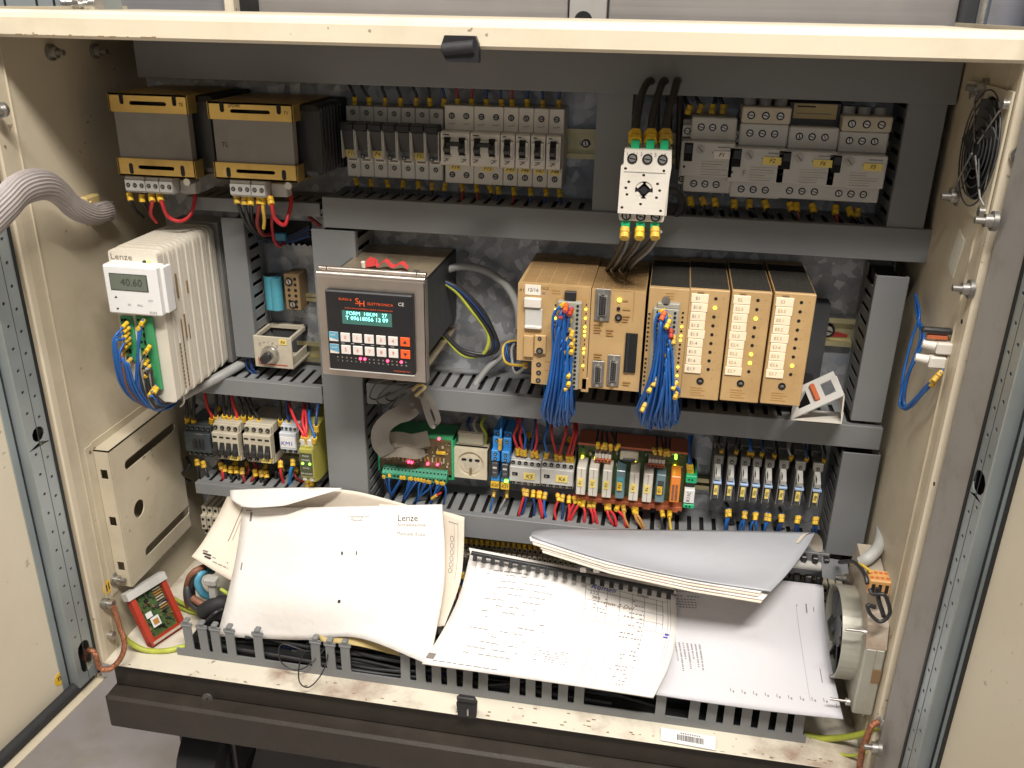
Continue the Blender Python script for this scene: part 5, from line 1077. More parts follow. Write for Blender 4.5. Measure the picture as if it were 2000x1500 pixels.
# ribbon cable over it
def ribbon(label, pts, w0, side, m='ribbon', name='ribbon_cable', th=.0012, lines=0, k=16):
    sp = spline(pts, k); o0 = sp[0]; vs = []; fs = []; N_ = len(sp)
    for i, p in enumerate(sp):
        dd = (sp[min(i + 1, N_ - 1)] - sp[max(i - 1, 0)]).normalized(); s = side(i / (N_ - 1)); s = (s - dd * s.dot(dd)).normalized() * w0 / 2; nrm = dd.cross(s).normalized() * th
        for q in (p - s, p + s, p + s + nrm, p - s + nrm): vs.append(q - o0)
    for i in range(N_ - 1):
        for j in range(4): fs.append((4 * i + j, 4 * i + (j + 1) % 4, 4 * i + 4 + (j + 1) % 4, 4 * i + 4 + j))
    fs += [(3, 2, 1, 0), tuple(4 * (N_ - 1) + j for j in range(4))]
    b = MB(); b.add(vs, fs, m, False); o = b.build(name, None, o0); tag(o, label, 'ribbon cable'); return o
ribbon('broad grey ribbon cable folded down onto the interface board', [D(824, 768, -.095), D(800, 800, -.11), D(768, 815, -.11), D(745, 838, -.10), D(744, 866, -.085), D(758, 886, -.078)], .024, lambda s: Vector((.75, .0, -.55)).lerp(Vector((.55, 0, .8)), s))
ribbon('crumpled dusty grey tape lying across the interface board', [D(742, 868, -.070), D(775, 858, -.074), D(805, 862, -.070), D(838, 856, -.066)], .022, lambda s: Vector((.1, .15, 1)), 'card_grey')
ribbon('second fold of crumpled grey tape below the first on the interface board', [D(748, 884, -.072), D(780, 882, -.077), D(812, 886, -.073), D(828, 880, -.066)], .015, lambda s: Vector((.1, .5, 1)), 'card_grey')
for i in range(4):
    e = ((722, 772), (738, 782), (752, 775), (760, 800))[i]
    wire('dark flat wire fanning left under the controller, %s' % ('uppermost', 'second', 'third', 'lowest')[i], [D(832, 752, -.12), D(800, 742 + i * 5, -.115), D(e[0] + 20, 745 + i * 10, -.11), D(e[0], e[1], -.10), D(e[0] + 14, e[1] + 8, -.09), D(e[0] + 40, e[1] - 6, -.085)], .0011, 'dark_grey', 'dark flat wires under the controller', (), k=8)
ribbon('grey ribbon hanging in a narrow pleat below the controller box', [D(822, 760, -.115), D(832, 800, -.115), D(845, 830, -.105), D(856, 822, -.10), D(846, 790, -.10), D(830, 765, -.10)], .009, lambda s: Vector((.5, .8, 0)))
wire('yellowed cable tie knot under the controller box', [D(812, 772, -.125), D(822, 764, -.128), D(830, 756, -.125), D(818, 752, -.12), D(806, 762, -.12)], .0022, 'card_yellow', None, (), name='cable_tie', cat='cable tie')
# ================================================================ socket outlet
d = .05; t, W, H, L = frame('socket_outlet', 'cream power socket with round dished face in the lower row', 'socket', (881, 874), (951, 938), d)
cx, cz_ = W * .54, H * .50; rr = W * .37
b = MB(); b.holed(rectp(0, W, 0, H), [circ(cx, cz_, rr, 28)], 'y', -d, -d + .012, 'socket_cream'); b.box(0, W, -d + .006, -.006, 0, H + .0, 'socket_cream', .001); b.box(W * .12, W * .86, -.038, -.006, H, H + .020, 'beige', .002); b.build('housing', t)
b = MB(); b.cyl((cx, -d + .0058, cz_), (cx, -d + .003, cz_), rr, 28, 'socket_cream'); b.cyl((cx, -d + .003, cz_), (cx, -d + .001, cz_), rr * .62, 6, 'beige'); b.cyl((cx, -d + .0036, cz_), (cx, -d + .0016, cz_), rr * .8, 28, 'socket_cream'); b.build('socket_dish', t)
b = MB()
for x, w_ in ((-.5, .3), (.5, .3)): b.prism(slot(cx + rr * x, cz_ + rr * .32, rr * .38, rr * .18), 'y', -d + .0004, -d + .001, 'hole')
b.prism(circ(cx, cz_ + rr * .30, rr * .13, 12), 'y', -d + .0002, -d + .001, 'hole'); b.prism(slot(cx + rr * .02, cz_ - rr * .55, rr * .16, rr * .5), 'y', -d - .002, -d + .001, 'tape'); b.build('pin_hole', t)
for i, (u, m) in enumerate(((918, 'navy'), (932, 'grey_wire'), (947, 'yellow_green'))): wire('%s wire entering the top of the socket outlet' % cn.get(m, 'yellow green'), [D(u, 868, -.03), D(u + 2, 850, -.035), D(u - 4, 830, -.03), D(u, 815, -.02)], .0024, m, 'wires above the socket outlet', ())
# ================================================================ blue relays
for k, (tl, br, nm, lab) in enumerate((((961, 850), (971, 940), 'K20', 'bright blue relay socket labelled K20'), ((981, 853), (992, 943), 'K21', 'bright blue relay socket labelled K21 with a green glow'))):
    d = .062; t, W, H, L = frame('relay', lab, 'relay', tl, br, d, 'bright blue relays')
    x0 = -.001; W = .0115; b = MB()
    b.box(x0, x0 + W, -.045, -.006, 0, H * 1.0, 'blue_bright', .0008); b.box(x0, x0 + W, -.052, -.03, H * .62, H * .90, 'blue_bright', .001); b.box(x0, x0 + W, -d, -.03, H * .44, H * .68, 'blue_bright', .001); b.box(x0, x0 + W, -d, -.03, 0, H * .10, 'blue_bright', .0008); b.build('socket', t)
    b = MB(); b.box(x0 + .001, x0 + W - .001, -d - .003, -.04, H * .10, H * .43, 'clear_dark', .0012); b.box(x0 + .003, x0 + W - .003, -d - .0034, -d - .002, H * .30, H * .34, 'light_grey'); b.box(x0 + .003, x0 + W - .003, -d - .0034, -d - .002, H * .2, H * .23, 'dull_metal'); b.build('relay_capsule', t)
    for zz, yy in ((.93, -.045), (.82, -.052), (.60, -d), (.50, -d)):
        b = MB(); b.cyl((x0 + W * .5, yy, H * zz), (x0 + W * .5, yy - .0008, H * zz), .0021, 10, 'hole'); b.cyl((x0 + W * .5, yy - .0008, H * zz), (x0 + W * .5, yy - .0012, H * zz), .0012, 8, 'screw_metal'); b.build('terminal', t)
    if k: b = MB(); b.box(x0 + W * .45, x0 + W * .9, -d - .004, -d, H * .03, H * .07, 'led_green'); b.build('indicator', t)
    b = MB(); b.box(x0, x0 + W, -d - .001, -d + .001, -H * .15, -H * .01, 'yellow'); l = b.build('label_strip', t); txt(l, nm, x0 + W * .5, -d - .0016, -H * .08, .0068, 'ink', .15, sx=.85)
# ================================================================ contactors K5 K6
for tl, br, nm, lab in (((995, 900), (1055, 956), 'K5', 'light grey contactor with yellow label K5'), ((1057, 904), (1119, 962), 'K6', 'light grey contactor with yellow label K6')):
    t, W, H, L = contactor(tl, br, .062, lab, 'light_grey', 5, 5, group='light grey contactors with yellow labels')
    b = MB(); b.box(W * .46, W * .82, -.0632, -.062, H * .36, H * .60, 'label_yellow'); l = b.build('label_strip', t); txt(l, nm, W * .64, -.0636, H * .48, .0082, 'ink', .2)
    b = MB(); b.box(W * .1, W * .27, -.0626, -.062, H * .46, H * .58, 'hole'); b.box(W * .14, W * .2, -.0634, -.062, H * .49, H * .55, 'dull_metal'); b.build('status_window', t)
lst = []
for i, (u, v, ut, m) in enumerate(((1011, 882, 1010, 'red_wire'), (1019, 883, 1018, 'red_wire'), (1026, 884, 1022, 'blue'), (1040, 886, 1046, 'navy'), (1050, 887, 1046, 'red_wire'), (1066, 889, 1068, 'blue'), (1087, 892, 1080, 'red_wire'), (1096, 893, 1105, 'red_wire'), (1110, 896, 1122, 'red_wire'), (1118, 897, 1127, 'red_wire'))):
    lst.append(([D(u, v + 8, -.05), D(u, v - 8, -.052), D((u + ut) / 2, v - 30, -.05), D(ut, v - 52, -.045), D(ut, v - 70, -.03)], m))
run('wire rising from contactors K5 and K6', lst, 'wires above contactors K5 and K6', r=.0019)
lst = []
for i, (u, v, ut, m) in enumerate(((1022, 952, 1012, 'red_wire'), (1030, 953, 1016, 'navy'), (1042, 955, 1044, 'navy'), (1052, 957, 1058, 'red_wire'), (1056, 958, 1060, 'red_wire'), (1066, 960, 1064, 'blue'), (1088, 962, 1086, 'red_wire'), (1100, 964, 1096, 'navy'), (1112, 966, 1108, 'red_wire'), (1120, 967, 1114, 'red_wire'))):
    lst.append(([D(u, v, -.05), D(u, v + 12, -.056), D((u + ut) / 2, v + 34, -.06), D(ut, v + 56, -.06), D(ut, v + 66, -.045)], m))
run('wire dropping from contactors K5 and K6', lst, 'wires below contactors K5 and K6', r=.0019)
lst = [([D(u, v, -.05), D(u - 1, v + 14, -.056), D(ue, v + 46, -.06), D(ue - 3, v + 66, -.045)], m) for u, v, ue, m in ((967, 955, 958, 'blue'), (990, 956, 975, 'grey_wire'))]
run('thin wire below the blue relays', lst, 'wires below the blue relays', r=.0014)
wire('blue wire with orange sleeve plugged into the top of the blue relays', [D(976, 880, -.062), D(977, 862, -.064), D(980, 840, -.06), D(980, 815, -.04)], .0017, 'blue_bright', None, ('a',), 'yellow', flen=.018)
# ================================================================ relay board
d = .048; t, W, H, L = frame('relay_board', 'relay board with orange edges carrying white, clear and amber relays', 'relay board', (1129, 864), (1325, 1004), d)
W = L(1343, 890)[0]
b = MB(); b.box(0, W, -d + .012, -.006, .01, H - .001, 'pcb'); b.build('board', t)
b = MB(); b.box(0, W, -d, -.008, H - .003, H + .0, 'orange_rail'); b.build('top_rail', t)
b = MB(); b.box(-.001, W, -d - .003, -.008, .006, .012, 'orange_rail', .0006)
for i in range(8): b.box(W * (.01 + .125 * i), W * (.085 + .125 * i), -d - .006, -d, .005, .0135, 'orange_rail', .0006)
b.build('bottom_rail', t)
b = MB()
for i in range(60):
    x = random.uniform(.02, .96) * W; z = random.uniform(.62, .93) * H; b.box(x, x + random.uniform(.001, .004), -d + .009, -d + .012, z, z + random.uniform(.001, .005), random.choice(['black', 'beige', 'dark_grey', 'green', 'tape', 'light_grey']))
b.build('small_components', t)
kinds = 'wwwcwwba'
for i, (uc, v0, v1) in enumerate(((1136, 914, 967), (1160, 916, 970), (1187, 919, 973), (1213, 921, 976), (1240, 924, 979), (1267, 926, 982), (1292, 929, 984), (1321, 931, 982))):
    x, z1 = L(uc, v0, .072); z0 = L(uc, v1, .072)[1]; w_ = .0122; k = kinds[i]; b = MB()
    if k == 'w':
        b.box(x - w_ / 2, x + w_ / 2, -.072, -d + .008, z0, z1, 'white_plastic', .001); b.box(x - .0003, x + .0003, -.0724, -.07, z0 + .001, z1 - .001, 'ink_faint')
    elif k == 'a':
        b.box(x - w_ / 2, x + w_ / 2, -.072, -d + .008, z0, z1, 'amber_clear', .001)
        for q in range(2): b.box(x - .004 + q * .0045, x - .001 + q * .0045, -.0728, -.07, z0 + .003, z1 - .012, 'copper')
    else: 
        b.box(x - w_ / 2, x + w_ / 2, -.070, -d + .008, z0, z1, 'clear_blue' if k == 'b' else 'clear_blue', .001); b.box(x - .004, x + .004, -.0706, -.069, z0 + .012, z1 - .009, 'teal' if k == 'c' else 'clear_dark')
    o = b.build('relay', t, label={'w': None, 'a': 'amber glowing relay', 'c': 'clear relay with teal coil', 'b': 'dark transparent relay'}[k])
    if k != 'a': 
        g = MB(); zc = (z0 + z1) / 2 - .001; g.box(x - .004, x + .0025, -.0730, -.0722, zc - .006, zc + .006, 'yellow' if k != 'w' else 'label_yellow'); l = g.build('label_strip', o); txt(l, ('K1', 'K2', 'K3', 'K4', 'K5', 'K6', 'K7', '')[i], x - .0008, -.0734, zc, .005, 'ink', .1, rot=1.4)
for k, (u0, v0, n_) in enumerate(((1163, 882, 5), (1267, 892, 5))):
    x, z = L(u0, v0)
    for i in range(n_):
        b = MB(); b.box(x + i * .0044, x + i * .0044 + .004, -d - .008, -d + .01, z - .005, z + .001, 'white_plastic', .0004); b.box(x + i * .0044, x + i * .0044 + .004, -d - .010, -d + .01, z - .010, z - .005, 'orange_rail', .0004); b.cyl((x + i * .0044 + .002, -d - .0101, z - .0075), (x + i * .0044 + .002, -d - .0106, z - .0075), .0012, 8, 'hole'); b.build('terminal', t)
x, z = L(1212, 880); b = MB(); b.box(x, x + .024, -d - .004, -d + .01, z - .012, z + .001, 'beige', .001); b.box(x + .004, x + .02, -d - .006, -d, z - .013, z - .008, 'dark_grey', .001); b.build('plug_connector', t)
for u, v, m in ((1136, 899, 'led_yellow'), (1162, 901, 'led_yellow'), (1187, 904, 'led_yellow'), (1239, 910, 'led_yellow'), (1320, 897, 'led_green'), (1318, 918, 'led_yellow')):
    x, z = L(u, v); b = MB(); b.cyl((x, -d + .012, z), (x, -d + .002, z), .0019, 10, m); b.build('indicator', t)
lst = [([D(u, v, -.058), D(u, v - 7, -.06), D(u + 2, v - 18, -.055), D(u + 2, v - 36, -.035)], 'black_wire') for u, v in ((1167, 876), (1175, 877), (1183, 879), (1193, 880), (1202, 880), (1281, 888), (1290, 889), (1298, 891), (1307, 892))]
run('sleeved wire on top of the relay board', lst, 'wires above the relay board', r=.0016)
lst = []
for u, v, ue, m in ((1131, 972, 1112, 'red_wire'), (1141, 975, 1140, 'red_wire'), (1153, 977, 1160, 'red_wire'), (1160, 978, 1168, 'red_wire'), (1184, 981, 1198, 'red_wire'), (1190, 982, 1202, 'red_wire'), (1208, 984, 1226, 'red_wire'), (1217, 985, 1230, 'orange_wire'), (1236, 988, 1255, 'orange_wire'), (1243, 989, 1256, 'orange_wire'), (1308, 995, 1312, 'yellow_wire'), (1292, 994, 1296, 'black_wire')):
    lst.append(([D(u, v, -.05), D(u + 1, v + 12, -.058), D((u + ue) / 2, v + 26, -.062), D(ue, v + 46, -.062), D(ue, v + 56, -.045)], m))
lst.sort(key=lambda q: q[0][0].x)
run('wire dropping from the bottom of the relay board', lst, 'wires below the relay board', r=.002)
# small green interface module
d = .06; t, W, H, L = frame('interface_module', 'slim interface module with green ends and label K11C', 'relay', (1340, 929), (1352, 994), d)
b = MB(); b.box(0, W, -d + .008, -.008, 0, H, 'black_plastic', .0006); b.build('body', t)
for z0, z1 in ((H * .78, H), (0, H * .13)):
    b = MB(); b.box(0, W + .002, -d, -.01, z0, z1, 'green_bright', .0008); b.cyl((W * .5 - .0018, -d, (z0 + z1) / 2), (W * .5 - .0018, -d - .0006, (z0 + z1) / 2), .0012, 8, 'hole'); b.cyl((W * .5 + .0024, -d, (z0 + z1) / 2), (W * .5 + .0024, -d - .0006, (z0 + z1) / 2), .0012, 8, 'hole'); b.build('green_plug', t)
b = MB(); b.box(0, W + .001, -d - .001, -d + .01, H * .18, H * .58, 'display_white', .0005); l = b.build('label_strip', t); txt(l, 'K11C', W * .5, -d - .0015, H * .38, .0066, 'ink', .1, rot=1.5)
for i, (u, m) in enumerate(((1346, 'blue'), (1352, 'navy'))): wire('%s wire entering the top of the K11C module' % cn[m], [D(u, 930, -.05), D(u, 912, -.052), D(u - 2, 880, -.045), D(u, 850, -.03)], .0018, m, 'wires above the K11C module', ('a',), flen=.018)
# ================================================================ relay sockets right
for i, (u0, u1, v0) in enumerate(((1396, 1416, 899), (1423, 1442, 901), (1449, 1469, 903), (1473, 1492, 905), (1497, 1517, 907), (1525, 1546, 909), (1557, 1579, 912), (1592, 1614, 915))):
    d = .07; ub = u0 - 6; nm = ('201', '202', '203', '204', '205', '206', '207', '208')[i]
    t, W, H, L = frame('plug_in_relay', ORD[i] + ' of the black relays with small yellow labels, lower right' if i < 7 else 'rightmost black relay with small yellow label, beside the vertical duct', 'relay', (u0, v0), (ub + (u1 - u0) - 1, v0 + 84), d, 'black relays with yellow labels at lower right')
    W = at(u1, v0, -d).x - t.location.x - .0004
    b = MB(); b.box(0, W, -.035, -.006, 0, H * 1.12, 'socket_grey', .001); b.box(0, W, -.056, -.02, H * .80, H, 'socket_grey', .001); b.box(0, W, -.05, -.02, -.002, H * .12, 'dark_grey', .001); b.box(0, .0012, -d, -.03, H * .06, H * .9, 'socket_grey', .0004); b.build('socket', t)
    for x, z, y in ((.5, .88, -.056), (.3, 1.05, -.035), (.72, 1.05, -.035)): b = MB(); b.cyl((W * x, y, H * z), (W * x, y - .0008, H * z), .0022, 10, 'hole'); b.cyl((W * x, y - .0008, H * z), (W * x, y - .0012, H * z), .0012, 8, 'dull_metal'); b.build('terminal', t)
    b = MB(); b.prism([(-.04, H * .52), (-d, H * .54), (-d - .001, H * .64), (-.055, H * .80), (-.04, H * .80)], 'x', W * .2, W * .78, 'grey_plastic'); b.box(W * .3, W * .36, -d - .0004, -.06, H * .56, H * .76, 'dark_grey'); b.build('retaining_clip', t)
    b = MB(); b.box(W * .12, W * .92, -d, -.03, H * .08, H * .48, 'clear_dark', .0012); b.box(W * .1, W * .95, -d - .002, -.05, H * .46, H * .51, 'pale_blue', .0005)
    b.box(W * .72, W * .76, -d - .0005, -d, H * .12, H * .44, 'light_grey'); b.build('relay_capsule', t)
    b = MB(); b.box(W * .26, W * .66, -d - .0012, -d, H * .2, H * .42, 'label_yellow'); l = b.build('label_strip', t); txt(l, nm, W * .46, -d - .0016, H * .31, .0046, 'ink', .1, rot=1.4)
lst = [([D(u, v, -.045), D(u + 2, v - 9, -.05), D(u + random.uniform(-6, 8), v - 22, -.05), D(u + random.uniform(-5, 5), v - 44, -.03)], m) for u, v, m in ((1409, 888, 'black_wire'), (1436, 889, 'black_wire'), (1462, 892, 'blue'), (1470, 893, 'blue'), (1486, 894, 'navy'), (1512, 897, 'black_wire'), (1542, 900, 'grey_wire'), (1572, 903, 'navy'), (1608, 906, 'black_wire'))]
run('sleeved wire above the black relays', lst, 'wires above the black relays', r=.0017)
lst = [([D(u + q, v, -.05), D(u + q - 1, v + 14, -.056), D(u + q - 5, v + 34, -.056), D(u + q - 7, v + 60, -.045)], m) for u, v, m in ((1420, 992, 'blue'), (1453, 996, 'blue'), (1474, 998, 'blue'), (1498, 1000, 'blue'), (1524, 1002, 'navy'), (1558, 1005, 'navy'), (1592, 1007, 'navy')) for q in (0, 5)]
run('wire with orange sleeve below the black relays', lst, 'wires below the black relays', r=.0018)
# wires over and under the left contactors
lst = []
for u, v, ut, m in ((367, 818, 364, 'black_wire'), (378, 820, 380, 'black_wire'), (413, 818, 400, 'red_wire'), (424, 815, 424, 'black_wire'), (437, 812, 436, 'black_wire'), (450, 815, 446, 'black_wire'), (462, 817, 450, 'red_wire'), (477, 815, 466, 'black_wire'), (492, 817, 476, 'black_wire'), (505, 820, 486, 'black_wire'), (549, 822, 546, 'black_wire'), (565, 825, 558, 'navy')):
    lst.append(([D(u, v + 10, -.05), D(u, v - 4, -.054), D((u + ut) / 2 - 1, v - 24, -.052), D(ut, v - 46, -.045), D(ut, v - 58, -.03)], m))
run('wire entering the top of the left contactors', lst, 'wires above the left contactors', r=.0023)
lst = [([D(u, v + 4, -.095), D(u, v - 12, -.098), D((u + ut) / 2, v - 40, -.085), D(ut, v - 66, -.06), D(ut, v - 76, -.04)], m) for u, v, ut, m in ((588, 860, 566, 'red_wire'), (595, 862, 592, 'red_wire'), (600, 862, 597, 'red_wire'), (612, 862, 602, 'blue'), (618, 840, 622, 'navy'))]
run('wire entering the top of the safety relay', lst, 'wires above the safety relay', r=.0021)
lst = [([D(u, v - 4, -.05), D(u + 1, v + 8, -.055), D((u + ut) / 2, v + 24, -.058), D(ut, v + 50, -.05)], m) for u, v, ut, m in ((384, 898, 392, 'black_wire'), (396, 902, 415, 'black_wire'), (430, 906, 440, 'red_wire'), (438, 910, 446, 'black_wire'), (452, 912, 452, 'black_wire'), (461, 913, 470, 'black_wire'), (473, 915, 482, 'dark_red'), (497, 918, 488, 'dark_red'), (509, 920, 512, 'black_wire'), (519, 921, 520, 'black_wire'), (548, 902, 556, 'red_wire'), (572, 898, 566, 'blue_bright'), (600, 940, 604, 'navy'), (610, 940, 614, 'yellow_wire'))]
run('wire below the left contactors and the safety relay', lst, 'wires below the left contactors', r=.0023)
# ================================================================ open trunking on the cabinet floor
TY, TZ = -.215, ZB + .0005
xl = at(345, 1262, TY).x; xr = at(1570, 1465, TY).x
tr = thing('open_cable_trunk', 'open grey slotted trunk without cover along the cabinet floor, some fingers broken off', 'cable duct', (xl, TY, TZ)); TW = xr - xl
b = MB(); b.box(0, TW, -.001, .001, 0, .0112, 'duct'); b.box(0, TW, .001, .085, 0, .002, 'duct_light'); b.build('base_strip', tr)
def tfinger(full, wide):
    b = MB(); h = .0455; w_ = .0054 if not wide else .0062
    b.prism([(-w_ - .0012, 0), (w_ + .0012, 0), (w_, .003), (w_, h * .82), (w_ + .002, h * .88), (w_ + .002, h * .97), (w_ * .6, h), (-w_ * .6, h), (-w_ - .002, h * .97), (-w_ - .002, h * .88), (-w_, h * .82), (-w_, .003)], 'y', -.001, .001, 'duct')
    if full: b.box(-w_ * .62, w_ * .62, -.0022, .007, h, h + .0045, 'duct', .0012); b.box(-w_ - .0015, w_ + .0015, -.0018, .001, h * .86, h * .92, 'duct', .0006)
    return b.mesh('finger')
fm = [tfinger(True, False), tfinger(True, True), tfinger(False, True)]
def tx(u, v): return at(u, v, TY).x - xl
fu = [(368, 1240, 1), (398, 1246, 1), (422, 1250, 1), (451, 1255, 1), (506, 1266, 1), (617, 1285, 1), (647, 1290, 1), (676, 1294, 1)] + [(792 + 30.3 * i, 1316 + 4.4 * i, 1 if i < 1 else 2) for i in range(6)] + [(1005 + 31.4 * i, 1350 + 4.6 * i, 2) for i in range(5)] + [(1289, 1392, 2)] + [(1354 + 33.8 * i, 1402 + 5.5 * i, 2) for i in range(7)]
for u, v, k in fu: inst(random.choice([fm[1]]) if k == 1 else fm[2], 'finger', tr, (tx(u, v), 0, .011), (random.uniform(-.03, .03), random.uniform(-.02, .02), 0))
# rear fingers (mostly hidden)
for i in range(int(TW / .0185)): 
    if i % 5: inst(fm[2], 'finger', tr, (.01 + .0185 * i, .083, .011))
# cables lying in the trunk
random.seed(21)
for i in range(34):
    x0 = xl + (.02 + random.random() * .25) * TW; x1 = xl + (.55 + random.random() * .44) * TW; y = TY + .008 + random.random() * .06; z = TZ + .006 + random.random() * .026
    n_ = 6; pts = [Vector((x0 + (x1 - x0) * k / (n_ - 1), y + random.uniform(-.008, .008), z + random.uniform(-.005, .006))) for k in range(n_)]
    m = random.choice(['black_wire'] * 7 + ['dark_grey', 'black_wire', 'navy', 'grey_wire' if i % 3 else 'yellow_green'])
    wire('cable lying lengthwise in the open trunk on the cabinet floor', pts, random.choice([.0022, .0028, .0034]), m, 'cables lying in the open trunk', (), name='cable', cat='cable', n=6, k=6)
b = MB(); b.box(xl + .01, xr - .005, TY + .012, TY + .075, TZ + .002, TZ + .014, 'black'); o = b.build('cable_bed'); tag(o, 'dark mass of cables filling the bottom of the open trunk', 'cables'); o['kind'] = 'stuff'
wire('thin black wire loop sticking out over the trunk edge at left of centre', [at(630, 1262, -.19), at(600, 1270, -.218), at(552, 1258, -.225), at(547, 1290, -.228), at(570, 1308, -.228), at(600, 1300, -.225), at(640, 1262, -.2)], .0009, 'black_wire', 'thin black wire loops', (), k=10)
wire('thin black wire loop hanging down in front of the sill', [at(604, 1262, -.2), at(590, 1290, -.228), at(584, 1330, -.256), at(600, 1342, -.256), at(626, 1322, -.24), at(640, 1290, -.228), at(640, 1264, -.2)], .0009, 'black_wire', 'thin black wire loops', (), k=10)
wire('black cable bowing up behind the trunk fingers near the middle', [at(655, 1258, -.19), at(700, 1260, -.195), at(740, 1275, -.19), at(770, 1296, -.18), at(800, 1320, -.17)], .0018, 'black_wire', None, (), name='cable', cat='cable')
cnn = thing('cable_connector', 'small white connector with green wires lying in the open trunk', 'connector', at(738, 1298, -.19))
b = MB(); b.cyl((-.012, 0, 0), (.016, 0, -.004), .006, 10, 'white_plastic', r2=.0075); b.box(.016, .026, -.006, .006, -.011, .003, 'dark_grey', .001); b.build('shell', cnn)
for i in range(2): wire('green yellow wire rising from the white connector in the trunk, %s one' % ('left', 'right')[i], [at(735 + 8 * i, 1296, -.19), at(742 + 6 * i, 1284, -.195), at(760, 1276 + i * 3, -.19), at(784, 1272 + i * 6, -.18)], .0011, 'green_bright' if i else 'yellow_green', 'wires on the white connector', ())
t = thing('relay_block', 'cream plastic terminal part standing in the trunk beside the manual corner', 'terminal', at(775, 1290, -.17))
b = MB(); b.box(-.008, .008, -.01, .01, -.012, .02, 'beige', .001); b.box(.008, .016, -.008, .01, -.008, .006, 'light_grey', .001); b.build('body', t)
# barcode label leaning on the trunk
P = [onz(1290, 1446, TZ + .0015), onz(1397, 1466, TZ + .0015), onz(1398, 1440, TZ + .0045), onz(1291, 1421, TZ + .0045)]
def bil(P): 
    P = [Vector(p) for p in P]
    def f(s, t, h=0):
        p = P[0] * (1 - s) * (1 - t) + P[1] * s * (1 - t) + P[2] * s * t + P[3] * (1 - s) * t
        n_ = (P[1] - P[0]).cross(P[3] - P[0]).normalized()
        if n_.dot(CAM - P[0]) < 0: n_ = -n_
        return p + n_ * h
    return f
def qbox(mb, f, s0, s1, t0, t1, h0, h1, m, o=Vector((0, 0, 0)), ns=1, nt=1):
    """slab following a surface f(s,t,h)"""
    vs = []; fs = []
    for k, h in enumerate((h0, h1)):
        for j in range(nt + 1):
            for i in range(ns + 1): vs.append(f(s0 + (s1 - s0) * i / ns, t0 + (t1 - t0) * j / nt, h) - o)
    q = (ns + 1) * (nt + 1); I = lambda i, j, k: k * q + j * (ns + 1) + i
    for j in range(nt):
        for i in range(ns): fs += [(I(i, j, 0), I(i, j + 1, 0), I(i + 1, j + 1, 0), I(i + 1, j, 0)), (I(i, j, 1), I(i + 1, j, 1), I(i + 1, j + 1, 1), I(i, j + 1, 1))]
    for i in range(ns): fs += [(I(i, 0, 0), I(i + 1, 0, 0), I(i + 1, 0, 1), I(i, 0, 1)), (I(i + 1, nt, 0), I(i, nt, 0), I(i, nt, 1), I(i + 1, nt, 1))]
    for j in range(nt): fs += [(I(0, j + 1, 0), I(0, j, 0), I(0, j, 1), I(0, j + 1, 1)), (I(ns, j, 0), I(ns, j + 1, 0), I(ns, j + 1, 1), I(ns, j, 1))]
    mb.add(vs, fs, m)
f = bil(P); t = thing('barcode_sticker', 'white sticker with a barcode, leaning on the trunk at the right of the sill', 'sticker', P[0])
b = MB(); qbox(b, f, 0, 1, 0, 1, 0, .0006, 'display_white', P[0]); st = b.build('sticker', t)
b = MB(); x = .3
while x < .78: w_ = random.choice([.006, .01, .014]); qbox(b, f, x, x + w_, .25, .68, .0006, .0009, 'ink', P[0]); x += w_ + random.choice([.006, .009])
for i in range(9): qbox(b, f, .36 + .042 * i, .385 + .042 * i, .76, .86, .0006, .0009, 'ink_faint', P[0])
b.build('barcode', t)
# ================================================================ papers
def sheet(label, rows, m, th=.0008, name='paper', cat='paper', group=None, n=22, edges=0):
    """rows: list (top to bottom) of lists of world points -> smooth bicubic sheet; returns thing, surface function"""
    G = [[Vector(p) for p in r] for r in rows]
    def cr(a, b_, c, d, t): return .5 * ((2 * b_) + (c - a) * t + (2 * a - 5 * b_ + 4 * c - d) * t * t + (3 * b_ - a - 3 * c + d) * t ** 3)
    def line(L, t):
        k = len(L) - 1; x = min(max(t, 0), 1) * k; i = min(int(x), k - 1); E = [L[0] * 2 - L[1]] + L + [L[-1] * 2 - L[-2]]
        return cr(E[i], E[i + 1], E[i + 2], E[i + 3], x - i)
    def raw(s, t): return line([line(r, s) for r in G], t)
    def f(s, t, h=0):
        p = raw(s, t)
        if h == 0: return p
        e = .01; a = raw(min(s + e, 1), t) - raw(max(s - e, 0), t); c = raw(s, min(t + e, 1)) - raw(s, max(t - e, 0)); n_ = a.cross(c).normalized()
        if n_.dot(CAM - p) < 0 and FLIP[0]: n_ = -n_
        return p + n_ * h
    FLIP = [True]; a = raw(.51, .5) - raw(.49, .5); c = raw(.5, .51) - raw(.5, .49); FLIP[0] = False
    sg = 1 if a.cross(c).dot(CAM - raw(.5, .5)) > 0 else -1
    def g(s, t, h=0): return f(s, t, h * sg)
    o0 = raw(0, 1); T = thing(name, label, cat, o0, group)
    b = MB(); qbox(b, g, 0, 1, 0, 1, -th, 0, m, o0, n, n); b.sm = [True] * len(b.sm)
    so = b.build('sheet', T); return T, g, o0
def sprint(T, g, o0, items, name='print', m='ink_grey', h=.0005):
    b = MB()
    for it in items:
        mm = it[4] if len(it) > 4 else m
        qbox(b, g, it[0], it[1], it[2], it[3], .0001, h, mm, o0, max(1, int(abs(it[1] - it[0]) * 20)), max(1, int(abs(it[3] - it[2]) * 20)))
    return b.build(name, T)
def stext(T, g, o0, s, cs, ct, size, m, W, H, vert=False, shear=0):
    me = textmesh(s, m, shear).copy(); 
    for v in me.vertices:
        x, z = v.co.x * size, v.co.z * size
        if vert: x, z = z, -x
        v.co = g(cs + x / W, ct - z / H, .0006) - o0
    o = bpy.data.objects.new('lettering', me); COL.objects.link(o); o.parent = T; return o
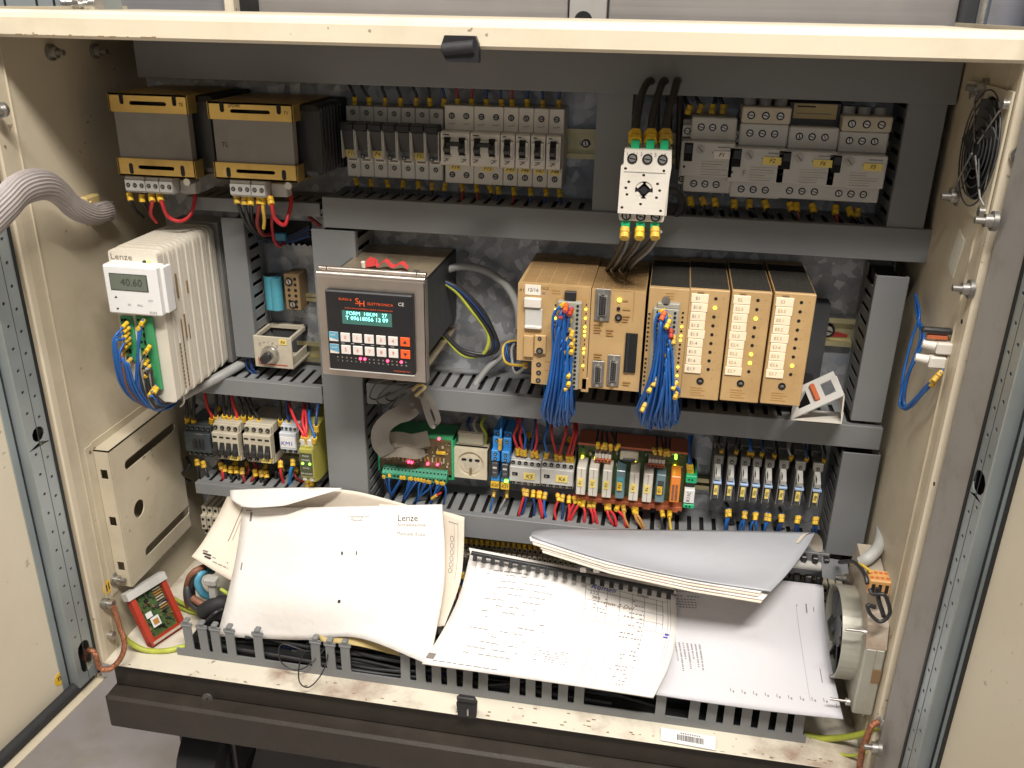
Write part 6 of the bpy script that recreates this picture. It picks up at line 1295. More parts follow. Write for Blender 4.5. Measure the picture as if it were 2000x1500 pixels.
def words(s0, s1, t, dens=.8, hh=.0042, m='ink_grey', wl=(.01, .03)):
    out = []; s = s0
    while s < s1:
        w_ = random.uniform(*wl)
        if random.random() < dens: out.append((s, min(s + w_, s1), t, t + hh, m))
        s += w_ + .006
    return out
random.seed(5)
# rotated sheet with curled top, under the manual
T, g, o0 = sheet('creased cream sheet under the manual, its left corner sticking out', [[at(448, 960, -.075), at(560, 956, -.085), at(680, 958, -.082), at(795, 986, -.081)], [at(424, 1010, -.10), at(540, 1012, -.085), at(680, 1015, -.083), at(800, 1030, -.083)], [at(396, 1058, -.13), at(520, 1075, -.108), at(660, 1090, -.105), at(800, 1090, -.10)], [at(374, 1087, -.15), at(470, 1143, -.150), at(620, 1200, -.165), at(800, 1200, -.165)]], 'paper_old', group='loose papers lying on the trunk')
sprint(T, g, o0, [(.12, .125, .12, .62, 'ink_grey'), (.14, .143, .15, .6, 'ink_faint'), (.03, .06, .80, .83, 'ink_faint'), (.04, .09, .84, .87, 'ink'), (.06, .1, .88, .91, 'ink')] + words(.10, .2, .86, .8, .012) + words(.12, .22, .91, .8, .012))
T, g, o0 = sheet('white sheet corner curled forward above the manual at upper left', [[at(449, 957, -.082), at(520, 954, -.088), at(600, 952, -.09), at(668, 953, -.088)], [at(452, 975, -.098), at(510, 978, -.105), at(580, 972, -.105), at(640, 962, -.10)], [at(472, 990, -.108), at(500, 991, -.115), at(545, 988, -.116), at(562, 985, -.116)]], 'paper', group='loose papers lying on the trunk')
T, g, o0 = sheet('cream sheet with a column of drawn circles, peeking out right of the manual', [[at(740, 985, -.082), at(800, 990, -.082), at(862, 998, -.083), at(907, 1010, -.085)], [at(735, 1060, -.10), at(800, 1065, -.10), at(865, 1072, -.10), at(905, 1085, -.105)], [at(730, 1140, -.14), at(790, 1140, -.14), at(855, 1142, -.14), at(897, 1142, -.14)], [at(720, 1210, -.18), at(780, 1215, -.185), at(830, 1225, -.19), at(868, 1222, -.19)]], 'paper_old', group='loose papers lying on the trunk')
it = [(.9, .905, .06, .62, 'ink_grey'), (.84, .843, .08, .55, 'ink_faint'), (.76, .9, .075, .08, 'ink_grey')]
b = MB()
for i in range(6):
    for k in range(12):
        a0, a1 = k * math.pi / 6, (k + 1) * math.pi / 6; rs, rt = .025, .026; cs, ct = .80, .22 + i * .062
        p0, p1 = g(cs + rs * math.cos(a0), ct + rt * math.sin(a0), .0006), g(cs + rs * math.cos(a1), ct + rt * math.sin(a1), .0006); d_ = (p1 - p0).normalized(); nn_ = d_.cross((CAM - p0).normalized()) * .0004
        b.add([p0 - nn_ - o0, p1 - nn_ - o0, p1 + nn_ - o0, p0 + nn_ - o0], [(0, 1, 2, 3)], 'ink_grey')
b.build('circle_drawing', T)
sprint(T, g, o0, it)
T, g, o0 = sheet('mustard card at the very bottom of the paper pile above the trunk', [[at(600, 1180, -.18), at(680, 1190, -.185), at(790, 1220, -.19)], [at(610, 1225, -.20), at(690, 1236, -.203), at(790, 1262, -.20)], [at(628, 1253, -.212), at(700, 1262, -.212), at(790, 1284, -.205)]], 'card_yellow', group='loose papers lying on the trunk')
# manual: front sheet and page block
ROW = [[at(474, 992, -.088), at(600, 991, -.094), at(740, 988, -.096), at(863, 985, -.092)],
       [at(462, 1080, -.128), at(595, 1080, -.143), at(738, 1080, -.145), at(869, 1085, -.132)],
       [at(445, 1160, -.175), at(590, 1165, -.19), at(735, 1168, -.19), at(864, 1165, -.175)],
       [at(424, 1243, -.203), at(590, 1250, -.206), at(700, 1246, -.215), at(838, 1298, -.240)]]
T, g, o0 = sheet('thick white stapled manual with Lenze printed at its upper right', ROW, 'paper', .0035, 'manual', 'manual')
W_, H_ = .29, .2
stext(T, g, o0, 'Lenze', .815, .09, .0135, 'ink', W_, H_); stext(T, g, o0, 'Antriebstechnik', .835, .135, .0068, 'ink_faint', W_, H_); stext(T, g, o0, 'Manuale d\'uso', .83, .195, .0074, 'ink_faint', W_, H_)
stext(T, g, o0, 'Operating and', .575, .075, .0046, 'ink_faint', W_, H_); stext(T, g, o0, 'Manuale', .565, .10, .0046, 'ink_faint', W_, H_)
sprint(T, g, o0, [(.50, .508, .325, .35, 'ink'), (.566, .571, .322, .352, 'ink'), (.494, .506, .685, .71, 'ink'), (.045, .055, .03, .10, 'ink_faint'), (.02, .05, .015, .022, 'ink_grey'), (.035, .04, .41, .47, 'ink_faint')], 'staple_and_holes')
g2 = MB()
for k in range(3): qbox(g2, g, 1.0 - .0005, 1.0, .02, .75, -.0034 + k * .0011, -.0030 + k * .0011, 'ink_cream', o0, 1, 10)
g2.build('page_edge', T)
# middle comb bound booklet
ROW = [[at(918, 1084, -.106), at(1050, 1102, -.112), at(1190, 1131, -.118), at(1320, 1165, -.120)],
       [at(898, 1160, -.146), at(1040, 1175, -.151), at(1185, 1205, -.153), at(1322, 1232, -.150)],
       [at(868, 1225, -.20), at(1020, 1250, -.208), at(1170, 1280, -.210), at(1306, 1300, -.205)],
       [at(824, 1296, -.243), at(1000, 1322, -.240), at(1140, 1342, -.242), at(1276, 1362, -.246)]]
T, g, o0 = sheet('white booklet with ruled table and handwriting, black comb binding along its top', ROW, 'paper', .0025, 'booklet', 'booklet', 'comb bound booklets')
it = []
for k in range(4): it.append((.56 + .0 * k, .93, .13 + .085 * k, .1335 + .085 * k, 'print_line'))
for k, s_ in enumerate((.56, .62, .66, .72, .78, .84, .90, .93)): it.append((s_, s_ + .0025, .08, .38, 'print_line'))
it += [(.955, .957, .04, .97, 'ink_grey'), (.968, .970, .04, .96, 'print_line'), (.06, .95, .045, .048, 'print_line'), (.04, .042, .03, .14, 'print_line'), (.54, .955, .085, .088, 'ink_grey')]
for k in range(5): it.append((.62 + .075 * k, .6225 + .075 * k, .60 + .03 * k, .97, 'print_line'))
for k in range(14): it += words(.1 + .02 * (k % 3), .36 + random.uniform(-.06, .06), .13 + .055 * k, .55, .007, 'ink_grey')
for k in range(6): it += words(.40, .55, .70 + .022 * k, .5, .007, 'ink_grey', (.006, .014))
for k in range(22): it += words(.77 + random.uniform(-.04, .05), .84, .14 + .037 * k, .55, .010, 'ink_faint', (.006, .016))
for k in range(5): it += words(.60, .66, .18 + .03 * k, .8, .009, 'ink_faint', (.006, .014))
it += words(.03, .30, .955, .8, .008, 'ink_grey'); it += [(.0, .03, .90, .95, 'ink_faint')]; it += words(.1, .3, .1, .8, .009)
it += [(.945, .965, .38, .40, 'ink_blue'), (.94, .962, .41, .425, 'ink_blue')]
sprint(T, g, o0, it, 'table_print', h=.0004)['kind'] = 'stuff'
stext(T, g, o0, 'Rumeli', .64, .095, .012, 'ink_blue', .29, .2, shear=.4); stext(T, g, o0, 'uxv', .83, .075, .011, 'ink_faint', .29, .2, shear=.4); stext(T, g, o0, 'mm 2 Del', .715, .215, .010, 'ink_brown', .29, .2, shear=.4); stext(T, g, o0, '222', .60, .15, .008, 'ink_faint', .29, .2); stext(T, g, o0, '308', .61, .19, .008, 'ink_faint', .29, .2)
def comb(T, A, B, o0, n, r, m='black_plastic', tl=.012, name='comb_binding', down=None):
    b = MB(); b.tube([A + (B - A) * k / 8 - o0 for k in range(9)], r, 10, m); dn = down or Vector((0, -.6, -.8)); dn = dn.normalized(); ax = (B - A).normalized(); nn_ = ax.cross(dn).normalized()
    if nn_.dot(CAM - A) < 0: nn_ = -nn_
    c = b.build(name, T)
    for i in range(n):
        p = A + (B - A) * ((i + .5) / n) - o0; h = (B - A).length / n * .24
        t_ = MB(); q = [p - ax * h, p + ax * h, p + ax * h + dn * tl, p - ax * h + dn * tl]; t_.add([x + nn_ * (r * .5) for x in q] + [x + nn_ * (r * .5 + .0012) for x in q], [(0, 1, 2, 3), (7, 6, 5, 4), (0, 4, 5, 1), (1, 5, 6, 2), (2, 6, 7, 3), (3, 7, 4, 0)], m); t_.build('tooth', c)
comb(T, at(921, 1080, -.118), at(1316, 1157, -.138), o0, 22, .0032, tl=.0100)
b = MB(); q = [at(916, 1070, -.1), at(1313, 1146, -.112), at(1322, 1160, -.116), at(920, 1086, -.104)]; b.add([p - o0 for p in q] + [p - o0 + Vector((0, .002, -.001)) for p in q], [(0, 1, 2, 3), (7, 6, 5, 4), (0, 4, 5, 1), (1, 5, 6, 2), (2, 6, 7, 3), (3, 7, 4, 0)], 'paper'); b.build('back_cover', T)
# right booklet
ROW = [[at(1215, 1105, -.082), at(1350, 1115, -.092), at(1480, 1128, -.105), at(1608, 1143, -.105)],
       [at(1240, 1190, -.118), at(1365, 1200, -.136), at(1490, 1205, -.145), at(1613, 1220, -.135)],
       [at(1262, 1270, -.168), at(1380, 1285, -.184), at(1505, 1300, -.190), at(1626, 1310, -.185)],
       [at(1270, 1354, -.228), at(1390, 1373, -.234), at(1515, 1390, -.238), at(1647, 1404, -.240)]]
T, g, o0 = sheet('grey white booklet at right with sideways printed lines, open below the folded stack', ROW, 'paper_cool', .002, 'booklet', 'booklet', 'comb bound booklets')
it = []
for k in range(7):
    t0 = .57
    while t0 < .57 + (.15, .22, .13, .2, .12, .17, .19)[k]: it.append((.17 + .022 * k, .179 + .022 * k, t0, t0 + .007, 'ink_grey')); t0 += random.choice([.010, .011, .016])
for k in range(4): it += words(.16, .35, .09 + .035 * k, .8, .010, 'ink_grey', (.008, .012))
for k in range(4): it += words(.16, .34, .22 + .02 * k, .9, .008, 'ink_faint', (.008, .012))
for k in range(9): it += [(.44 + .06 * k, .444 + .06 * k, .87, .895, 'ink_grey'), (.452 + .06 * k, .460 + .06 * k, .885, .90, 'ink_grey')]
it += [(.85, .8515, .2, .9, 'print_line'), (.90, .907, .18, .26, 'ink_faint'), (.93, .935, .66, .76, 'ink_grey'), (.94, .944, .2, .24, 'ink_faint'), (.85, .857, .20, .21, 'ink_faint'), (.98, .984, .9, .93, 'ink_grey')]
sprint(T, g, o0, it, 'sideways_print', h=.0004)['kind'] = 'stuff'
for k in range(5):
    q0 = at(1512 + 22 * k, 1122 + 3 * k, -.10); b = MB(); b.box(-.004, .004, -.003, .003, -.007, .006, 'black_plastic', .001); b.build('comb_tooth', T, q0 - o0)
# grey folded stack
Trow = [[at(1063, 1033, -.085), at(1240, 1034, -.088), at(1430, 1036, -.09), at(1592, 1040, -.092)],
        [at(1045, 1036, -.11), at(1220, 1052, -.128), at(1400, 1070, -.132), at(1572, 1075, -.128)],
        [at(1038, 1043, -.13), at(1200, 1080, -.155), at(1360, 1114, -.165), at(1538, 1120, -.165)],
        [at(1040, 1050, -.135), at(1190, 1096, -.17), at(1350, 1130, -.185), at(1505, 1155, -.195)]]
T, g, o0 = sheet('folded stack of drawings with a smooth grey cover lying above the booklets', Trow, 'paper_grey', .0012, 'folded_drawings', 'drawings')
for k in range(4):
    dz = Vector((random.uniform(-.006, .008), -.0015 - .0022 * k, -.0032 - .0030 * k))
    rows = [[g(s, t) + dz + Vector((0, 0, -.002 * (1 - t))) for s in (0.0 + .012 * k, .33, .66, .965 - .006 * k)] for t in (.3, .65, 1.0)]
    b = MB()
    def gg(s, t, h=0, rows=rows):
        k_ = 3; L = []
        for r in rows:
            x = s * 3; i = min(int(x), 2); L.append(r[i].lerp(r[i + 1], x - i))
        x = t * 2; i = min(int(x), 1); return L[i].lerp(L[i + 1], x - i) + Vector((0, 0, h))
    qbox(b, gg, 0, 1, 0, 1, -.0012, 0, 'paper_old' if k % 2 else 'paper', o0, 6, 4); b.build('folded_page', T)
b = MB()
def tube_surf(pts, wv, m, T, name):
    sp = spline(pts, 8); b = MB(); vs = []; fs = []
    for p in sp: vs += [p - o0, p + wv - o0]
    for i in range(len(sp) - 1): fs.append((2 * i, 2 * i + 1, 2 * i + 3, 2 * i + 2))
    b.add(vs, fs, m, True); return b.build(name, T)
tube_surf([at(1560, 1060, -.118), at(1576, 1043, -.100), at(1592, 1041, -.093), at(1603, 1050, -.088), at(1607, 1064, -.084), at(1606, 1078, -.082)], Vector((-.012, .012, -.010)), 'paper_old', T, 'curled_edge')
# comb with clear sheet at the right and metallic comb fragment in the middle
t = thing('comb_binding', 'black comb binding with glossy clear sleeve at the right below the curled cover', 'comb binding', at(1530, 1100, -.12))
A, B = at(1520, 1096, -.13), at(1612, 1108, -.10); o1 = t.location.copy()
b = MB(); b.tube([A + (B - A) * k / 6 - o1 for k in range(7)], .0058, 12, 'light_grey'); b.build('clear_sleeve', t)
for i in range(5): q = A + (B - A) * (i / 4.2 + .03) + Vector((0, -.002, .011)) - o1; b = MB(); b.box(q.x - .0035, q.x + .0035, q.y - .004, q.y + .006, q.z - .004, q.z + .004, 'black_plastic', .001); b.build('tooth', t)
t = thing('comb_binding', 'glossy dark comb fragment lying on the middle booklet under the folded stack', 'comb binding', at(1125, 1105, -.13)); o1 = t.location.copy()
A, B = at(1128, 1104, -.13), at(1232, 1108, -.135); b = MB(); b.tube([A + (B - A) * k / 6 - o1 for k in range(7)], .0052, 12, 'dark_grey'); b.build('spine', t)
for i in range(4): q = A + (B - A) * (i / 4 + .12) + Vector((0, -.004, -.003)) - o1; b = MB(); b.box(q.x - .004, q.x + .004, q.y - .003, q.y + .003, q.z - .004, q.z + .004, 'screw_metal', .001); b.build('tooth', t)
# grey bracket with screw at right
t = thing('angle_bracket', 'blue grey sheet bracket with a long screw above the lower right fan', 'bracket', at(1600, 1100, -.10)); o1 = t.location.copy()
q = [at(1604, 1088, -.10), at(1655, 1096, -.105), at(1660, 1138, -.125), at(1606, 1128, -.12)]; b = MB(); b.add([p - o1 for p in q] + [p - o1 + Vector((0, .002, -.0015)) for p in q], [(0, 1, 2, 3), (7, 6, 5, 4), (0, 4, 5, 1), (1, 5, 6, 2), (2, 6, 7, 3), (3, 7, 4, 0)], 'dark_grey'); b.build('plate', t)
b = MB(); a_ = at(1634, 1126, -.125) - o1; c_ = at(1652, 1127, -.135) - o1; b.cyl(a_, c_, .0018, 8, 'screw_metal'); b.cyl(c_, c_ + (c_ - a_) * .3, .0042, 10, 'screw_metal'); b.build('screw', t)
# ================================================================ cream bracket on the left wall
xf = -.681; FP = [onx(203, 889, xf), onx(267, 1139, xf), onx(394, 1004, xf)]
yn = (FP[0].y + FP[1].y) / 2; zt_ = FP[0].z; zb_ = (FP[1].z + FP[2].z) / 2; yfar = -.035
t = thing('wall_bracket', 'large cream slotted sheet steel bracket screwed to the left wall', 'bracket', (XL, yn, zb_))
def lp(u, v): q = onx(u, v, xf); return (q.y - yn, q.z - zb_)
s1a, s1b = lp(250, 915), lp(336, 828); s2a, s2b = lp(290, 1083), lp(366, 990); cc = lp(272, 993)
H = zt_ - zb_; Dp = yfar - yn
h1z = (s1a[1] + s1b[1]) / 2; h2z = (s2a[1] + s2b[1]) / 2
hol = [slot((s1a[0] + s1b[0]) / 2, h1z, abs(s1b[0] - s1a[0]) + .012, .014), slot((s2a[0] + s2b[0]) / 2, h2z, abs(s2b[0] - s2a[0]) + .012, .014), circ(cc[0], cc[1], .0125, 20)]
b = MB(); b.holed(rectp(0, Dp, 0, H), hol, 'x', xf - XL - .0015, xf - XL, 'cream_wall')
b.holed(rectp(.002, xf - XL - .001, 0, H), [rectp(.007, .017, H * a, H * a + .014) for a in (.12, .46, .80)], 'y', 0, .0015, 'cream_wall')
b.box(0, xf - XL, .0, Dp, H - .0015, H, 'cream_wall'); b.box(0, .0016, -.014, 0, -.008, H + .008, 'cream_wall'); b.box(0, .0016, 0, Dp, H, H + .010, 'cream_wall'); b.build('bracket_plate', t)
for z in (H + .002,):
    for y in (-.006, .004): b = MB(); b.cyl((.0016, y, z - .002), (.0026, y, z - .002), .0022, 8, 'tape'); b.build('rivet', t)
# ribbon cable bundle entering at left
pts = [onx(212, 412, -.69), onx(180, 418, -.682), onx(145, 405, -.675), onx(118, 378, -.67), onx(92, 362, -.664), onx(62, 362, -.658), onx(34, 374, -.655), onx(8, 402, -.652), onx(-40, 450, -.65)]
sp = spline(pts, 7); o0 = sp[0]; vs = []; fs = []; n_ = 52
for i, p in enumerate(sp):
    d_ = (sp[min(i + 1, len(sp) - 1)] - sp[max(i - 1, 0)]).normalized(); up = Vector((0, 0, 1)); up = (up - d_ * up.dot(d_)).normalized(); bb = d_.cross(up); k_ = i / (len(sp) - 1); R0 = .0115 + .004 * min(1, k_ * 1.6)
    for j in range(n_):
        a = 2 * math.pi * j / n_ + k_ * .2; r_ = R0 * (1 + (.045 if j % 2 else -.03)); vs.append(p - o0 + up * math.cos(a) * r_ * 1.05 + bb * math.sin(a) * r_ * .75)
for i in range(len(sp) - 1):
    for j in range(n_): fs.append((i * n_ + j, i * n_ + (j + 1) % n_, (i + 1) * n_ + (j + 1) % n_, (i + 1) * n_ + j))
b = MB(); mat('hose_grey', (.38, .34, .33), .45, dirt=.25, dcol=(.28, .24, .18)); b.add(vs, fs, 'hose_grey', False); o = b.build('cable_sleeve', None, o0); tag(o, 'thick ribbed grey cable sleeve entering over the left wall edge', 'cable')
for i in range(7):
    a = i / 6 - .5; wire('thin grey strand fanning out of the ribbed sleeve end, %s' % ('top', 'second', 'third', 'fourth', 'fifth', 'sixth', 'bottom')[i], [onx(186, 415 + a * 24, -.676), onx(205, 412 + a * 30, -.684), onx(222, 412 + a * 34, -.69)], .0012, 'hose_grey', 'strands at the sleeve end', ())
t = thing('cable_clamp', 'cream adhesive cable tie base with beige tie on the left wall', 'cable tie', onx(170, 400, XL)); b = MB(); b.box(0, .010, -.014, .014, -.010, .012, 'card_yellow', .002); b.build('base', t)
q = sp[8] - t.location; b = MB(); b.tube([q + Vector((math.cos(a) * .004, math.sin(a) * .006, math.cos(a) * .0145)) for a in [k * math.pi / 8 for k in range(17)]], .0014, 6, 'card_yellow'); b.build('tie', t)
# ================================================================ red edged circuit card
P = [onz(289, 1262, ZB + .002), onz(356, 1217, ZB + .002), onx(312, 1121, -.672), onx(244, 1157, -.688)]
# keep it a plane: fourth corner from the other three
P[3] = P[0] + (P[2] - P[1]) * 1.0; f = bil(P); o0 = P[0].copy()
t = thing('circuit_card', 'red edged circuit card leaning against the left wall on the cabinet floor', 'circuit board', o0)
b = MB(); qbox(b, f, 0.02, .98, .02, .98, 0, .0014, 'pcb', o0); random.seed(9)
for i in range(70): s, q = random.uniform(.12, .85), random.uniform(.12, .85); qbox(b, f, s, s + random.uniform(.02, .08), q, q + random.uniform(.01, .05), .0014, random.uniform(.003, .006), random.choice(['black', 'pcb', 'dark_grey', 'pcb_brown', 'relay_dark', 'tape']), o0)
for i in range(9): qbox(b, f, .62, .82, .42 + .05 * i, .435 + .05 * i, .002, .005, random.choice(['beige', 'screw_metal', 'orange_wire']), o0)
b.build('board', t)
for s0, s1 in ((0, .13), (.87, 1)): b = MB(); qbox(b, f, s0, s1, 0, .93, -.002, .009, 'red', o0); b.build('card_edge', t)
b = MB(); qbox(b, f, 0, 1, -.01, .07, -.002, .011, 'red', o0); qbox(b, f, .05, 1.02, .01, .05, .011, .0125, 'beige', o0); b.build('card_edge', t)
b = MB(); qbox(b, f, -.06, 1.02, .90, 1.04, -.001, .012, 'light_grey', o0); b.build('connector_strip', t)
b = MB(); qbox(b, f, .26, .48, .24, .42, .006, .0068, 'display_white', o0); qbox(b, f, .2, .36, .44, .54, .006, .0068, 'display_white', o0); qbox(b, f, .3, .44, .28, .38, .0068, .0074, 'orange_wire', o0); b.build('paper_dot', t)
# ================================================================ cables lower left
lst = [('brown cable', 'brown_wire', .0048, [(372, 1196, -.12), (364, 1160, -.14), (372, 1125, -.15), (392, 1110, -.14), (410, 1108, -.11)]),
       ('black cable', 'black_wire', .0050, [(392, 1196, -.12), (376, 1165, -.14), (378, 1130, -.15), (396, 1116, -.14), (415, 1115, -.11)]),
       ('light blue cable', 'light_blue', .0054, [(425, 1168, -.13), (398, 1160, -.145), (386, 1138, -.15), (392, 1120, -.145), (412, 1112, -.12)]),
       ('second black cable', 'dark_grey', .0050, [(440, 1198, -.13), (405, 1196, -.15), (376, 1180, -.155), (366, 1150, -.15), (380, 1122, -.13)]),
       ('short brown cable', 'brown_wire', .0050, [(376, 1168, -.155), (392, 1178, -.158), (412, 1186, -.155), (440, 1190, -.14)])]
for lab, m, r_, pp in lst: wire('%s curving down beside the manual at lower left' % lab, [at(*q) for q in pp], r_, m, None, (), name='cable', cat='cable', n=10)
wire('black rubber cable sleeve at the lower left corner of the manual', [at(396, 1195, -.165), at(412, 1185, -.165), at(430, 1178, -.16), at(450, 1180, -.15)], .011, 'rubber', None, (), name='cable_sleeve', cat='cable', n=12)
for i in range(5): wire('black cable looping up behind the leftmost trunk fingers, %s' % ('lowest', 'second', 'third', 'fourth', 'uppermost')[i], [at(384 + i * 5, 1262 - i * 3, -.17), at(386 + i * 5, 1232 - i * 3, -.18), at(405 + i * 3, 1212 - i * 3, -.185), at(435, 1206 - i * 4, -.175)], .003, 'black_wire', 'black cables at the trunk left end', (), name='cable', cat='cable')
for i in range(2): wire('yellow green earth wire running from the left wall behind the red card, %s' % ('upper', 'lower')[i], [at(322, 1160 + i * 12, -.11), at(345, 1172 + i * 12, -.12), at(370, 1186 + i * 8, -.13), at(400, 1200 + i * 4, -.13)], .0028, 'yellow_green', 'earth wires behind the red card', ())
wire('yellow green earth wire lying on the floor from the copper braid to the trunk', [at(238, 1240, -.232), at(255, 1256, -.225), onz(285, 1270, ZB + .004), onz(325, 1271, ZB + .004), onz(362, 1262, ZB + .005)], .0038, 'yellow_green', None, (), n=8)
for i in range(2): wire('yellow green wire emerging above the %s trunk fingers' % ('first', 'second')[i], [at(430 + 60 * i, 1150 + 130 * i, -.15), at(445 + 60 * i, 1160 + 130 * i, -.15), at(470 + 60 * i, 1180 + 135 * i, -.14)], .003, 'yellow_green', 'yellow green wires near the manual', ())
t = thing('metal_clip', 'silver clip block among the cables left of the manual', 'clip', at(408, 1135, -.16)); b = MB(); b.box(-.006, .012, -.006, .008, -.005, .006, 'grey_plastic', .002); b.box(-.002, .008, -.002, .006, -.03, -.005, 'grey_plastic', .001); b.build('clip_body', t)
def braid(lab, pts, r, taper=None):
    sp = spline(pts, 8); o0 = sp[0]; b = MB()
    for j in range(7):
        q = []
        for i, p in enumerate(sp):
            d_ = (sp[min(i + 1, len(sp) - 1)] - sp[max(i - 1, 0)]).normalized(); u_ = d_.orthogonal().normalized(); v_ = d_.cross(u_); a = j * 2 * math.pi / 7 + i * .5; q.append(p - o0 + (u_ * math.cos(a) + v_ * math.sin(a)) * r * .6)
        b.tube(q, r * .45, 5, 'copper')
    o = b.build('copper_braid', None, o0); tag(o, lab, 'earth strap')
braid('copper earth braid sagging from the left door to the cabinet wall', [at(160, 1292, -.262), at(172, 1270, -.27), at(185, 1276, -.275), at(195, 1304, -.275), at(215, 1306, -.27), at(236, 1285, -.262), at(243, 1255, -.255), at(232, 1220, -.25), at(222, 1185, -.248)], .0036)
braid('copper earth braid hanging in front of the right wall foot', [at(1716, 1410, -.262), at(1702, 1418, -.265), at(1692, 1445, -.265), at(1682, 1475, -.265), at(1676, 1520, -.26)], .0036)
wire('yellow green earth wire from the trunk end to the right wall', [at(1572, 1436, -.20), at(1610, 1442, -.205), at(1650, 1440, -.215), at(1690, 1432, -.235), at(1712, 1420, -.25)], .0040, 'yellow_green', None, (), n=8)
wire('thin yellow green wire sagging along the floor at lower right', [at(1590, 1440, -.20), at(1612, 1462, -.215), at(1640, 1474, -.225), at(1670, 1474, -.235), at(1690, 1468, -.245)], .0020, 'yellow_green', None, (), n=8)
# ================================================================ terminals behind the papers
def terms(u0, v0, u1, v1, n, d, lab, two=False, mk_=None):
    a, c = at(u0, v0, -d), at(u1, v1, -d); t = thing('terminal_strip', lab, 'terminals', (a.x, 0, c.z)); W = c.x - a.x; H = a.z - at(u0, v0 + (v1 - v0), -d).z
    H = a.z - c.z if not two else (a.z - c.z); st = W / n
    b = MB(); b.box(st * .08, st * .92, -d + .006, -.006, 0, H, 'beige', .0006); b.box(st * .08, st * .92, -d, -d + .01, H * .25, H * .75, 'beige', .0008)
    for z in (.12, .88): b.cyl((st * .5, -d + .006, H * z), (st * .5, -d + .005, H * z), st * .25, 8, 'hole')
    for z in (.38, .62): b.cyl((st * .5, -d, H * z), (st * .5, -d - .001, H * z), st * .22, 8, 'hole')
    me = b.mesh('terminal')
    for i in range(n): inst(me, 'terminal', t, (st * i, 0, 0))
    return t
terms(388, 992, 440, 1052, 4, .06, 'small block of beige terminals at the far left under the grey duct')
for i in range(2): pass
t = terms(900, 1062, 1180, 1130, 28, .055, 'long row of beige terminals with yellow markers behind the booklet')
lst = [([at(910 + i * 10.4, 1062 + i * .95, -.05), at(910 + i * 10.4, 1050 + i * .95, -.052), at(912 + i * 10.4, 1036 + i * .95, -.045)], 'black_wire') for i in range(22)]
run('sleeved wire on top of the long terminal row', lst, 'wires above the long terminal row', r=.0018)
lst = [([at(u, v, -.05), at(u - 1, v + 14, -.055), at(u - 3, v + 40, -.055), at(u - 6, v + 70, -.05)], m) for u, v, m in ((898, 1112, 'red_wire'), (904, 1114, 'blue'), (900, 1140, 'blue'))]
run('sleeved wire dropping in the gap between manual and booklet', lst, 'wires in the gap between the papers', r=.0018)
terms(1606, 1150, 1640, 1215, 3, .07, 'light terminals at right between booklet and fan')
terms(1180, 1075, 1600, 1140, 40, .04, 'row of terminals hidden behind the folded stack')
# ================================================================ lower right fan
cy, czf, rr = -.168, at(1658, 1248, -.222).z - .030, .056; xg = .262
t = thing('housed_fan', 'grey green round fan with rusty top housing on the right wall foot', 'fan', (XR, cy, czf - .1)); oz = t.location
zb2 = at(1655, 1393, -.235).z - oz.z; zt2 = at(1700, 1180, -.235).z - oz.z; z0 = czf - oz.z
b = MB(); b.box(xg - XR, -.001, -.235 - cy, .075, zb2, z0 + .03, 'fan_metal', .002)
b.box(xg - XR + .012, xg - XR + .0128, -.2356 - cy, -.235 - cy, zb2, z0 + .03, 'fan_rust'); b.build('housing', t)
prf = [(-.235 - cy, z0 + .03), (-.225 - cy, z0 + .055), (-.20 - cy, z0 + .078), (-.17 - cy, z0 + .09), (.05, z0 + .095), (.075, z0 + .03)]
b = MB(); b.prism(prf, 'x', xg - XR, -.001, 'fan_rust'); b.build('rusty_top', t)
b = MB(); n_ = 40
for ra, rb, xa, xb in ((rr, rr - .002, xg - XR - .022, xg - XR),):
    vs = []; fs = []
    for i in range(n_):
        a = 2 * math.pi * i / n_
        for x, r_ in ((xa, ra), (xb, ra), (xb, rb), (xa, rb)): vs.append((x, r_ * math.cos(a), z0 + r_ * math.sin(a)))
    for i in range(n_):
        for j in range(4): fs.append((4 * i + j, 4 * i + (j + 1) % 4, 4 * ((i + 1) % n_) + (j + 1) % 4, 4 * ((i + 1) % n_) + j))
    b.add(vs, fs, 'fan_metal', False)
b.build('ring', t)
b = MB(); b.cyl((xg - XR - .004, 0, z0), (xg - XR - .003, 0, z0), rr - .002, 30, 'hole'); b.cyl((xg - XR - .016, 0, z0), (xg - XR - .004, 0, z0), .02, 20, 'black_plastic')
for k in range(7):
    X = Matrix.Translation((xg - XR - .012, 0, z0)) @ Matrix.Rotation(k * 2 * math.pi / 7, 4, 'X') @ Matrix.Rotation(.5, 4, 'Z'); b.box(-.0008, .0008, -.012, .012, .018, rr - .006, 'dark_grey', xf=X)
b.build('fan_rotor', t)
for u, v in ((1684, 1233), (1652, 1369)):
    q = at(u, v, -.238) - oz; b = MB(); b.cyl((q.x - .018, q.y, q.z), (q.x, q.y, q.z), .0016, 8, 'screw_metal'); b.cyl((q.x, q.y - .001, q.z), (q.x + .004, q.y - .001, q.z), .0042, 10, 'screw_metal'); b.build('screw', t)
q = at(1713, 1322, -.236) - oz; b = MB(); b.box(q.x - .006, q.x + .004, q.y - .0002, q.y + .001, q.z - .010, q.z + .010, 'tape', .0004); b.build('stain_patch', t)
q = at(1752, 1246, -.2365) - oz; txt(t, '522', q.x - .003, q.y, q.z, .008, 'ink_brown', .2)
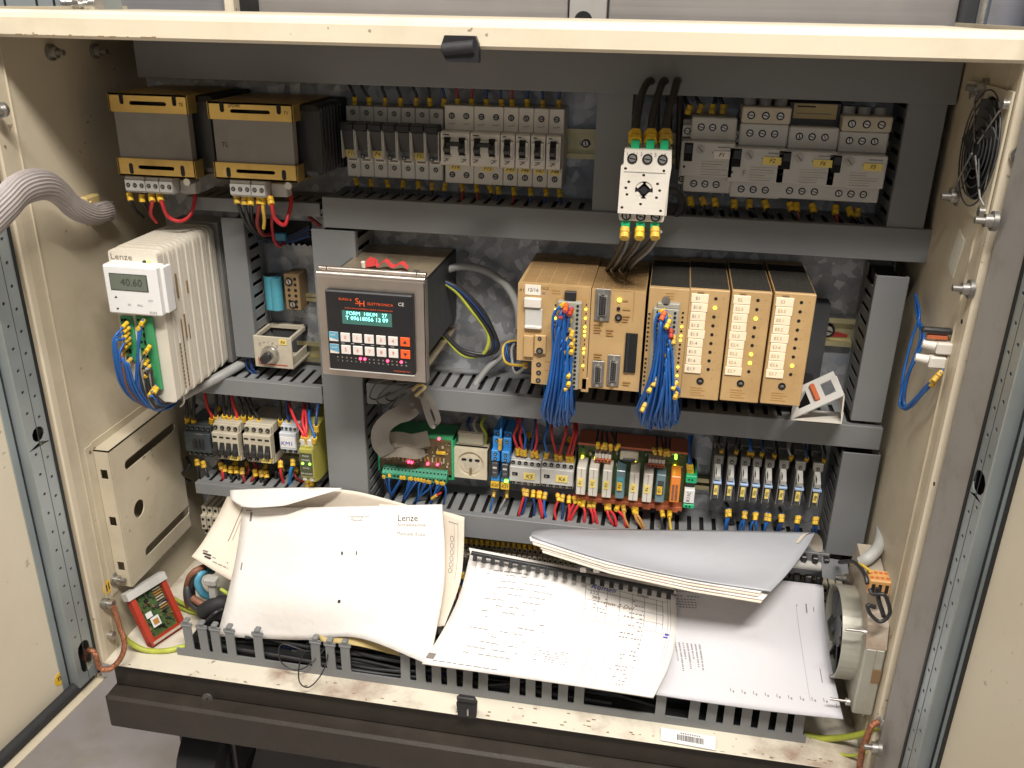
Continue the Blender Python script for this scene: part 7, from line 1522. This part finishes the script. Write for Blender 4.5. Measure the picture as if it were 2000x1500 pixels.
# orange terminal block on the fan
A = at(1694, 1160, -.235); 
t = thing('terminal_block', 'orange three-way terminal block with black wires on top of the lower right fan', 'terminal block', A)
b = MB(); bw = at(1737, 1163, -.235).x - A.x; bh_ = A.z * -1 + at(1690, 1132, -.235).z
b.box(0, bw, 0, .022, 0, bh_, 'orange_block', .0012); 
for i in range(3): b.box(bw * (.12 + .31 * i), bw * (.28 + .31 * i), -.0006, 0, bh_ * .2, bh_ * .75, 'hole'); 
for i in range(4):
    for j in range(2): b.cyl((bw * (.14 + .24 * i), .006 + .010 * j, bh_), (bw * (.14 + .24 * i), .006 + .010 * j, bh_ + .0005), .0022, 8, 'orange_rail')
b.build('body', t)
wire('black wire loop on the orange block, left one of the pair', [at(1698, 1150, -.24), at(1706, 1160, -.245), at(1722, 1158, -.247), at(1736, 1172, -.247), at(1734, 1200, -.246), at(1718, 1212, -.246), at(1702, 1200, -.245), at(1698, 1182, -.243), at(1710, 1186, -.243)], .0022, 'black_wire', 'wires on the orange block', (), n=8)
wire('black wire on the orange block, right one bent in a hook', [at(1714, 1148, -.24), at(1716, 1172, -.243), at(1722, 1196, -.243), at(1726, 1204, -.243)], .0026, 'black_wire', 'wires on the orange block', (), n=8)
wire('yellow wire entering the orange block from behind', [at(1662, 1100, -.15), at(1680, 1102, -.2), at(1700, 1116, -.225)], .0018, 'yellow_wire', None, ())
wire('black cable from the bracket to the orange block', [at(1640, 1098, -.12), at(1668, 1098, -.18), at(1688, 1120, -.225), at(1694, 1140, -.238)], .0026, 'black_wire', None, (), name='cable', cat='cable')
wire('thick light grey hose bending down beside the lower vertical duct', [at(1700, 985, -.03), at(1712, 1000, -.06), at(1722, 1035, -.10), at(1716, 1068, -.14), at(1698, 1088, -.16), at(1682, 1098, -.16)], .0072, 'grey_hose', None, (), name='hose', cat='hose', n=12)
# ================================================================ fan grille on the upper right wall
t = thing('fan_grille', 'round wire fan grille with dark blades on the upper right wall', 'fan', (XR, -.194, -.118))
b = MB(); b.holed([(-.05, -.06), (.085, -.06), (.085, .055), (-.05, .055)], [circ(0, 0, .047, 28)], 'x', -.003, -.001, 'cream_wall'); b.build('mounting_plate', t)
b = MB(); b.cyl((-.0008, 0, 0), (-.0012, 0, 0), .047, 28, 'hole'); b.cyl((-.002, 0, 0), (-.007, 0, 0), .018, 20, 'black_plastic')
for k in range(5):
    X = Matrix.Translation((-.004, 0, 0)) @ Matrix.Rotation(k * 2 * math.pi / 5, 4, 'X') @ Matrix.Rotation(.45, 4, 'Z'); b.box(-.0005, .0005, -.012, .012, .016, .044, 'dark_grey', xf=X)
b.build('fan_rotor', t)
b = MB()
for k in range(6): r_ = .010 + .0085 * k; b.tube([(-.008 + k * .0004, r_ * math.cos(a), r_ * math.sin(a)) for a in [j * 2 * math.pi / 32 for j in range(33)]], .0008, 5, 'dark_grey')
for a in (.8, .8 + math.pi / 2, .8 + math.pi, .8 + 1.5 * math.pi): b.tube([(-.009, .008 * math.cos(a), .008 * math.sin(a)), (-.007, .054 * math.cos(a), .054 * math.sin(a)), (-.004, .062 * math.cos(a), .062 * math.sin(a))], .001, 5, 'heatsink')
b.build('wire_guard', t)
for y, z in ((-.044, .044), (-.044, -.05), (.052, -.05), (.052, .044)): b = MB(); b.cyl((-.003, y, z), (-.008, y, z), .005, 6, 'screw_metal'); b.build('nut', t)
# white connector with blue wires on the right wall
q = onx(1845, 690, XR - .004); t = thing('white_connector', 'white two-pole connector hanging from a clip on the right wall', 'connector', q)
b = MB()
for k in range(2):
    z = .006 - .015 * k; x = -.004 * k
    b.box(x - .010, x + .006, -.006, .008, z - .006, z + .006, 'white_plastic', .0014); b.cyl((x - .010, 0, z + .001), (x - .022, .002, z + .002), .0048, 10, 'white_plastic', r2=.004)
b.build('shell', t)
b = MB(); b.box(-.026, .003, -.004, .004, .020, .026, 'black_plastic', .002); b.box(-.020, .0, -.002, .003, .014, .019, 'orange_rail', .001); b.build('clip', t)
for i in range(3): wire('blue wire hanging in a loop from the white connector, %s' % ('outer', 'middle', 'inner')[i], [onx(1842 - 4 * i, 722 + 4 * i, XR - .006), onx(1832 - 4 * i, 736 + 4 * i, XR - .010), onx(1800, 762 + 4 * i, XR - .016), onx(1768 + 2 * i, 798 - i, XR - .02), onx(1758 + 4 * i, 785, XR - .02), onx(1766 + 6 * i, 730, XR - .018), onx(1786 + 9 * i, 660, XR - .012), onx(1796 - 4 * i, 615, XR - .010), onx(1788, 575, XR - .008)], .0016, 'blue', 'blue wires of the white connector', ('a',), flen=.014, k=8)
# latch bar line and pencil arc on the wall are left to dirt

# ================================================================ wires below the transformers
def W_(lab, pts, r, m, group=None, ferr=('a',), fl=.010): wire(lab, [at(p[0], p[1] - ((12, 8, 3)[i] if group == 'wires below the transformers' and i < 3 else 0), p[2] - (.008 if group == 'wires below the transformers' and i < 2 else 0)) for i, p in enumerate(pts)], r, m, group, ferr, flen=fl, n=8)
G = 'wires below the transformers'
W_('short black wire under the leftmost transformer', [(252, 386, -.105), (253, 398, -.107), (262, 412, -.10), (280, 425, -.08)], .0022, 'black_wire', G)
W_('black wire under the leftmost transformer beside the red pair', [(277, 388, -.105), (278, 400, -.107), (286, 418, -.09), (300, 430, -.07)], .0022, 'black_wire', G)
W_('short red wire hanging under the leftmost transformer', [(295, 388, -.105), (296, 402, -.108), (298, 420, -.104), (306, 434, -.09)], .0024, 'red_wire', G)
W_('red wire sweeping right in a loop under the leftmost transformer', [(310, 388, -.105), (313, 400, -.109), (330, 424, -.108), (352, 432, -.10), (372, 422, -.09), (379, 395, -.08), (380, 360, -.07)], .0024, 'red_wire', G)
W_('black wire under the second transformer, leftmost', [(462, 392, -.105), (465, 405, -.108), (478, 432, -.10), (498, 456, -.07), (520, 472, -.03)], .0024, 'black_wire', G)
W_('black wire under the second transformer, middle', [(478, 393, -.105), (480, 410, -.107), (488, 438, -.10), (512, 462, -.06), (534, 470, -.02)], .0024, 'black_wire', G)
W_('black wire under the second transformer, right of the three', [(490, 394, -.105), (492, 406, -.108), (494, 430, -.10), (505, 452, -.07), (530, 462, -.02)], .0024, 'black_wire', G)
W_('dark red wire curving into the plate opening', [(507, 392, -.105), (507, 410, -.108), (504, 438, -.10), (512, 455, -.08), (530, 458, -.05)], .0024, 'dark_red', G)
W_('yellow wire with two sleeves under the second transformer', [(514, 392, -.105), (515, 412, -.108), (517, 432, -.106), (515, 446, -.10)], .0022, 'yellow_wire', G)
W_('red wire looping back up under the second transformer', [(526, 394, -.105), (529, 408, -.109), (540, 430, -.108), (556, 440, -.10), (567, 425, -.09), (569, 395, -.08), (566, 365, -.07)], .0025, 'red_wire', G)
W_('red wire hooking down over the jagged plate edge', [(535, 420, -.06), (530, 445, -.055), (535, 470, -.045), (545, 480, -.035), (554, 474, -.02)], .0022, 'red_wire', G, ())
for i in range(4): W_('dark blue wire inside the plate opening, %s' % ('uppermost', 'second', 'third', 'lowest')[i], [(500, 455 + i * 4, -.02), (530, 462 + i * 3, -.012), (570, 458 + i * 4, -.012), (606, 440 + i * 6, -.02)], .0028, 'navy' if i % 2 else 'black_wire', 'wires in the plate opening', ())
b = MB(); q = at(548, 462, -.018); b.box(-.008, .008, -.004, .004, -.005, .005, 'light_blue', .001); o = b.build('wire_marker', None, q); tag(o, 'small light blue tag on the wires in the plate opening', 'tag')
W_('dark red wire slipping behind the duct corner above the controller', [(604, 424, -.05), (614, 432, -.06), (626, 442, -.06)], .0026, 'dark_red', None, ())
# dark background wires behind the lower rows
random.seed(77)
for i in range(26):
    u0 = random.choice([random.uniform(365, 560), random.uniform(900, 1120), random.uniform(1400, 1600), random.uniform(370, 620)]); lv = .09 * (u0 - 380) if u0 < 700 else .085 * (u0 - 735) + 8
    top = (790 if u0 < 700 else 812) + lv
    if i % 2: pts = [(u0, top, -.02), (u0 + random.uniform(-14, 14), top + 16, -.032), (u0 + random.uniform(-10, 10), top + 34, -.03), (u0 + random.uniform(-18, 18), top + 52, -.015)]
    else: pts = [(u0, top + 104, -.03), (u0 + random.uniform(-12, 12), top + 122, -.045), (u0 + random.uniform(-22, 22), top + 140, -.035), (u0 + random.uniform(-20, 20), top + 152, -.02)]
    W_('dark wire in the shadow behind the lower row devices', pts, random.choice([.0018, .0024]), random.choice(['black_wire', 'black_wire', 'navy', 'dark_red', 'black_wire']), 'dark wires behind the lower row', ('a',) if i % 3 == 0 else ())
# scratches, chips and rust on rim and sill
random.seed(5)
b = MB()
for i in range(60):
    u = random.uniform(880, 1640) if i < 46 else random.uniform(250, 880); y = YF + random.uniform(.0, .012) * (1 if i % 3 else 2.4); x = at(u, 1400, YF).x; L_ = random.uniform(.001, .006)
    b.box(x, x + L_, y, y + random.uniform(.0005, .0022), 0, .00025, 'tape')
o = b.build('paint_chip', cab, (0, 0, .0)); o['kind'] = 'stuff'
b = MB()
for i in range(46):
    s = -1 if i % 2 else 1; z = random.uniform(-.75, -.06); xw = (XL - .015) if s < 0 else (XR + .015); b.box(xw - random.uniform(.0, .0016), xw + random.uniform(.0002, .0014), YF - .0014, YF - .0009, cz(z), cz(z) + random.uniform(.001, .005), 'tape')
o = b.build('paint_chip', cab); o['kind'] = 'stuff'
b = MB()
for i in range(14):
    u = random.uniform(20, 320); x = at(u, 66, YF).x; b.box(x, x + random.uniform(.002, .008), YF - .0016, YF - .0011, cz(-.0375), cz(-.0375) + random.uniform(.0006, .0016), 'tape')
o = b.build('paint_chip', cab); o['kind'] = 'stuff'
